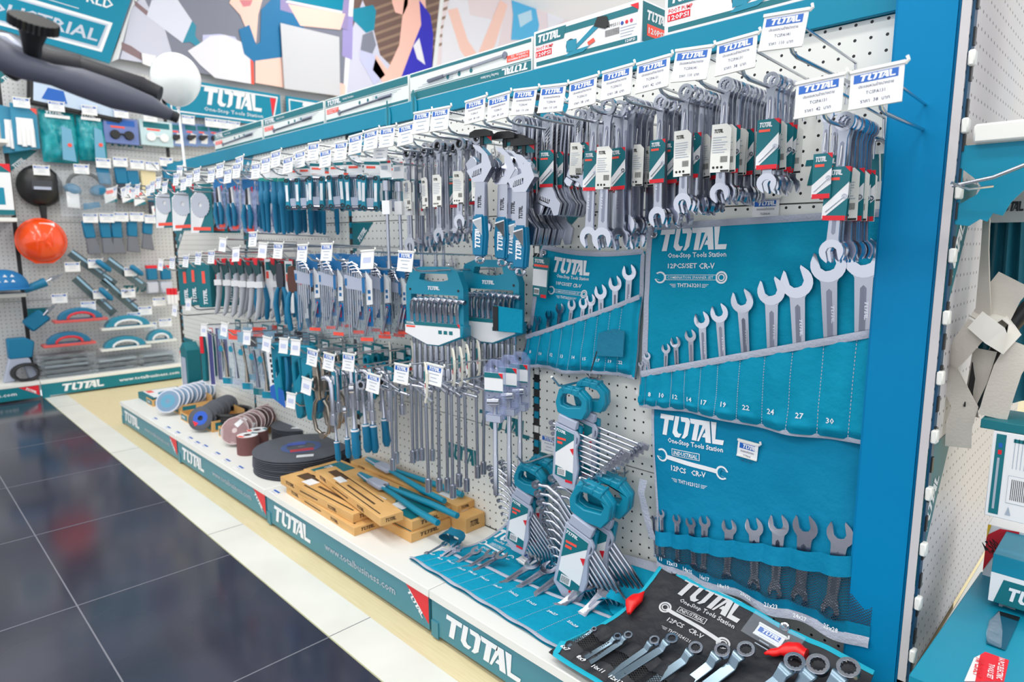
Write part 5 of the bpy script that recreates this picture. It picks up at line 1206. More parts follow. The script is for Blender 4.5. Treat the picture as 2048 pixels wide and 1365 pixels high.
wrench_box(646, 815, 'torque wrench carton second from the foot pump cartons', False)
wrench_box(520, 644, 'torque wrench carton third from the foot pump cartons', False)
wrench_box(420, 518, 'torque wrench carton farthest along the top shelf', False)
for px, lab in ((828, 'oval teal hang card on the second torque wrench carton seam'), (776, 'oval teal hang card at the left of the second torque wrench carton')):
    q = at(px, 215 if px > 800 else 235, Y=-.014); b = MB(); b.M = VERT; b.prism([(.016*cos(a), .034*sin(a)) for a in [2*pi*k/16 for k in range(16)]], 0, .002, TEALP); b.rect(-.004, .004, -.05, .05, .0026, TEALD); o = b.build('oval_card', smooth=0); o.location = (q.x, -.0135, q.z); tag(o, lab, 'card')
# tools lying behind the cartons
def caulk(lab, X, m=CORAL):
    t = thing('toggle_clamp', lab, 'clamp', T(X, .14, SZ), 'teal clamps with orange levers on the top shelf')
    b = MB(); b.prism([(-.10, 0), (.10, 0), (.10, .03), (.06, .085), (.02, .092), (-.03, .07), (-.10, .04)], -.02, .02, mat('pale_teal_plastic', (90, 190, 208), .4), M=VERT); b.build('clamp_body', t, bevel=.004)
    b = MB(); b.prism([(.0, .088), (.03, .088), (.042, .125), (.014, .122)], -.008, .008, m, M=VERT); b.build('lever', t, bevel=.002, label='orange-red lever')
for k, px in enumerate((845, 772, 736, 700, 682)): caulk('%s teal clamp with orange-red lever from the right, behind the top cartons' % ordw(k), at(px, 150, Y=.14).x-.02*0)
for k, (px, lab) in enumerate(((640, 'dark grey tool case on the top shelf, right one'), (585, 'dark grey tool case on the top shelf, left one'))):
    X = at(px, 220, Y=.13).x; t = thing('tool_case', lab, 'tool case', T(X, .14, SZ))
    b = MB(); b.prism([(-.13, 0), (.13, 0), (.13, .07), (.10, .10), (.03, .10), (.02, .118), (-.03, .118), (-.04, .10), (-.13, .09)], -.05, .05, DGREY, M=VERT); b.build('case_body', t, bevel=.006)
    b = MB(); b.tube([(-.05, 0, .1), (-.04, 0, .13), (.03, 0, .13), (.04, 0, .1)], .006, BPLAS, 8); b.build('handle', t)
# ================================================================== GOODS ON THE LEFT BAYS
def rank(P, px, py, Y0, n, pitch, lab, grp, jit=2.5, dx=0, dz=0, Yend=-.02, rz=-8, sc=1):
    """n copies hung one behind another; the front one's top is seen at (px, py) at depth Y0"""
    q = at(px, py, Y=Y0); y = Y0
    for i in range(n):
        if y > Yend: break
        M = T(q.x+random.uniform(-.003, .003)+dx, y, q.z+dz) @ RY(random.uniform(-jit, jit)) @ RZ(rz+34+random.uniform(-6, 6))
        if sc != 1: M = M @ S3(sc)
        P.put(M, lab % ordw(i), grp); y += pitch*random.uniform(.85, 1.15)
    return q
# further top-row hooks and their price cards
dxh = (XS[15]-XS[5])/10; xh = XS[15]; k = 16
while xh+dxh > -3.84:
    xh += dxh; xh_ = xh+random.uniform(-.006, .006)
    if k % 5 != 4: hook(xh_, 1.196-.012*(k % 3), -.28, 1, '%s top-row hook left of the blue post, with small price card' % ordw(k), 'long chrome hooks of the top row')
    k += 1
for j, (px, py) in enumerate(((775, 325), (700, 330), (655, 335), (612, 338), (575, 340), (535, 342), (490, 345), (452, 350), (420, 352), (370, 358), (330, 350), (310, 340))):
    q = at(px, py, Y=-.26); hook(q.x, q.z, -.26, None if j % 3 else 1, '%s lower hook of the top rows from the right, over the left bays' % ordw(j), 'lower hooks of the top rows')
BPRINT = mat('blue_print', (20, 110, 170), .5)
# carded extension bars
def carded_bar():
    t = thing('extension_bar', 'x', 'extension bar'); b = MB(); b.M = VERT
    b.prism([(-.017, -.045), (.017, -.045), (.017, .0), (.010, .012), (-.010, .012), (-.017, 0)], -.001, 0, CARD, holes=[circ(0, .004, .004, 10)])
    b.rect(-.015, .015, -.006, -.001, .0006, TEALD); b.rect(.006, .015, -.005, 0, .001, RED); b.rect(-.012, .006, -.022, -.012, .0006, GREYP); b.rect(-.017, .017, -.045, -.042, .0006, TEALD); b.build('card', t, smooth=0)
    b = MB(); b.tube([(0, 0, -.05), (0, 0, -.075), (0, 0, -.0751), (0, 0, -.255), (0, 0, -.256), (0, 0, -.275)], [.010, .010, .0045, .0045, .006, .006], SATIN, 10); b.build('bar', t, smooth=50)
    b = MB(); b.M = VERT; b.box(-.011, .011, -.135, -.10, -.006, .007, CARD); b.build('barcode_sleeve', t); return t
EB = Proto(carded_bar())
rank(EB, 770, 322, -.26, 6, .038, '%s carded chrome extension bar from the front, left of the ratchet spanners', 'carded chrome extension bars', 1)
# folding hex key sets
def folding():
    t = thing('folding_key_set', 'x', 'hex key set'); b = MB(); b.M = VERT
    b.prism([(-.022, -.032), (.022, -.032), (.022, 0), (.010, .014), (-.010, .014), (-.022, 0)], -.001, 0, CARD, holes=[circ(0, .004, .004, 10)]); b.rect(-.022, .022, -.010, -.002, .0006, TEALD); b.rect(-.016, .01, -.02, -.014, .0006, CORAL); b.build('card', t, smooth=0)
    for s, x in ((-1, -.017), (1, .017)):
        b = MB(); b.M = VERT @ T(x, 0, .012) @ RY(70*0); b.prism([(-.006, -.045), (.006, -.038), (.008, -.07), (.005, -.09), (.008, -.125), (.0, -.138), (-.008, -.128), (-.005, -.09), (-.008, -.065)], -.010, .012, TEALP); b.build('side_plate', t, bevel=.002)
        b = MB(); b.M = VERT @ T(x, 0, .012); b.rect(-.004, .004, -.11, -.06, .0126, PRINTW)
        for z in (-.047, -.127): b.prism(circ(0, z, .0062, 12), .012, .014, BPLAS, holes=[circ(0, z, .003, 8)])
        b.build('plate_print', t, smooth=0)
    b = MB()
    for i in range(5): b.tube([(-.010+i*.005, -.012, -.045), (-.010+i*.005, -.012, -.118+i*.004)], .0019, SATIN, 6)
    for z in (-.045, -.128): b.tube([(-.013, -.012, z), (.013, -.012, z)], .006, CHROME, 8)
    b.build('hex_keys', t); b = MB(); b.box(-.012, .012, -.02, -.006, -.125, -.1, GPLAS); b.build('key_bed', t, bevel=.002)
    return t
FK = Proto(folding())
for k, (px, py, Y0, n) in enumerate(((744, 322, -.22, 2), (708, 322, -.24, 3), (672, 324, -.24, 3), (634, 326, -.24, 3), (610, 330, -.25, 3), (588, 332, -.26, 2))):
    rank(FK, px, py, Y0, n, .07, '%s teal folding hex key set from the front in the '+ordw(k)+' column from the right', 'teal folding hex key sets', 5, rz=8, sc=1.0)
# slim teal screwdrivers in clear sleeves
def slim():
    t = thing('screwdriver', 'x', 'screwdriver'); b = MB(); b.M = VERT; b.prism([(-.014, -.03), (.014, -.03), (.014, 0), (.008, .01), (-.008, .01), (-.014, 0)], -.001, 0, CARD); b.rect(-.014, .014, -.03, -.018, .0006, mat('green_teal', (0, 140, 130), .5)); b.build('card', t, smooth=0)
    b = MB(); b.tube([(0, -.004, -.03), (0, -.004, -.06), (0, -.004, -.065), (0, -.004, -.10), (0, -.004, -.105), (0, -.004, -.19), (0, -.004, -.2)], [.008, .008, .012, .012, .009, .0075, .004], TEALG, 10); b.build('body', t, smooth=50); return t
SL = Proto(slim())
for k, px in enumerate((562, 548, 534, 522)): rank(SL, px, 345, -.24, 5, .045, '%s slim teal screwdriver from the front, '+ordw(k)+' column from the right', 'slim teal screwdrivers', 2, sc=1.0)
# blister packs with snips and cutters
def blister(h, w, kind):
    t = thing('blister_pack', 'x', 'blister pack')
    b = MB(); b.M = VERT; b.prism([(-w/2, -h+.01), (-w/2+.01, -h), (w/2-.01, -h), (w/2, -h+.01), (w/2, -.02), (w*.25, .0), (-w*.25, .0), (-w/2, -.02)], -.001, .0, CLEARB if kind in ('keys',) else PURP); b.build('plastic_shell', t, smooth=0)
    b = MB(); b.M = VERT
    if kind == 'snips':
        b.poly([(-w*.4, -h*.06), (w*.4, -h*.06), (w*.42, -h*.22), (-w*.1, -h*.3), (-w*.42, -h*.22)], .001, BPRINT); b.prism([(-w*.1, -h*.25), (w*.12, -h*.2), (w*.2, -h*.55), (w*.05, -h*.62), (-w*.2, -h*.5)], .001, .008, CARD); b.rect(-w*.2, w*.3, -h*.97, -h*.9, .001, CORAL)
        b.poly([(w*.18, -h*.2), (w*.3, -h*.18), (w*.3, -h*.3)], .002, RED)
    elif kind == 'keys':
        b.poly([(-w*.3, -h*.02), (w*.32, -h*.02), (w*.45, -h*.12), (w*.45, -h*.2), (-w*.4, -h*.2)], .001, BPRINT); b.prism([(-w*.45, -h*.22), (w*.28, -h*.27), (w*.28, -h*.40), (-w*.40, -h*.37)], .006, .014, GPLAS); b.rect(-w*.42, -w*.34, -h*.34, -h*.26, .0145, BPRINT)
        b.rect(w*.2, w*.31, -h*.42, -h*.25, .0146, BPRINT); b.prism([(w*.28, -h*.18), (w*.5, -h*.28), (w*.5, -h*.55), (w*.28, -h*.56)], .001, .003, CARD); b.rect(w*.34, w*.44, -h*.5, -h*.46, .0036, BPRINT); b.rect(w*.34, w*.44, -h*.43, -h*.39, .0036, BPRINT)
        b.rect(w*.3, w*.49, -h*.8, -h*.58, .001, BPRINT); b.rect(w*.36, w*.4, -h*.75, -h*.6, .002, RED); b.rect(w*.0, w*.46, -h*.97, -h*.93, .001, CORAL)
    b.build('printed_card', t, bevel=0, smooth=0)
    if kind == 'snips':
        b = MB(); b.M = VERT
        b.tube([(-w*.2, -h*.5, .008), (-w*.3, -h*.7, .009), (-w*.2, -h*.92, .009)], [.006, .009, .006], TEALG, 8); b.tube([(w*.1, -h*.5, .008), (w*.22, -h*.7, .009), (w*.14, -h*.92, .009)], [.006, .009, .006], TEALG, 8); b.build('handles', t, smooth=60)
        b = MB(); b.M = VERT; b.prism([(-w*.1, -h*.5), (w*.05, -h*.5), (w*.02, -h*.22), (-w*.05, -h*.22)], .008, .014, DSTEEL); b.build('jaws', t, bevel=.001)
    else:
        b = MB(); b.M = VERT
        for i in range(7): b.tube([(-w*.34+i*w*.085, -h*.12-.004*i, .010), (-w*.34+i*w*.085, -h*(.93-.06*i), .010)], .0022, SATIN, 6)
        for i in range(4): b.tube([(-w*.3+i*w*.06, -h*(.10+.03*i), .016), (-w*.1+i*w*.08, -h*(.08+.035*i), .018), (w*.1+i*w*.05, -h*(.12+.04*i), .016)], .0035-.0003*i, CHROME, 6)
        b.tube([(w*.42, -h*.62, .008), (w*.2, -h*.9, .008)], .004, CHROME, 6); b.build('hex_keys', t, smooth=60)
    return t
SNP = Proto(blister(.20, .062, 'snips'))
for k, (px, n) in enumerate(((496, 4), (462, 4), (436, 3))): rank(SNP, px, 352, -.24, n, .06, '%s blister pack of teal snips from the front, '+ordw(k)+' column from the right', 'blister packs of teal snips', 3, sc=1.0)
# cards with round saw blades
def blade_card():
    t = thing('saw_blade_card', 'x', 'saw blade'); b = MB(); b.M = VERT; b.prism([(-.065, -.21), (.065, -.21), (.065, .0), (-.065, 0)], -.001, 0, TEALD); b.logo(-.045, -.02, .06, PRINTW, .0006, h=.012); b.poly([(-.05, .0), (-.03, 0), (-.036, -.04)], .001, RED); b.rect(-.05, .05, -.2, -.185, .001, CORAL)
    b.poly([(-.065, -.21), (-.02, -.21), (.03, -.12), (-.02, -.03), (-.055, -.06)], .0008, CARD); b.build('card', t, smooth=0)
    b = MB(); b.M = VERT; pts = [(.055*(1 if i % 2 else .93)*cos(2*pi*i/48), -.09+.055*(1 if i % 2 else .93)*sin(2*pi*i/48)) for i in range(48)]; b.prism(pts, .001, .003, mat('blade_steel', (190, 194, 204), .35, .8), holes=[[(x, y-.09) for x, y in circ(0, 0, .010, 12)]]); b.build('saw_blade', t, smooth=0)
    return t
BC = Proto(blade_card())
for k, px in enumerate((398, 362, 326)): rank(BC, px, 368, -.22, 3, .05, '%s teal card with round saw blade from the front, '+ordw(k)+' column from the right', 'teal cards with round saw blades', 3, rz=-5, sc=.95)
# second row of hooks
row2 = ((812, 505, 0), (735, 503, 2), (654, 489, 1), (605, 491, 1), (557, 488, 1), (526, 488, 2), (506, 466, 1), (472, 497, 2), (446, 478, 2), (423, 503, 1), (397, 506, 1), (372, 512, 1), (345, 516, 1), (322, 520, 2))
for k, (px, py, lb) in enumerate(row2):
    q = at(px, py, Y=-.296); hook(q.x, q.z-.048, -.28, max(1, lb), '%s hook of the second row counting left from the teal socket rack' % ordw(k), 'hooks of the second row')
# packs of long-arm hex keys
KP = Proto(blister(.255, .085, 'keys'))
for k, (px, py, Y0, n, s) in enumerate(((790, 528, -.12, 2, .85), (755, 518, -.17, 3, .9), (714, 510, -.24, 3, 1.0), (662, 506, -.25, 3, 1.0), (612, 505, -.25, 3, 1.0))):
    rank(KP, px, py, Y0, n, .06, '%s clear pack of long hex keys from the front, '+ordw(k)+' column from the right', 'clear packs of long hex keys', 2, sc=s)
# pliers on cards
def pliers(brown=True):
    t = thing('pliers', 'x', 'pliers'); b = MB(); b.M = VERT
    b.prism([(-.012, -.0), (.0, .004), (.012, 0), (.016, -.05), (.013, -.085), (-.013, -.085), (-.016, -.05)], -.005, .005, mat('brown_steel', (96, 66, 60), .35, .6) if brown else DSTEEL); b.build('head', t, bevel=.002)
    for s in (-1, 1): b = MB(); b.M = VERT; b.tube([(s*.008, -.08, 0), (s*.016, -.10, 0), (s*.022, -.14, 0), (s*.016, -.2, 0), (s*.014, -.21, 0)], [.006, .008, .0095, .0085, .005], TEALG, 10); b.build('handle', t, smooth=60)
    b = MB(); b.M = VERT; b.prism([(.016, -.17), (.045, -.17), (.045, .01), (.016, .01)], -.004, -.003, CARD); b.rect(.02, .042, -.03, -.0, -.0026, TEALD); b.rect(.02, .03, -.06, -.035, -.0026, CORAL); b.build('card', t, smooth=0); return t
PL = Proto(pliers(True)); PL2 = Proto(pliers(False))
rank(PL, 582, 534, -.25, 3, .07, '%s pair of brown-headed pliers from the front, left of the hex packs', 'brown-headed pliers', 2, rz=5)
rank(PL2, 560, 528, -.22, 3, .07, '%s pair of dark pliers from the front, beside the brown-headed pliers', 'dark-headed pliers', 2, rz=5)
rank(PL, 520, 524, -.22, 2, .1, '%s pair of brown-headed pliers from the front, between the pruning saws', 'brown-headed pliers further left', 2, rz=5)
# curved pruning saws / utility knives
def psaw():
    t = thing('pruning_saw', 'x', 'saw'); b = MB(); b.M = VERT
    b.tube([(0, 0, 0), (.012, -.03, 0), (.014, -.07, 0), (.006, -.14, 0), (-.006, -.20, 0), (-.016, -.215, 0)], [.006, .012, .012, .010, .009, .004], mat('saw_grey', (172, 176, 184), .4), 10); b.build('grip', t, smooth=60)
    b = MB(); b.M = VERT; b.prism([(-.012, -.012), (.006, .004), (.020, -.006), (.022, -.05), (.004, -.06), (-.004, -.04)], -.012, .012, mat('dark_green_plastic', (20, 70, 76), .4)); b.build('guard', t, bevel=.003)
    b = MB(); b.M = VERT; b.prism([(-.004, .004), (.014, .006), (.012, -.022), (.0, -.018)], -.0135, .0135, RED); b.build('lock', t, bevel=.002, label='red lock button'); b = MB(); b.M = VERT; b.box(-.004, .024, -.1, -.078, -.013, .013, CARD); b.build('paper_band', t)
    return t
PS = Proto(psaw())
for k, px in enumerate((510, 494, 478, 462, 446, 430)): rank(PS, px, 520, -.25, 3, .07, '%s grey pruning saw from the front, '+ordw(k)+' column from the right', 'grey pruning saws', 3, rz=15, sc=1.0)
# teal boxed cards left of them
def twinbox():
    t = thing('teal_carton', 'x', 'carton'); b = MB(); b.M = VERT; b.box(-.03, .03, -.18, 0, -.012, .012, TEALD); b.build('carton_body', t, bevel=.002)
    b = MB(); b.M = VERT; b.rect(-.006, .008, -.08, -.03, .0126, CORAL); b.logo(0, 0, .07, PRINTW, 0, h=.018, M=T(.012, -.17, .013) @ RZ(90)); b.build('print', t, smooth=0); return t
TB = Proto(twinbox())
for k, (px, py) in enumerate(((408, 528), (388, 526), (370, 530))): rank(TB, px, py, -.24, 3, .05, '%s narrow teal carton from the front, '+ordw(k)+' column left of the pruning saws', 'narrow teal cartons', 2, rz=0)
# ------------------------------------------------------------------ socket spanner racks
def rack():
    t = thing('socket_rack', 'x', 'spanner set'); b = MB(); b.M = VERT
    b.prism([(-.098, -.16), (-.098, -.055), (-.080, -.012), (-.045, .0), (.045, .0), (.080, -.012), (.098, -.055), (.098, -.16)], -.012, .012, TEALP,
            holes=[[(-.082, -.13), (-.080, -.075), (.080, -.075), (.082, -.13)], [(-.045, -.018), (.045, -.018), (.050, -.034), (.02, -.040), (-.02, -.040), (-.050, -.034)]])
    b.logo(-.022, -.062, .044, PRINTW, .0128, h=.010)
    for x in (-.082, .082): b.prism(circ(x, -.062, .0035, 10), .012, .0128, BPLAS)
    b.build('rack_frame', t, bevel=.002)
    b = MB(); b.M = VERT; b.prism([(-.1, -.155), (-.1, -.185), (-.02, -.215), (.02, -.215), (.1, -.185), (.1, -.155)], -.02, .02, TEALP); b.build('rack_base', t, bevel=.003)
    b = MB(); b.M = VERT; b.prism([(-.096, -.150), (-.096, -.183), (-.02, -.211), (.02, -.211), (.092, -.183), (.092, -.150)], .0205, .0215, CARD); b.rect(-.096, .092, -.160, -.150, .022, TEALD); b.logo(-.092, -.158, .032, PRINTW, .0225, h=.006); b.rect(-.092, -.06, -.167, -.162, .022, CORAL); b.poly([(.082, -.15), (.092, -.15), (.092, -.162)], .0226, RED)
    for k in range(3): b.rect(.02+k*.018, .032+k*.018, -.18, -.17, .022, TEALD)
    b.build('printed_card', t, smooth=0)
    for k in range(9):
        x = -.078+k*.0195; s = 1-.07*abs(k-4); b = MB()
        b.tube([(x, -.004, -.21-.004), (x, -.004, -.23), (x, -.004, -.25-.03*s)], [.006*s, .007*s, .0075*s], SATIN, 10); b.tube([(x, -.004, -.25-.03*s), (x, -.004, -.255-.03*s), (x, -.004, -.31-.03*s)], [.006*s, .0095*s, .0095*s], SATIN, 10)
        b.tube([(x, -.004, -.212), (x, -.010, -.155), (x, -.012, -.130), (x+.003, -.016, -.112+.006*s), (x+.012, -.022, -.098+.008*s), (x+.024, -.026, -.092+.006*s), (x+.036, -.028, -.094+.004*s)], [.0085*s]*5+[.0095*s]*2, CHROME, 12)
        b.build('socket_spanner', t, smooth=50)
    return t
RK = Proto(rack())
q = at(872, 534, Y=-.16); RK.put(T(q.x, -.16, q.z) @ RZ(14) @ S3(.98), 'teal rack of bent socket spanners with white card, left one', 'teal racks of socket spanners')
q = at(982, 520, Y=-.07); RK.put(T(q.x, -.07, q.z) @ RZ(8) @ S3(1.02), 'teal rack of bent socket spanners, right one, half behind the loose strap', 'teal racks of socket spanners')
q = at(1018, 641, Y=-.10); t = thing('strap_end', 'teal roll strap with black fastener hanging before the right socket rack', 'strap', T(q.x, -.10, q.z)); b = MB(); b.M = VERT; b.prism([(-.052, -.032), (.05, -.028), (.05, .030), (-.052, .034)], 0, .004, CANVAS); b.build('webbing', t, bevel=.001); b = MB(); b.M = VERT; b.prism([(-.053, -.031), (-.035, -.030), (-.035, .033), (-.053, .033)], .004, .006, BPLAS); b.build('fastener', t)
# third row of hooks
row3 = ((867, 734, 1), (801, 733, 1), (745, 753, 1), (695, 711, 1), (656, 711, 1), (623, 703, 1), (589, 683, 2), (565, 680, 2), (534, 677, 2), (492, 665, 2), (449, 649, 2), (406, 651, 2), (614, 760, 2), (580, 790, 2), (375, 600, 2), (350, 612, 2))
for k, (px, py, lb) in enumerate(row3):
    q = at(px, py, Y=-.30); hook(q.x, q.z-.046, -.284, lb, '%s hook of the lower rows counting left from the long socket wrenches' % ordw(k), 'hooks of the lower rows')
# T-handled socket wrenches
def twrench(L=.27):
    t = thing('socket_wrench', 'x', 'socket wrench'); b = MB(); b.tube([(-.045, -.012, .006), (.055, .008, -.008)], .0042, CHROME, 8); b.build('cross_bar', t, smooth=60)
    b = MB(); b.tube([(0, 0, .006), (0, 0, -.014), (0, 0, -.016), (0, 0, -L+.035), (0, 0, -L+.033), (0, 0, -L)], [.0075, .0075, .0042, .0042, .0085, .0085], SATIN, 10); b.build('shaft', t, smooth=50); return t
TW = {L: Proto(twrench(L)) for L in (.22, .25, .28)}
TWL = [(782, 768, 947, -.24), (791, 780, 926, -.2), (823, 770, 926, -.22), (832, 775, 835+60, -.15), (840, 765, 921, -.20), (851, 790, 990, -.29), (864, 775, 913, -.12), (876, 770, 980, -.25), (893, 772, 970, -.22), (902, 778, 985, -.25), (917, 783, 980, -.22), (929, 772, 973, -.19), (952, 772, 962, -.14), (968, 768, 955, -.11)]
for k, (px, py, pb, Y) in enumerate(TWL):
    q = at(px, py, Y=Y); qb = at(px, pb, Y=Y); L = q.z-qb.z; P = TW[min(TW, key=lambda a: abs(a-L))]
    P.put(T(q.x, Y, q.z) @ RY(random.uniform(-1.5, 1.5)) @ RZ(random.uniform(-30, 30)), '%s T-handled chrome socket wrench counting right from the teal grips' % ordw(k), 'T-handled socket wrenches')
# curved cardboard-and-plastic tags round the T handles
def ctag():
    b = MB(); pts = [(-.012, -.05), (.002, -.046), (.012, -.03), (.016, 0), (.012, .03), (-.002, .05), (-.014, .054), (-.010, .046), (.0, .03), (.006, 0), (.002, -.03), (-.014, -.044)]
    b.M = VERT; b.prism(pts, -.002, .002, mat('cream_plastic', (232, 228, 214), .5)); b.poly([(-.022, .03), (-.002, .032), (.002, 0), (-.018, -.002)], .001, TEALD); b.poly([(-.018, -.002), (.002, 0), (0, -.02), (-.014, -.03)], .001, CARD); b.poly([(.0, .01), (.003, -.01), (-.006, -.006)], .002, RED)
    return b
c0 = ctag().build('curved_tag', smooth=0); first = True
for k, (px, py, Y) in enumerate(((852, 770, -.30), (907, 742, -.24), (922, 738, -.21), (936, 732, -.17), (957, 722, -.12), (825, 718, -.10), (780, 720, -.12))):
    q = at(px, py, Y=Y); o = c0 if first else c0.copy()
    if not first: COL.objects.link(o)
    first = False; o.matrix_world = T(q.x, Y, q.z) @ RZ(-25) @ RY(random.uniform(-6, 6)); tag(o, '%s curved cream and teal product tag on the T-handled wrenches' % ordw(k), 'product tag', 'curved product tags')
# breaker bars in grey holders
def breaker():
    t = thing('breaker_bar', 'x', 'breaker bar'); b = MB(); b.M = VERT; b.prism([(-.024, -.045), (.024, -.045), (.024, 0), (-.024, 0)], .006, .008, CARD); b.rect(-.024, .024, -.012, 0, .0086, TEALD); b.rect(-.024, .024, -.045, -.042, .0086, TEALD); b.poly([(.012, 0), (.024, 0), (.024, -.014)], .009, RED); b.build('card', t, smooth=0)
    b = MB(); b.M = VERT; b.prism([(-.026, -.11), (.026, -.11), (.026, .012), (.012, .03), (-.012, .03), (-.026, .012)], -.006, .005, PURP, holes=[circ(0, .012, .006, 12)]); b.box(-.02, .02, -.118, -.1, -.008, .012, GPLAS); b.build('holder', t, bevel=.001)
    b = MB(); b.tube([(0, -.012, -.07), (.0, -.002, -.07)], .012, CHROME, 12); b.tube([(-.014, -.006, -.07), (.018, -.01, -.066)], .009, CHROME, 10); b.build('drive_head', t, smooth=50)
    b = MB(); b.tube([(0, 0, -.078), (0, 0, -.20), (0, 0, -.2005), (0, 0, -.3)], [.006, .006, .0066, .0066], SATIN, 10); b.build('bar', t, smooth=50); return t
BB = Proto(breaker())
for k, (px, py, Y) in enumerate(((990, 745, -.22), (1018, 735, -.16), (1040, 728, -.11))):
    q = at(px, py, Y=Y); BB.put(T(q.x, Y, q.z) @ RZ(20), '%s breaker bar in a clear grey holder from the left, under the strap' % ordw(k), 'breaker bars in grey holders')
# ratchets with teal grips
def ratch(L):
    t = thing('ratchet_handle', 'x', 'ratchet'); b = MB(); b.M = VERT; b.prism(circ(0, 0, .016, 18), -.007, .007, CHROME, holes=[circ(0, 0, .009, 12)]); b.prism(circ(0, 0, .0085, 12), -.004, .004, BPLAS); b.build('ratchet_head', t, bevel=.001)
    b = MB(); b.tube([(0, 0, -.013), (0, 0, -.05), (0, 0, -L+.10), (0, 0, -L+.085)], [.008, .0055, .006, .009], CHROME, 10); b.build('shaft', t, smooth=60)
    b = MB(); b.tube([(0, 0, -L+.09), (0, 0, -L+.08), (0, 0, -L+.05), (0, 0, -L+.015), (0, 0, -L)], [.009, .012, .0115, .0135, .008], TEALG, 12); b.build('grip', t, smooth=60)
    b = MB(); b.tube([(0, 0, -L+.087), (0, 0, -L+.082)], .0127, PRINTW, 12); b.build('grip_ring', t); return t
RT = Proto(ratch(.21))
for k, (px, py, Y) in enumerate(((704, 777, -.27), (668, 828, -.25), (690, 820, -.24), (724, 770, -.2), (740, 772, -.18), (762, 760, -.14))):
    q = at(px, py, Y=Y); RT.put(T(q.x, Y, q.z) @ RY(-4+random.uniform(-2, 2)) @ RZ(20 if k % 2 else -40) @ S3(1 if k not in (1, 2) else .72), '%s chrome ratchet with teal grip among the socket wrenches, counted from the front' % ordw(k), 'ratchets with teal grips')
def sock():
    t = thing('bent_socket_handle', 'x', 'socket handle'); b = MB(); b.tube([(-.03, -.01, 0), (-.012, -.005, .004), (.0, 0, -.004), (.004, 0, -.02), (.006, 0, -.09), (.006, 0, -.092), (.007, 0, -.12)], [.008, .0085, .0085, .008, .006, .010, .010], CHROME, 12); b.build('bent_shaft', t, smooth=60)
    b = MB(); b.M = VERT; b.prism([(-.014, -.055), (.014, -.055), (.016, .02), (-.016, .02)], -.008, -.006, TEALP); b.rect(-.010, .010, -.012, .01, -.0055, CARD); b.rect(-.010, .004, -.02, -.015, -.0055, CORAL); b.build('teal_hanger', t, smooth=0); return t
SK = Proto(sock())
for k, (px, py, Y) in enumerate(((662, 760, -.27), (672, 742, -.2), (702, 730, -.24), (712, 742, -.18), (735, 745, -.22), (742, 760, -.25), (775, 750, -.14), (760, 738, -.12), (800, 745, -.10), (722, 752, -.14), (690, 748, -.12))):
    q = at(px, py, Y=Y); SK.put(T(q.x, Y, q.z) @ RZ(random.uniform(-40, 10)) @ S3(random.uniform(.95, 1.25)), '%s bent chrome socket handle on teal hanger between clamps and T-wrenches' % ordw(k), 'bent socket handles')
# locking C clamps
def cclamp():
    t = thing('locking_clamp', 'x', 'clamp'); b = MB(); b.M = VERT
    ctr = [(.004, -.09), (-.010, -.11), (-.018, -.15), (-.010, -.185), (.012, -.2), (.032, -.19), (.040, -.15), (.034, -.115), (.022, -.10)]
    b.tube([(x, y, 0) for x, y in ctr], .0055, NICKEL, 8); b.prism(circ(.012, -.2, .009, 12), -.006, .006, NICKEL); b.build('c_frame', t, smooth=60)
    b = MB(); b.M = VERT; b.prism([(-.012, .02), (.002, .02), (.010, -.04), (.012, -.1), (-.004, -.1), (-.010, -.04)], -.006, .006, NICKEL); b.build('handle', t, bevel=.002)
    b = MB(); b.M = VERT; b.prism([(.016, .02), (.026, .02), (.030, -.05), (.022, -.095), (.014, -.09), (.018, -.04)], -.005, .005, NICKEL); b.build('lever', t, bevel=.002); return t
CC = Proto(cclamp())
for k, (px, py, Y) in enumerate(((632, 728, -.27), (654, 722, -.2), (664, 718, -.13))): q = at(px, py, Y=Y); CC.put(T(q.x, Y, q.z) @ RZ(20) @ S3(1.15), '%s nickel locking C clamp from the front, over the mid-size discs' % ordw(k), 'nickel locking C clamps')
# teal staple guns on white cards
def sgun():
    t = thing('staple_gun', 'x', 'staple gun'); b = MB(); b.M = VERT
    b.prism([(-.022, .03), (.05, .03), (.056, .012), (.05, -.004), (.012, -.006), (.010, -.06), (.014, -.12), (.006, -.14), (-.012, -.138), (-.020, -.08), (-.022, -.02)], -.013, .013, TEALP, holes=[[(.0, -.012), (.004, -.05), (-.010, -.07), (-.010, -.02)]]); b.build('body', t, bevel=.003)
    b = MB(); b.M = VERT; b.prism([(.020, -.004), (.032, -.004), (.034, -.08), (.026, -.12), (.018, -.118), (.022, -.06)], -.010, .010, TEALG); b.build('squeeze_handle', t, bevel=.003); return t
SG = Proto(sgun())
for k, (px, py, Y) in enumerate(((560, 708, -.26), (600, 712, -.24), (622, 738, -.26), (600, 748, -.14), (574, 712, -.12), (636, 745, -.14))): q = at(px, py, Y=Y); SG.put(T(q.x, Y, q.z) @ RZ(25+random.uniform(-6, 6)) @ S3(1.2), '%s teal staple gun hanging behind the white card, counted from the left' % ordw(k), 'teal staple guns')
q = at(542, 700, Y=-.27); t = thing('product_card', 'white and blue product card leaning before the teal staple guns', 'card', T(q.x, -.275, q.z) @ RY(-7)); b = MB(); b.M = VERT; b.prism([(-.03, -.165), (.03, -.16), (.03, .02), (-.03, .02)], -.001, 0, CARD)
for k in range(6): b.rect(-.008+(k % 2)*.003, .006+(k % 2)*.004, -.115+k*.018, -.104+k*.018, .0006, BLACK)
b.poly([(-.03, -.165), (.075, -.20), (.075, -.14), (.0, -.12), (-.03, -.13)], .0008, BLUE); b.build('card', t, smooth=0)
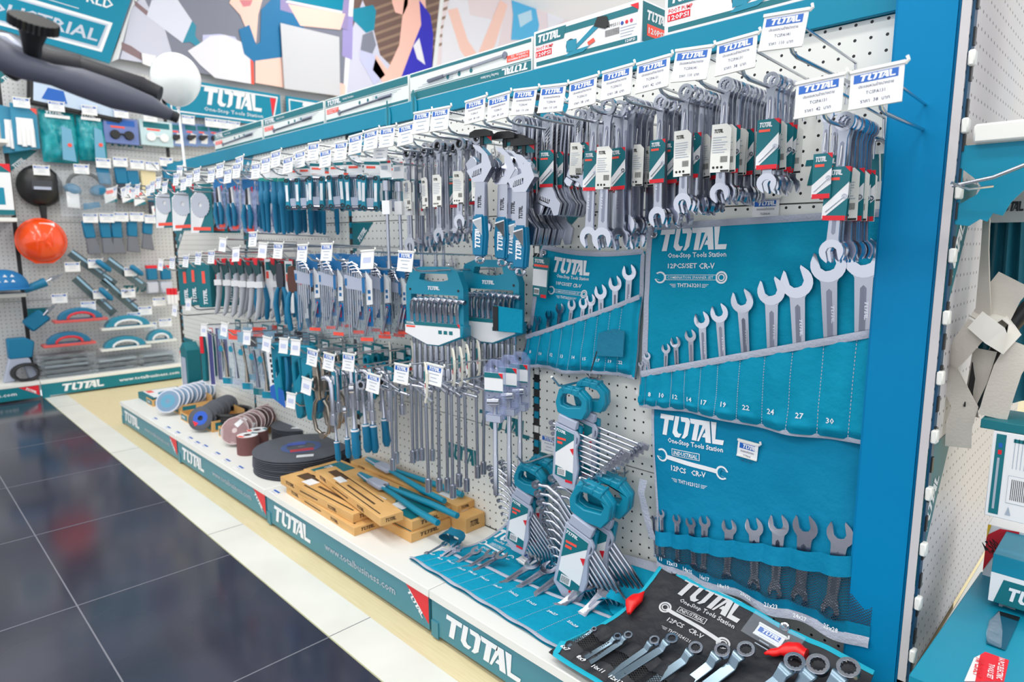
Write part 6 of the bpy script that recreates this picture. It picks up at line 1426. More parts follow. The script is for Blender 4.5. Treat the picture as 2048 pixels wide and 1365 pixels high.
# tall clear packs with glass cutters, level pack
def tall(m1, m2, acc):
    t = thing('clear_pack', 'x', 'blister pack'); b = MB(); b.M = VERT; b.prism([(-.032, -.2), (.032, -.2), (.032, -.01), (.015, .005), (-.015, .005), (-.032, -.01)], -.001, 0, CLEARB); b.rect(-.026, .026, -.04, -.008, .0006, m1); b.rect(-.02, .02, -.19, -.17, .0006, m2); b.build('plastic_shell', t, smooth=0)
    b = MB(); b.M = VERT; b.tube([(-.006, -.05, .006), (.004, -.11, .006), (.006, -.165, .006)], [.005, .003, .007], acc, 8); b.prism(circ(-.01, -.07, .010, 14), .006, .010, TEALP); b.build('tool', t, smooth=60); return t
TP = Proto(tall(mat('pale_blue_card', (150, 190, 215), .5), TEALP, NICKEL)); TP2 = Proto(tall(CORAL, PURP, SATIN)); TP3 = Proto(tall(DGREY, TEALD, SATIND))
for k, (px, py, P) in enumerate(((448, 655, TP), (468, 655, TP2), (488, 660, TP), (510, 668, TP3), (528, 672, TP))):
    for j, Y in enumerate((-.24, -.14, -.06)): q = at(px, py, Y=-.24); P.put(T(q.x, Y, q.z) @ RZ(26+random.uniform(-5, 5)) @ S3(1.22), '%s clear slim-tool pack from the front, %s column left of staple guns' % (ordw(j), ordw(k)), 'clear packs with slim tools')
def card_tool(): 
    t = thing('spirit_level_card', 'x', 'carded tool'); b = MB(); b.M = VERT; b.prism([(-.028, -.24), (.028, -.24), (.028, 0), (-.028, 0)], -.001, 0, CARD); b.rect(.006, .026, -.235, -.01, .0006, mat('violet_card', (80, 80, 140), .5)); b.rect(-.026, -.008, -.06, -.01, .0006, RED); b.build('card', t, smooth=0)
    b = MB(); b.M = VERT; b.prism([(-.022, -.22), (.0, -.22), (.002, -.1), (-.004, -.03), (-.02, -.03)], .001, .018, TEALD); b.build('tool', t, bevel=.003); b = MB(); b.M = VERT; b.prism([(-.018, -.1), (-.002, -.1), (-.002, -.03), (-.018, -.03)], .0182, .021, RED); b.build('red_clip', t); return t
CT = Proto(card_tool())
for k, (px, py, Y) in enumerate(((412, 658, -.26), (428, 652, -.2), (442, 648, -.12))): q = at(px, py, Y=Y); CT.put(T(q.x, Y, q.z) @ RZ(30), '%s red and teal tool on a white card from the left, above the flap discs' % ordw(k), 'red and teal carded tools')
# lower clutter seen above the third row: short teal hangers
def shorty():
    t = thing('hose_clamp_pack', 'x', 'clear pack'); b = MB(); b.M = VERT; b.prism([(-.03, -.09), (.03, -.09), (.03, 0), (-.03, 0)], -.001, 0, TEALD); b.rect(-.02, .02, -.03, -.008, .0006, CARD); b.rect(-.026, .026, -.085, -.07, .0006, CORAL); b.build('card', t, smooth=0); b = MB(); b.M = VERT; b.prism(circ(0, -.05, .016, 16), .001, .010, TEALP, holes=[circ(0, -.05, .010, 12)]); b.build('clamp_ring', t); return t
SH = Proto(shorty())
for k, (px, py, Y) in enumerate(((735, 690, -.14), (755, 688, -.10), (775, 695, -.06), (800, 700, -.05), (700, 690, -.12), (675, 690, -.10), (650, 680, -.08), (625, 668, -.08), (560, 650, -.1), (530, 650, -.1), (500, 645, -.08), (820, 692, -.04), (585, 655, -.06), (475, 640, -.06))):
    q = at(px, py, Y=Y); SH.put(T(q.x, Y, q.z), '%s teal carded clamp ring close to the board under the hex key packs' % ordw(k), 'teal carded clamp rings')
q = at(382, 742, Z=GZ+.0); t = thing('product_carton', 'tall teal carton with pale window standing at the far end of the deck', 'carton', T(at(392, 700, Y=-.03).x-.02, -.05, GZ+.04)); b = MB(); b.box(-.05, .05, -.04, .03, 0, .24, TEALD); b.prism([(-.05, .24), (.05, .24), (0, .28)], -.03, .04, TEALD, M=VERT); b.build('carton_body', t, bevel=.002); b = MB(); b.M = VERT @ T(0, 0, .04); b.rect(-.028, .034, .02, .2, .001, GPLAS); b.rect(-.045, -.034, .04, .22, .001, CARD); b.poly([(-.045, .21), (-.03, .23), (-.045, .23)], .002, CORAL); b.build('print', t, smooth=0)
t = thing('white_plinth', 'small white plinth under the tall teal carton at the deck end', 'plinth', T(at(392, 700, Y=-.03).x-.02, -.05, GZ)); b = MB(); b.box(-.08, .10, -.05, .045, 0, .039, WHITE); b.build('plinth_body', t, bevel=.002)
GLINT = clear('crinkled_clear', (226, 234, 242), .16, .1, 16)
# ================================================================== GOODS ON THE FAR WALL
def W(px, py, X=-5.08): q = at(px, py, X=X); return q
RW = RZ(90)                       # turn a thing that faces -Y so that it faces +X
def wlabel(px, py, lab, X=-5.03): q = W(px, py, X); t = thing('price_card', lab, 'price card', T(q.x, q.y, q.z) @ RW, 'price cards on the far wall'); label_card(t, .085, .055, 1, 'card')
# mesh the faces in the (Y, Z) plane, thing origin at the goods' top centre
def wt(name, lab, cat, px, py, X=-5.1, grp=None): q = W(px, py, X); return thing(name, lab, cat, T(q.x, q.y, q.z) @ RW, grp)
SCW = lambda px, X=-5.1: px/1297.7*((W(150, 400, X)-CAM).dot(cf))     # pixels -> metres at the wall
def bag(t, w, h, m, accent, seed):
    b = MB(); b.M = VERT
    def f(i, j):
        x = (i-.5)*w*(1-.12*abs(j-.5)); y = -h+j*h; e = (1-(2*i-1)**2)**.5*(1-(2*j-1)**4)
        return (x+.006*N3(i*3, j*3, seed), y, .045*e*(1+.5*N3(i*5+seed, j*5, 2)))
    b.grid(18, 20, f, m); b.build('pouch', t, smooth=80)
    b = MB(); b.M = VERT; b.prism([(w*.0, -h*.95), (w*.36, -h*.98), (w*.3, -h*.35), (w*.05, -h*.3)], .048, .054, accent); b.rect(-w*.35, w*.3, -h*.16, -h*.1, .052, CARD); b.logo(-w*.35, -h*.09, w*.5, PRINTW, .05, h=.016); b.prism(circ(w*.22, -h*.66, .012, 12), .054, .058, CORAL); b.build('insert', t, bevel=.002)
bm_ = mat('teal_bag', (0, 138, 150), .22, var=(16, (50, 172, 182)), bump=(14, 1))
for (px, py, w_, h_, lab) in ((112, 222, 62, 98, 'bulging shiny teal bag hanging on the far wall under the dark handle'), (178, 228, 52, 92, 'second bulging shiny teal bag, right of the first on the far wall')):
    t = wt('product_bag', lab, 'bag', px, py); bag(t, SCW(w_), SCW(h_), bm_, mat('bag_insert', (110, 170, 200), .4), px)
for k, (px, py) in enumerate(((22, 212), (45, 208))):
    t = wt('glove_card', ('glove on a teal and white card at the far left of the wall', 'glove on a card, right of the leftmost glove card')[k], 'gloves', px, py, -5.1+.03*k)
    w_ = SCW(40); h_ = SCW(88); b = MB(); b.M = VERT; b.prism([(-w_/2, -h_), (w_/2, -h_*.9), (w_/2, -.02), (-w_/2, 0)], 0, .004, mat('pale_teal_card', (50, 140, 175), .4)); b.poly([(w_*.2, -.02), (w_/2, -.02), (w_/2, -h_*.2)], .006, CORAL); b.build('card', t, smooth=0)
    b = MB(); b.M = VERT
    for f in range(4): b.tube([(-w_*.25+f*w_*.16, -h_*.5, .014), (-w_*.28+f*w_*.17, -h_*(.86+.03*(f % 2)), .014)], .014, CARD, 8)
    b.prism([(-w_*.34, -h_*.3), (w_*.3, -h_*.3), (w_*.32, -h_*.6), (-w_*.34, -h_*.6)], .006, .022, CARD); b.build('glove', t, smooth=60)
for k, (px, py, lab, c) in enumerate(((238, 237, 'clear box of dark goggles on the far wall beside the teal bags', (110, 130, 190)), (309, 243, 'clear box of pale goggles left of the balloon stick', (200, 225, 230)))):
    t = wt('goggles_box', lab, 'goggles', px, py); w_ = SCW(64); h_ = SCW(52)
    b = MB(); b.M = VERT; b.prism([(-w_/2, -h_), (w_/2, -h_), (w_/2, 0), (-w_/2, 0)], 0, .03, mat('goggle_box_%d' % k, c, .25)); b.rect(-w_*.4, w_*.4, -h_*.3, -h_*.08, .031, TEALD if k else BLUE); b.rect(-w_*.3, w_*.1, -h_*.4, -h_*.33, .031, CORAL); b.build('box_body', t, bevel=.004)
    b = MB(); b.M = VERT
    for s in (-1, 1): b.prism([(s*w_*.2+a, -h_*.66+c_) for a, c_ in circ(0, 0, w_*.14, 16)], .03, .05, BPLAS if not k else CARD)
    b.prism([(-w_*.08, -h_*.66), (w_*.08, -h_*.66), (w_*.08, -h_*.6), (-w_*.08, -h_*.6)], .032, .046, BPLAS if not k else CARD); b.build('goggles', t, bevel=.003)
def glasscard():
    t = thing('safety_glasses_card', 'x', 'safety glasses'); w_, h_ = .10, .17; b = MB(); b.M = VERT; b.prism([(-w_/2, -h_), (w_/2, -h_), (w_/2, 0), (-w_/2, 0)], 0, .004, mat('lilac_card', (112, 140, 190), .4)); b.rect(-w_*.4, w_*.4, -.05, -.015, .005, TEALD); b.rect(-w_*.3, w_*.1, -.07, -.058, .005, CORAL); b.poly([(-.02, -.15), (.03, -.15), (.04, -.08), (0, -.07)], .005, CARD); b.build('card', t, smooth=0)
    b = MB(); b.M = VERT; b.prism([(-.035, -.12), (-.01, -.13), (.03, -.10), (.03, -.085), (-.03, -.09)], .005, .03, BPLAS); b.build('glasses', t, bevel=.003); return t
GC = Proto(glasscard())
for k, px in enumerate((352, 380, 404, 428, 452, 474, 494)): q = W(px, 246+k*1.5); GC.put(T(q.x, q.y, q.z) @ RW @ S3(.95-.02*k), '%s carded pair of safety glasses right of the balloon stick' % ordw(k), 'carded safety glasses')
for k, (px, py) in enumerate(((42, 200), (112, 208), (178, 216), (242, 222), (300, 230), (376, 236), (422, 242), (446, 245), (468, 248), (82, 336), (162, 334), (206, 322), (240, 320), (274, 325), (304, 328), (332, 320), (180, 432), (213, 432), (242, 430), (273, 430), (302, 434), (144, 530), (190, 523), (262, 540), (118, 593), (200, 585), (256, 583), (176, 608), (268, 630), (290, 618), (318, 600), (345, 590), (330, 642), (300, 650))):
    wlabel(px, py-4, '%s small price card on the far wall, counted in rows from the top left' % ordw(k))
# welding shield
t = wt('welding_shield', 'black oval welding hand shield hanging on the far wall above the orange helmet', 'welding shield', 75, 330)
r1, r2 = SCW(38), SCW(40); b = MB(); b.M = VERT @ T(0, -r2, 0)
b.grid(20, 16, lambda i, j: (r1*sin(pi*(j-.5)*.98)*1.0 if False else r1*cos(2*pi*i)*(j), r2*sin(2*pi*i)*(j), .07*(1-j*j)**.5), BPLAS); b.build('shell', t, smooth=80)
b = MB(); b.M = VERT @ T(0, -r2, 0); b.prism([(-.055, -.03), (.055, -.03), (.055, .03), (-.055, .03)], .06, .08, DGREY); b.rect(-.045, .045, -.026, -.008, .081, GPLAS); b.build('window', t, bevel=.003)
b = MB(); b.M = VERT; b.tube([(0, -2*r2+.01, .02), (0.0, -2*r2-.09, .02)], [.022, .014], BPLAS, 10); b.build('handle', t)
# orange helmet
q = W(83, 482, -5.05); t = thing('safety_helmet', 'glossy orange safety helmet hanging on the far wall', 'helmet', T(q.x, q.y, q.z) @ RW)
R = SCW(40); b = MB(); b.M = VERT
b.grid(32, 14, lambda i, j: (R*cos(2*pi*i)*sin(pi/2*j), R*1.03*sin(2*pi*i)*sin(pi/2*j), R*.85*cos(pi/2*j)*(1+.04*(abs(sin(pi*3*i)) > .9))), ORANGE); b.build('shell', t, smooth=80)
b = MB(); b.M = VERT; b.tube([(R*cos(a), R*1.03*sin(a), .0) for a in [2*pi*k/32 for k in range(32)]], .008, ORANGE, 8, True); b.prism([(-R*.7, -R*.8), (R*.7, -R*.8), (R*.35, -R*1.08), (-R*.35, -R*1.08)], 0, .02, ORANGE)
for s in (-.3, 0, .3): b.tube([(R*s*1.1, R*.75, R*.48), (R*s, R*.3, R*.80), (R*s, -.2*R, R*.82), (R*s*1.1, -R*.7, R*.5)], .006, ORANGE, 8)
b.build('brim_and_ribs', t, smooth=60)
b = MB(); b.M = VERT; b.prism([(-R*.1, R*.62), (R*.5, R*.62), (R*.5, R*.84), (-R*.1, R*.84)], R*.5, R*.52, CARD); b.build('sticker', t)
# ear muffs in clear bag
t = wt('ear_muffs', 'blue ear muffs in a crinkled clear bag right of the black shield', 'ear muffs', 165, 345)
s_ = SCW(1); b = MB(); b.M = VERT; b.tube([(s_*30*cos(a), -s_*30+s_*28*sin(a), .03) for a in [pi*k/12 for k in range(13)]], .012, BPLAS, 8); b.build('head_band', t, smooth=60)
for s in (-1, 1): b = MB(); b.M = VERT @ T(s*s_*22, -s_*35, .03) @ RZ(s*20); b.lathe([(.0, .04), (s_*11, .036), (s_*15, .015), (s_*15, -.015), (s_*12, -.03)], TEALG, 20, M=Matrix.Diagonal((1, .75, 1, 1))); b.build('ear_cup', t, smooth=50)
b = MB(); b.M = VERT; b.grid(16, 16, lambda i, j: ((i-.5)*s_*95, -s_*88+j*s_*88, .07+.03*N3(i*6, j*6, 8)), GLINT); b.build('clear_bag', t, smooth=80)
b = MB(); b.M = VERT; b.prism([(-s_*35, -s_*70), (-s_*14, -s_*72), (-s_*14, -s_*42), (-s_*35, -s_*40)], .06, .062, CARD); b.prism([(-s_*8, -s_*75), (s_*22, -s_*68), (s_*20, -s_*58), (-s_*8, -s_*62)], .05, .056, TEALG); b.build('inner_card', t)
# paint brushes
def brush(h, w, bris, card=True):
    t = thing('paint_brush', 'x', 'brush'); b = MB(); b.M = VERT; b.prism([(-w*.5, 0), (w*.5, 0), (w*.5, -h*.52), (-w*.5, -h*.5)], 0, .03, TEALG); b.build('handle', t, bevel=.006)
    b = MB(); b.M = VERT; b.prism([(-w*.42, -h*.5), (w*.42, -h*.5), (w*.75, -h), (-w*.55, -h*.97)], .004, .026, bris); b.build('bristles', t, bevel=.004)
    if card: b = MB(); b.M = VERT; b.prism([(-w*.3, -h*.65), (w*.7, -h*.6), (w*.7, -h*1.05), (-w*.3, -h*1.1)], .03, .033, CARD); b.poly([(-w*.1, -h*.72), (w*.5, -h*.68), (w*.5, -h*.78), (-w*.1, -h*.82)], .034, CORAL); b.poly([(-w*.3, -h*1.1), (w*.7, -h*1.05), (w*.7, -h*.95)], .034, TEALD); b.build('card', t, smooth=0)
    return t
BR = Proto(brush(SCW(66), SCW(22), mat('dark_bristle', (60, 66, 80), .7)))
for k, (px, py) in enumerate(((203, 335), (238, 335), (262, 342), (332, 330), (300, 372))): q = W(px, py); BR.put(T(q.x, q.y, q.z) @ RW @ RY(-4), '%s carded teal brush in the upper brush row of the far wall' % ordw(k), 'carded teal brushes')
t = wt('sponge_pack', 'cream sponge pack between the carded brushes on the far wall', 'sponge', 293, 342); b = MB(); b.M = VERT; b.prism([(-SCW(15), -SCW(64)), (SCW(13), -SCW(64)), (SCW(15), -SCW(2)), (-SCW(15), 0)], 0, .04, mat('cream_sponge', (236, 222, 180), .7)); b.build('sponge', t, bevel=.006)
BR2 = Proto(brush(SCW(68), SCW(19), mat('grey_bristle', (112, 116, 126), .5), False))
for k, (px, py) in enumerate(((172, 442), (206, 442), (230, 442), (262, 440), (294, 436))): q = W(px, py); BR2.put(T(q.x, q.y, q.z) @ RW @ RY(3*(k-2)), '%s teal scraper with grey blade in the middle row of the far wall' % ordw(k), 'teal scrapers with grey blades')
# long plastering trowels
def trowel(px0, py0, px1, py1, lab, grip=True):
    A, B = W(px0, py0, -5.06), W(px1, py1, -5.06); d = B-A; L = d.length; an = math.degrees(math.atan2(d.z, d.y))
    t = thing('plastering_trowel', lab, 'trowel', T(A.x, A.y, A.z) @ RW @ RY(-an)); w_ = SCW(17)
    b = MB(); b.M = VERT; b.prism([(0, -w_/2), (L, -w_/2), (L, w_/2), (0, w_/2)], 0, .004, mat('trowel_steel', (96, 112, 118), .3, .7)); b.rect(.0, L*.9, w_*.1, w_*.35, .005, mat('pale_blue_card', (150, 190, 215), .5)); b.build('blade', t)
    if grip: b = MB(); b.M = VERT; b.tube([(L*.42, w_*.9, .05), (L*.46, w_*.9, .06), (L*.68, w_*.9, .06), (L*.72, w_*.9, .05)], [.012, .018, .018, .012], TEALG, 10); b.build('grip', t, smooth=60)
    b = MB(); b.M = VERT; b.tube([(L*.45, w_*.2, .004), (L*.45, w_*.85, .05)], .006, SATIN, 8); b.tube([(L*.68, w_*.2, .004), (L*.68, w_*.85, .05)], .006, SATIN, 8); b.build('bracket', t)
trowel(140, 505, 230, 570, 'uppermost long plastering trowel slanting across the far wall'); trowel(205, 560, 282, 628, 'long plastering trowel lying lower right of the uppermost one', False); trowel(150, 556, 228, 628, 'lower long plastering trowel, left end near the orange helmet'); trowel(215, 520, 290, 575, 'right plastering trowel under the scrapers')
def small_trowel(px, py, an, lab, pl=False):
    q = W(px, py, -5.05); t = thing('hand_trowel', lab, 'trowel', T(q.x, q.y, q.z) @ RW @ RY(-an)); b = MB(); b.M = VERT
    if pl: b.prism([(-SCW(20), -SCW(14)), (SCW(20), -SCW(14)), (SCW(16), SCW(14)), (-SCW(20), SCW(14))], 0, .03, TEALG); b.build('handle', t, bevel=.01)
    else: b.tube([(-SCW(24), 0, .03), (SCW(14), 0, .03)], [.022, .03], TEALG, 10); b.build('handle', t, smooth=60)
    b = MB(); b.M = VERT; b.tube([(SCW(14), 0, .03), (SCW(26), SCW(2), .03)], .006, SATIN, 8); b.prism([(SCW(24), -SCW(4)), (SCW(48), SCW(2)), (SCW(24), SCW(6))], .02, .024, SATIN); b.build('blade', t)
small_trowel(74, 570, 22, 'teal-handled hand trowel under the orange helmet'); small_trowel(72, 640, 38, 'wide teal-handled spreader near the wall deck', True)
# brushes with red bands, right group
for k, (px, py) in enumerate(((300, 532), (328, 532))):
    t = wt('roller_pack', ('teal roller pack with red band on the far wall, left one', 'teal roller pack with red band on the far wall, right one')[k], 'paint roller', px, py); w_ = SCW(20); b = MB(); b.M = VERT; b.prism([(-w_/2, -w_*1.5), (w_/2, -w_*1.5), (w_/2, 0), (-w_/2, 0)], 0, .04, TEALG); b.build('sleeve', t, bevel=.006); b = MB(); b.M = VERT; b.prism([(-w_*.52, -w_*.25), (w_*.52, -w_*.25), (w_*.52, .004), (-w_*.52, .004)], -.001, .042, RED); b.build('red_band', t); b = MB(); b.M = VERT; b.prism([(-w_*.6, -w_*3), (w_*.6, -w_*3), (w_*.6, -w_*1.7), (-w_*.6, -w_*1.7)], 0, .03, mat('flap_white', (206, 210, 222), .4)); b.build('cover', t, bevel=.01)
for k, px in enumerate((336, 343, 350)):
    t = wt('marker_pack', '%s white marker with red cap right of the roller packs' % ordw(k), 'marker', px, 577, -4.98); b = MB(); b.M = VERT; b.tube([(0, -SCW(34), 0), (0, -SCW(14), 0)], .012, CARD, 8); b.build('barrel', t); b = MB(); b.M = VERT; b.tube([(0, -SCW(14), 0), (0, 0, 0)], .013, RED, 8); b.build('cap', t)
# hand planes / sanders in clear packs
def sander(px0, px1, py, c1, lab, clearp=True):
    X = -4.99; q = W((px0+px1)/2, py, X); w_ = (px1-px0)/1297.7*((q-CAM).dot(cf))*1.05; t = thing('hand_sander', lab, 'hand sander', T(q.x, q.y, q.z) @ RW); b = MB(); b.M = VERT
    b.prism([(-w_*.5, 0), (w_*.5, 0), (w_*.5, .018), (-w_*.5, .018)], -.05, .05, c1); b.build('base_plate', t, bevel=.003)
    b = MB(); b.M = VERT; pts = [(w_*.42*cos(a), .018+.072*sin(a)) for a in [pi*k/10 for k in range(11)]]; inn = [(w_*.22*cos(a), .022+.034*sin(a)) for a in [pi*k/8 for k in range(9)]]; b.prism(pts, -.03, .03, TEALG if 'blue' in lab else TEALP, holes=[inn]); b.build('handle_arch', t, bevel=.005)
    b = MB(); b.M = VERT; b.tube([(w_*.25*cos(a), .022+.038*sin(a), .033) for a in [pi*k/8 for k in range(9)]], .008, RED if c1 != WHITE else CARD, 8); b.build('grip', t, smooth=60)
    b = MB(); b.M = VERT; b.grid(12, 8, lambda i, j: ((i-.5)*w_*1.02, -.004+j*.1, .055+.012*N3(i*5, j*4, px0)), CLEARB); b.build('clear_pack', t, smooth=80)
PK = mat('pale_red_base', (226, 90, 86), .4)
sander(118, 204, 643, PK, 'blue hand sander on a red base, upper one, above the clear packs'); sander(96, 180, 691, PK, 'blue hand sander on a red base, lower one, above the clear packs')
sander(210, 300, 657, WHITE, 'teal hand sander on a white base, upper one'); sander(208, 292, 698, WHITE, 'teal hand sander on a white base, lower one'); sander(293, 346, 684, WHITE, 'teal hand sander partly behind the tall carton')
# stacks of clear packs on the wall deck
for k, (x0, x1, yb, n) in enumerate(((84, 176, 748, 5), (186, 270, 738, 3), (276, 345, 728, 3))):
    X = -5.0
    for j in range(n):
        q = at((x0+x1)/2, yb-14, X=-5.03); w_ = (x1-x0)/1297.7*((q-CAM).dot(cf)); t = thing('clear_pack', '%s clear pack from the bottom, %s stack on the far wall deck' % (ordw(j), ('left', 'middle', 'right')[k]), 'clear pack', T(-5.035+random.uniform(-.01, .01), q.y+random.uniform(-.015, .015), .1135+.030*j) @ RW @ RZ(random.uniform(-6, 6)), 'clear packs on the far wall deck')
        b = MB(); b.box(-w_*.42, w_*.46, -.085, .085, 0, .017, CLEARB); b.box(-w_*.4, w_*.4, -.07, .07, .002, .018, mat('pack_content_%d' % (j % 3), ((96, 112, 122), (40, 66, 78), (170, 184, 196))[j % 3], .4)); b.build('tool_inside', t, bevel=.003)
        b = MB(); b.grid(14, 12, lambda i, j_: ((i-.5)*w_*1.06, (j_-.5)*.2, .022+.008*N3(i*7, j_*7, k*5+j)), GLINT); b.grid(14, 3, lambda i, j_: ((i-.5)*w_*1.06, -.1+.006*N3(i*9, j_*9, j), j_*.020+.001), GLINT); b.build('plastic', t, smooth=80)
# goods on the leftmost shelves
q = at(12, 434, X=-5.0); t = thing('product_carton', 'white and teal carton with red corner on the leftmost shelf', 'carton', T(q.x, q.y-.05, q.z+.01) @ RW); b = MB(); b.M = VERT; b.prism([(-.14, 0), (.09, 0), (.09, .30), (-.14, .30)], -.05, .05, CARD); b.build('carton_body', t, bevel=.003); b = MB(); b.M = VERT; b.rect(-.14, .09, .25, .29, .051, TEALD); b.poly([(.03, .3), (.09, .3), (.09, .25)], .052, RED); b.rect(-.1, .05, .06, .16, .051, TEALP); b.rect(-.14, .09, 0, .03, .051, TEALD); b.build('print', t, smooth=0)
q = at(22, 583, X=-5.0); t = thing('cap', 'blue cap with white marks on the middle left shelf', 'cap', T(q.x, q.y-.03, q.z+.012) @ RW); b = MB(); b.M = VERT
b.v = []; b.M = Matrix(); b.grid(24, 10, lambda i, j: (.125*cos(2*pi*i)*sin(pi/2*j), .125*sin(2*pi*i)*sin(pi/2*j), .012+.11*cos(pi/2*j)), mat('cap_blue', (0, 110, 170), .6)); b.build('crown', t, smooth=80); b = MB(); b.prism([(-.12, -.05), (.12, -.05), (.13, -.12), (.06, -.19), (-.06, -.19), (-.13, -.12)], .004, .012, mat('cap_blue', (0, 110, 170), .6)); b.build('brim', t, bevel=.003)
b = MB(); b.M = VERT
for i in range(3):
    for j in range(2): b.poly([(-.05+i*.035, .05+j*.03), (-.028+i*.035, .05+j*.03), (-.04+i*.035, .066+j*.03)], .126-.02*j, CARD)
b.build('marks', t, smooth=0)
q = at(12, 735, Z=.115); t = thing('electric_tool', 'grey and blue power tool at the left end of the far wall deck', 'power tool', T(-5.02, q.y+.02, .113) @ RW); b = MB(); b.M = VERT; b.prism([(-.11, 0), (-.05, 0), (-.03, .1), (.0, .1), (.02, 0), (.075, 0), (.02, .18), (-.06, .18)], -.03, .03, GPLAS); b.build('base', t, bevel=.006); b = MB(); b.M = VERT; b.prism([(-.07, .14), (.05, .14), (.07, .24), (.02, .27), (-.07, .27)], -.035, .035, TEALG); b.build('motor_housing', t, bevel=.008)
q = at(36, 742, Z=.13); t = thing('cable_coil', 'coiled black cable beside the power tool on the far wall deck', 'cable', T(-4.98, q.y, .113+.055) @ RW); b = MB(); b.M = VERT
for k in range(4): b.tube([((.075-.004*k)*cos(a), .05*sin(a), .01*k) for a in [2*pi*i/24 for i in range(24)]], .008, BPLAS, 8, True)
b.build('coil', t, smooth=60)
# black framed screen behind the handle
q = W(152, 190, -5.08); t = thing('framed_screen', 'small black-framed screen on the far wall under the printed panel', 'screen', T(q.x, q.y, q.z) @ RW @ RY(6)); b = MB(); b.M = VERT; w_, h_ = SCW(158), SCW(76); b.prism([(-w_/2, -h_/2), (w_/2, -h_/2), (w_/2, h_/2), (-w_/2, h_/2)], 0, .03, BPLAS); b.build('frame', t, bevel=.012, seg=2); b = MB(); b.M = VERT; b.rect(-w_*.44, w_*.44, -h_*.38, h_*.38, .031, mat('screen_pale', (196, 214, 236), .3)); b.poly([(-w_*.36, -h_*.3), (-w_*.1, -h_*.3), (-w_*.14, 0), (-w_*.3, .0)], .032, BLUE); b.build('screen', t)
# ================================================================== BALLOON
q = at(352, 157, Y=-.24); bd = (q-CAM).dot(cf); R = 46/1297.7*bd
t = thing('balloon', 'round white balloon on a thin white stick in front of the teal banner', 'balloon', T(*q)); b = MB()
prof = [(R*.001, R*1.06)]+[(R*sin(a)*(1 if a < 1.7 else 1-.10*(a-1.7)), R*(1.06 if a < 1.57 else 1.18)*cos(a)) for a in [pi*k/18 for k in range(1, 18)]]+[(R*.07, -R*1.17)]
b.lathe(prof[::-1], mat('balloon_white', (244, 248, 246), .25, coat=.6), 32); b.build('skin', t, smooth=80); b = MB(); b.tube([(0, 0, -R*1.13), (0, 0, -R*1.25)], [R*.05, R*.10], CARD, 10); b.build('neck', t)
q2 = at(371, 342, Y=-.24); b = MB(); b.tube([(0, 0, -R*1.2), (q2.x-q.x, 0, q2.z-q.z)], .0045*bd/2.2, CARD, 8); b.build('stick', t); 
# ================================================================== FOREGROUND CAMERA SUPPORT HANDLE
D = lambda px, py, d: (lambda v: CAM+v*(d/v.dot(cf)))(cf*FPX+cr*(px-1024)-cu*(py-682.5))
o0 = D(60, 130, .62); t = thing('support_handle', 'out-of-focus dark grey support with knurled knob and tapering handle, top left', 'camera support', T(*o0)); I6 = lambda p: tuple(p-o0)
SG_ = mat('soft_grey_rubber', (84, 88, 104), .5); SB_ = mat('soft_black_rubber', (34, 35, 44), .55)
b = MB(); k = .62/FPX
b.tube([I6(D(-90, 75, .60)), I6(D(-10, 105, .60)), I6(D(50, 135, .61)), I6(D(105, 150, .62)), I6(D(160, 165, .63)), I6(D(230, 190, .645)), I6(D(300, 212, .66)), I6(D(350, 234, .67))], [k*34, k*31, k*24, k*21, k*28, k*29, k*21, k*10], SG_, 20); b.build('tapered_handle', t, smooth=80)
b = MB(); b.tube([I6(D(343, 231, .668)), I6(D(356, 237, .672))], [k*11, k*11], SB_, 14); b.build('handle_cap', t)
b = MB(); b.tube([I6(D(60, 108, .66)), I6(D(95, 125, .665)), I6(D(160, 136, .68)), I6(D(162, 137, .68)), I6(D(285, 176, .70)), I6(D(287, 177, .70)), I6(D(320, 190, .705))], [k*26, k*27, k*26, k*23, k*24, k*22, k*19], SB_, 20); b.build('ribbed_grip', t, smooth=40)
b = MB(); A, B = D(68, 38, .60), D(64, 88, .61); A2 = A.lerp(B, .38)
n_ = 28; ax = (B-A).normalized(); e1 = ax.cross(cf).normalized(); e2 = ax.cross(e1); vs = []
for p in (A, A2):
    for i in range(2*n_): a = pi*i/n_; r = k*(42 if i % 2 else 38); vs.append(I6(p+(e1*cos(a)+e2*sin(a))*r))
N_ = 2*n_; b.add(vs, [tuple(range(N_)), tuple(range(2*N_-1, N_-1, -1))]+[(i, (i+1) % N_, N_+(i+1) % N_, N_+i) for i in range(N_)], BPLAS); b.tube([I6(A2), I6(B), I6(D(66, 118, .62))], [k*26, k*17, k*14], BPLAS, 14); b.build('knurled_knob', t, smooth=40)
b = MB(); b.tube([I6(D(-60, 84, .62)), I6(D(20, 92, .625)), I6(D(52, 108, .63))], [k*26, k*24, k*16], mat('silver_casting', (150, 155, 170), .35, .6), 14); b.tube([I6(D(20, 110, .62)), I6(D(30, 150, .63)), I6(D(26, 160, .63))], [k*26, k*20, k*6], BPLAS, 12); b.build('casting', t, smooth=60)
# ================================================================== END CAP GOODS
t = thing('product_carton', 'teal carton on the upper end-cap shelf at the right edge', 'carton', T(-.155, .09, zz+.029)); b = MB(); b.box(-.0, .16, -.1, .12, 0, .30, TEALP); b.box(-.0035, 0, -.1, .12, 0, .3, CARD); b.build('carton_body', t, bevel=.001); b = MB(); b.M = VERT @ T(0, 0, .1); b.text('TOTAL TOOLS', .02, .06, .006, PRINTW, .001, width=.05); b.prism(circ(.035, .08, .007, 14), .0005, .001, mat('violet_mark', (110, 100, 200), .5)); b.build('print', t, smooth=0)
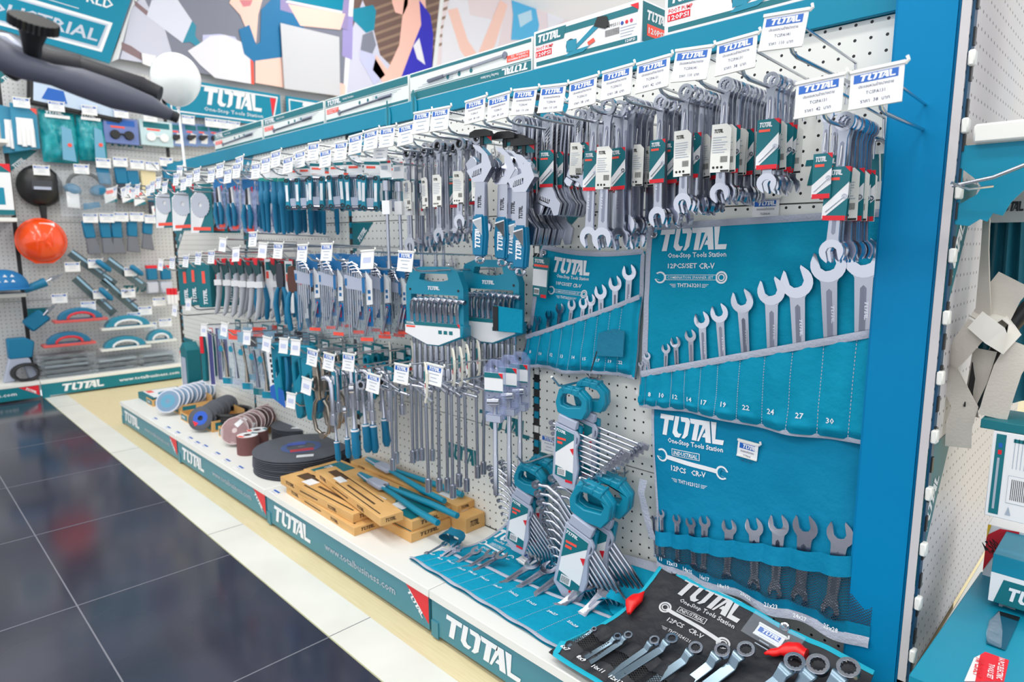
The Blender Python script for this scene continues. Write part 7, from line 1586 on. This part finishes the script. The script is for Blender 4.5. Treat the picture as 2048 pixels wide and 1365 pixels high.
# hook with hanging safety harness bag
a = at(1905, 372, X=-.235); b = MB(); t = thing('display_hook', 'bent chrome hook on the end cap carrying the beige strap', 'hook', T(*a)); b.tube([(0, 0, 0), (.05, -.012, .008), (.12, -.03, .035), (.2, -.04, .05)], .0028, ZINC, 8); b.tube([(0, -.01, .004), (.02, .0, -.006), (.045, .02, -.002)], .0022, ZINC, 6); b.build('prong', t, smooth=60)
def ribbon(t, pts, wd, m, name):
    """webbing through pixel-measured places: (px, py, depth Y, twist degrees)"""
    b = MB(); P = [Vector(p[0]) for p in pts]; vs = []
    for i, p in enumerate(P):
        a = P[max(0, i-1)]; c = P[min(len(P)-1, i+1)]; d = (c-a).normalized(); s = d.cross(Vector((.2, -1, 0))).normalized(); s = (Matrix.Rotation(radians(pts[i][1]), 3, d) @ s)*wd/2; n = s.cross(d).normalized()*.0008
        vs += [tuple(p-s-n), tuple(p+s-n), tuple(p+s+n), tuple(p-s+n)]
    fs = []
    for i in range(len(P)-1):
        for k in range(4): fs.append((i*4+k, i*4+(k+1) % 4, i*4+4+(k+1) % 4, i*4+4+k))
    b.add(vs, fs, m); return b.build(name, t, smooth=60)
o0 = at(1960, 560, Y=.04); t = thing('beige_strap', 'knotted beige webbing strap hanging from the end-cap hook', 'strap', T(*o0))
r_ = lambda L: [((at(x, y, Y=Y)-o0), tw) for x, y, Y, tw in L]
ribbon(t, r_([(1978, 345, .03, 70), (1974, 420, .03, 70), (1970, 500, .03, 65), (1968, 560, .03, 50), (1966, 630, .03, 20)]), .022, STRAP, 'hanging_band')
ribbon(t, r_([(2030, 560, .05, 0), (2005, 590, .045, 10), (1985, 630, .04, 10), (1970, 650, .02, 0)]), .05, STRAP, 'upper_loop')
ribbon(t, r_([(1950, 640, .0, 20), (1990, 672, -.01, 0), (2010, 690, .0, 30), (2030, 660, .02, 60), (2010, 635, .03, 80), (1975, 640, .02, 60)]), .034, mat('pale_webbing', (232, 228, 220), .7), 'knot')
ribbon(t, r_([(1960, 650, .01, 10), (1928, 690, .01, 30), (1904, 730, .02, 60), (1912, 780, .02, 20), (1930, 815, .02, 0), (1918, 850, .02, 10), (1916, 895, .02, 0)]), .036, STRAP, 'left_tail')
ribbon(t, r_([(1970, 700, .03, 10), (1955, 760, .035, 40), (1942, 800, .04, 60), (1935, 830, .04, 20)]), .032, STRAP, 'middle_tail')
ribbon(t, r_([(2046, 690, .03, 0), (2015, 740, .02, 20), (1998, 790, .02, 10), (1985, 835, .02, 0)]), .038, STRAP, 'right_tail')
ribbon(t, r_([(1930, 815, .02, 60), (1940, 790, .03, 40), (1955, 700, .04, 30)]), .01, BPLAS, 'black_edge')
t = thing('harness_bag', 'deep teal fabric bag with light hexagonal badge behind the beige strap', 'bag', T(*at(2010, 560, Y=.14))); o0 = at(2010, 560, Y=.14)
b = MB(); 
def bf(i, j):
    L_ = at(1990-45*(1-j), 360+440*(1-j), Y=.12); R2 = at(2100, 360+440*(1-j), Y=.12); p = L_.lerp(R2, i); return tuple(Vector((p.x, p.y-.03*sin(pi*min(1, i*1.2))*(.5+.5*(1-j))+.008*sin(i*30), p.z))-o0)
b.grid(30, 20, bf, mat('harness_teal', (0, 92, 112), .7, bump=(50, .3))); b.build('fabric', t, smooth=80)
q = at(2017, 412, Y=.085)-o0; b = MB(); b.M = T(*q) @ VERT @ S3(.0011); b.prism([(-26, 0), (-16, 24), (22, 24), (22, -24), (-18, -24)], 0, 3, mat('badge_grey', (176, 182, 184), .5)); b.logo(-16, -8, 36, BPLAS, 4, h=14); b.build('badge', t)
b = MB(); p = [at(x, y, Y=.05)-o0 for x, y in ((2060, 610), (2010, 670), (1985, 720), (1960, 780), (1935, 830))]; b.tube([tuple(v) for v in p], .011, BPLAS, 8); b.build('black_cord', t, smooth=60)
# cartons at the right edge
def pcart(px0, py0, px1, py1, Y, d, lab, m, name='product_carton'):
    a = at(px0, py1, Y=Y); c = at(px1, py0, Y=Y); w_ = c.x-a.x; h_ = at(px0, py0, Y=Y).z-a.z; t = thing(name, lab, 'carton', T(a.x, Y, a.z)); b = MB(); b.box(0, w_, 0, d, 0, h_, m); b.build('carton_body', t, bevel=.001); return t, w_, h_
t, w_, h_ = pcart(1968, 858, 2120, 1030, .0, .10, 'white carton with barcode and teal side strip on the end cap', CARD)
b = MB(); b.M = VERT; b.rect(w_*.06, w_*.22, h_*.04, h_*.97, .0006, TEALD); b.rect(w_*.11, w_*.17, h_*.82, h_*.87, .001, BLUE); b.rect(w_*.11, w_*.17, h_*.74, h_*.79, .001, RED); b.rect(w_*.11, w_*.15, h_*.1, h_*.7, .001, GREYP)
for k in range(4): b.rect(w_*(.36+.06*k), w_*(.37+.06*k), h_*.60, h_*.95, .0006, GREYP)
b.rect(w_*.34, w_*.8, h_*.9, h_*.94, .0006, TEALD); b.rect(w_*.32, w_*.8, h_*.2, h_*.52, .0006, GREYP); b.rect(w_*.325, w_*.795, h_*.205, h_*.515, .0008, CARD)
for k in range(12): b.rect(w_*(.38+.03*k), w_*(.392+.03*k), h_*.24, h_*.48, .001, BLACK)
b.poly([(w_*.33, h_*.06), (w_*.42, h_*.06), (w_*.375, h_*.16)], .001, GREYP); b.build('print', t, smooth=0)
t, w_, h_ = pcart(1960, 838, 2120, 856, .0, .10, 'dark teal carton lying on top of the barcode carton', TEALD)
t, w_, h_ = pcart(1960, 1045, 2110, 1190, .16, .08, 'white price sign with red swoosh behind the cartons of the end cap', CARD, 'price_sign')
b = MB(); b.M = VERT; b.poly([(0, h_*.35), (w_*.12, h_*.55), (w_*.35, h_*.82), (w_*.5, h_*.9), (w_*.5, h_), (w_*.2, h_*.98), (0, h_*.85)], .001, RED); b.poly([(0, h_*.8), (w_*.06, h_), (0, h_)], .0014, mat('sign_yellow', (238, 190, 40), .5)); b.text('4,500.-', 0, 0, .022, BLACK, .002, M=T(w_*.06, h_*.6, 0) @ RZ(42), width=w_*.34); b.build('print', t, smooth=0)
t, w_, h_ = pcart(1976, 1105, 2130, 1200, .04, .12, 'teal carton with framed white logo at the right edge of the end cap', TEALP); b = MB(); b.M = VERT; b.rect(.0, w_, 0, h_*.62, .0008, CARD); b.poly([(w_*.08, 0), (w_*.2, h_*.52), (w_, h_*.52), (w_, 0)], .0012, TEALD); b.logo(w_*.26, h_*.12, w_*.8, PRINTW, .002, h=h_*.28); b.build('print', t, smooth=0)
# big teal box lying on the base deck
c = [at(1826, 1365, Z=.34), at(1975, 1150, Z=.34)]
P0 = at(1818, 1350, Z=.36); P1 = at(1962, 1143, Z=.36)
d = (P1-P0); L = d.length; an = math.degrees(math.atan2(d.y, d.x))
t = thing('tool_carton', 'big teal electric tool set carton with handle slot at the bottom right', 'carton', T(P0.x, P0.y, .235) @ RZ(an)); b = MB(); b.box(0, L, -.30, 0, 0, .125, TEALP); b.build('carton_body', t, bevel=.0015)
b = MB(); b.rect(0.01, L-.01, -.298, -.29, .1256, CARD)
F = t.matrix_world.inverted()
fb_ = lambda px, py: (lambda p: (p.x, p.y))(F @ at(px, py, Z=.36))
b.poly([fb_(1930, 1365), fb_(1950, 1318), fb_(1970, 1305), fb_(2018, 1322), fb_(2008, 1365)], .1256, RED); b.poly([fb_(1928, 1365), fb_(1948, 1318), fb_(1960, 1312), fb_(1950, 1365)], .1262, CARD)
A = fb_(2014, 1172); A2 = fb_(2008, 1215); dd = math.degrees(math.atan2(A2[1]-A[1], A2[0]-A[0])); ll = math.dist(A, A2)
b.text('One-Stop Tools Station', 0, 0, .006, PRINTW, .1262, M=T(A[0], A[1], 0) @ RZ(dd), width=ll); A = fb_(2048, 1175); A2 = fb_(2030, 1225); b.logo(0, 0, .07, PRINTW, .1262, h=.022, M=T(A2[0], A2[1], 0) @ RZ(dd+180))
A = fb_(1960, 1352); b.text('16PCS/SET', 0, 0, .010, RED, .127, M=T(*fb_(1952, 1318), 0) @ RZ(dd), width=.05); A = fb_(2000, 1320); b.text('16 PCS ELECTRIC', 0, 0, .007, PRINTW, .127, M=T(*fb_(1998, 1318), 0) @ RZ(dd), width=.06); b.text('TOOLS SET', 0, 0, .007, PRINTW, .127, M=T(*fb_(1978, 1330), 0) @ RZ(dd), width=.04)
b.build('print', t, smooth=0)
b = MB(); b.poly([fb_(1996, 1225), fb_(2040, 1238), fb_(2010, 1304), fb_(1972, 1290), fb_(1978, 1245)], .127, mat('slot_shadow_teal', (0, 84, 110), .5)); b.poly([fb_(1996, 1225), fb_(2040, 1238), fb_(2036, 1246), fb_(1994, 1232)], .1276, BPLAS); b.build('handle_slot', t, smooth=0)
b = MB(); h1 = [fb_(1998, 1230), fb_(1978, 1250), fb_(1971, 1275), fb_(1974, 1290), fb_(2002, 1303), fb_(2004, 1270)]; b.prism(h1, .128, .134, CLEARB); b.build('clear_handle', t, bevel=.002)
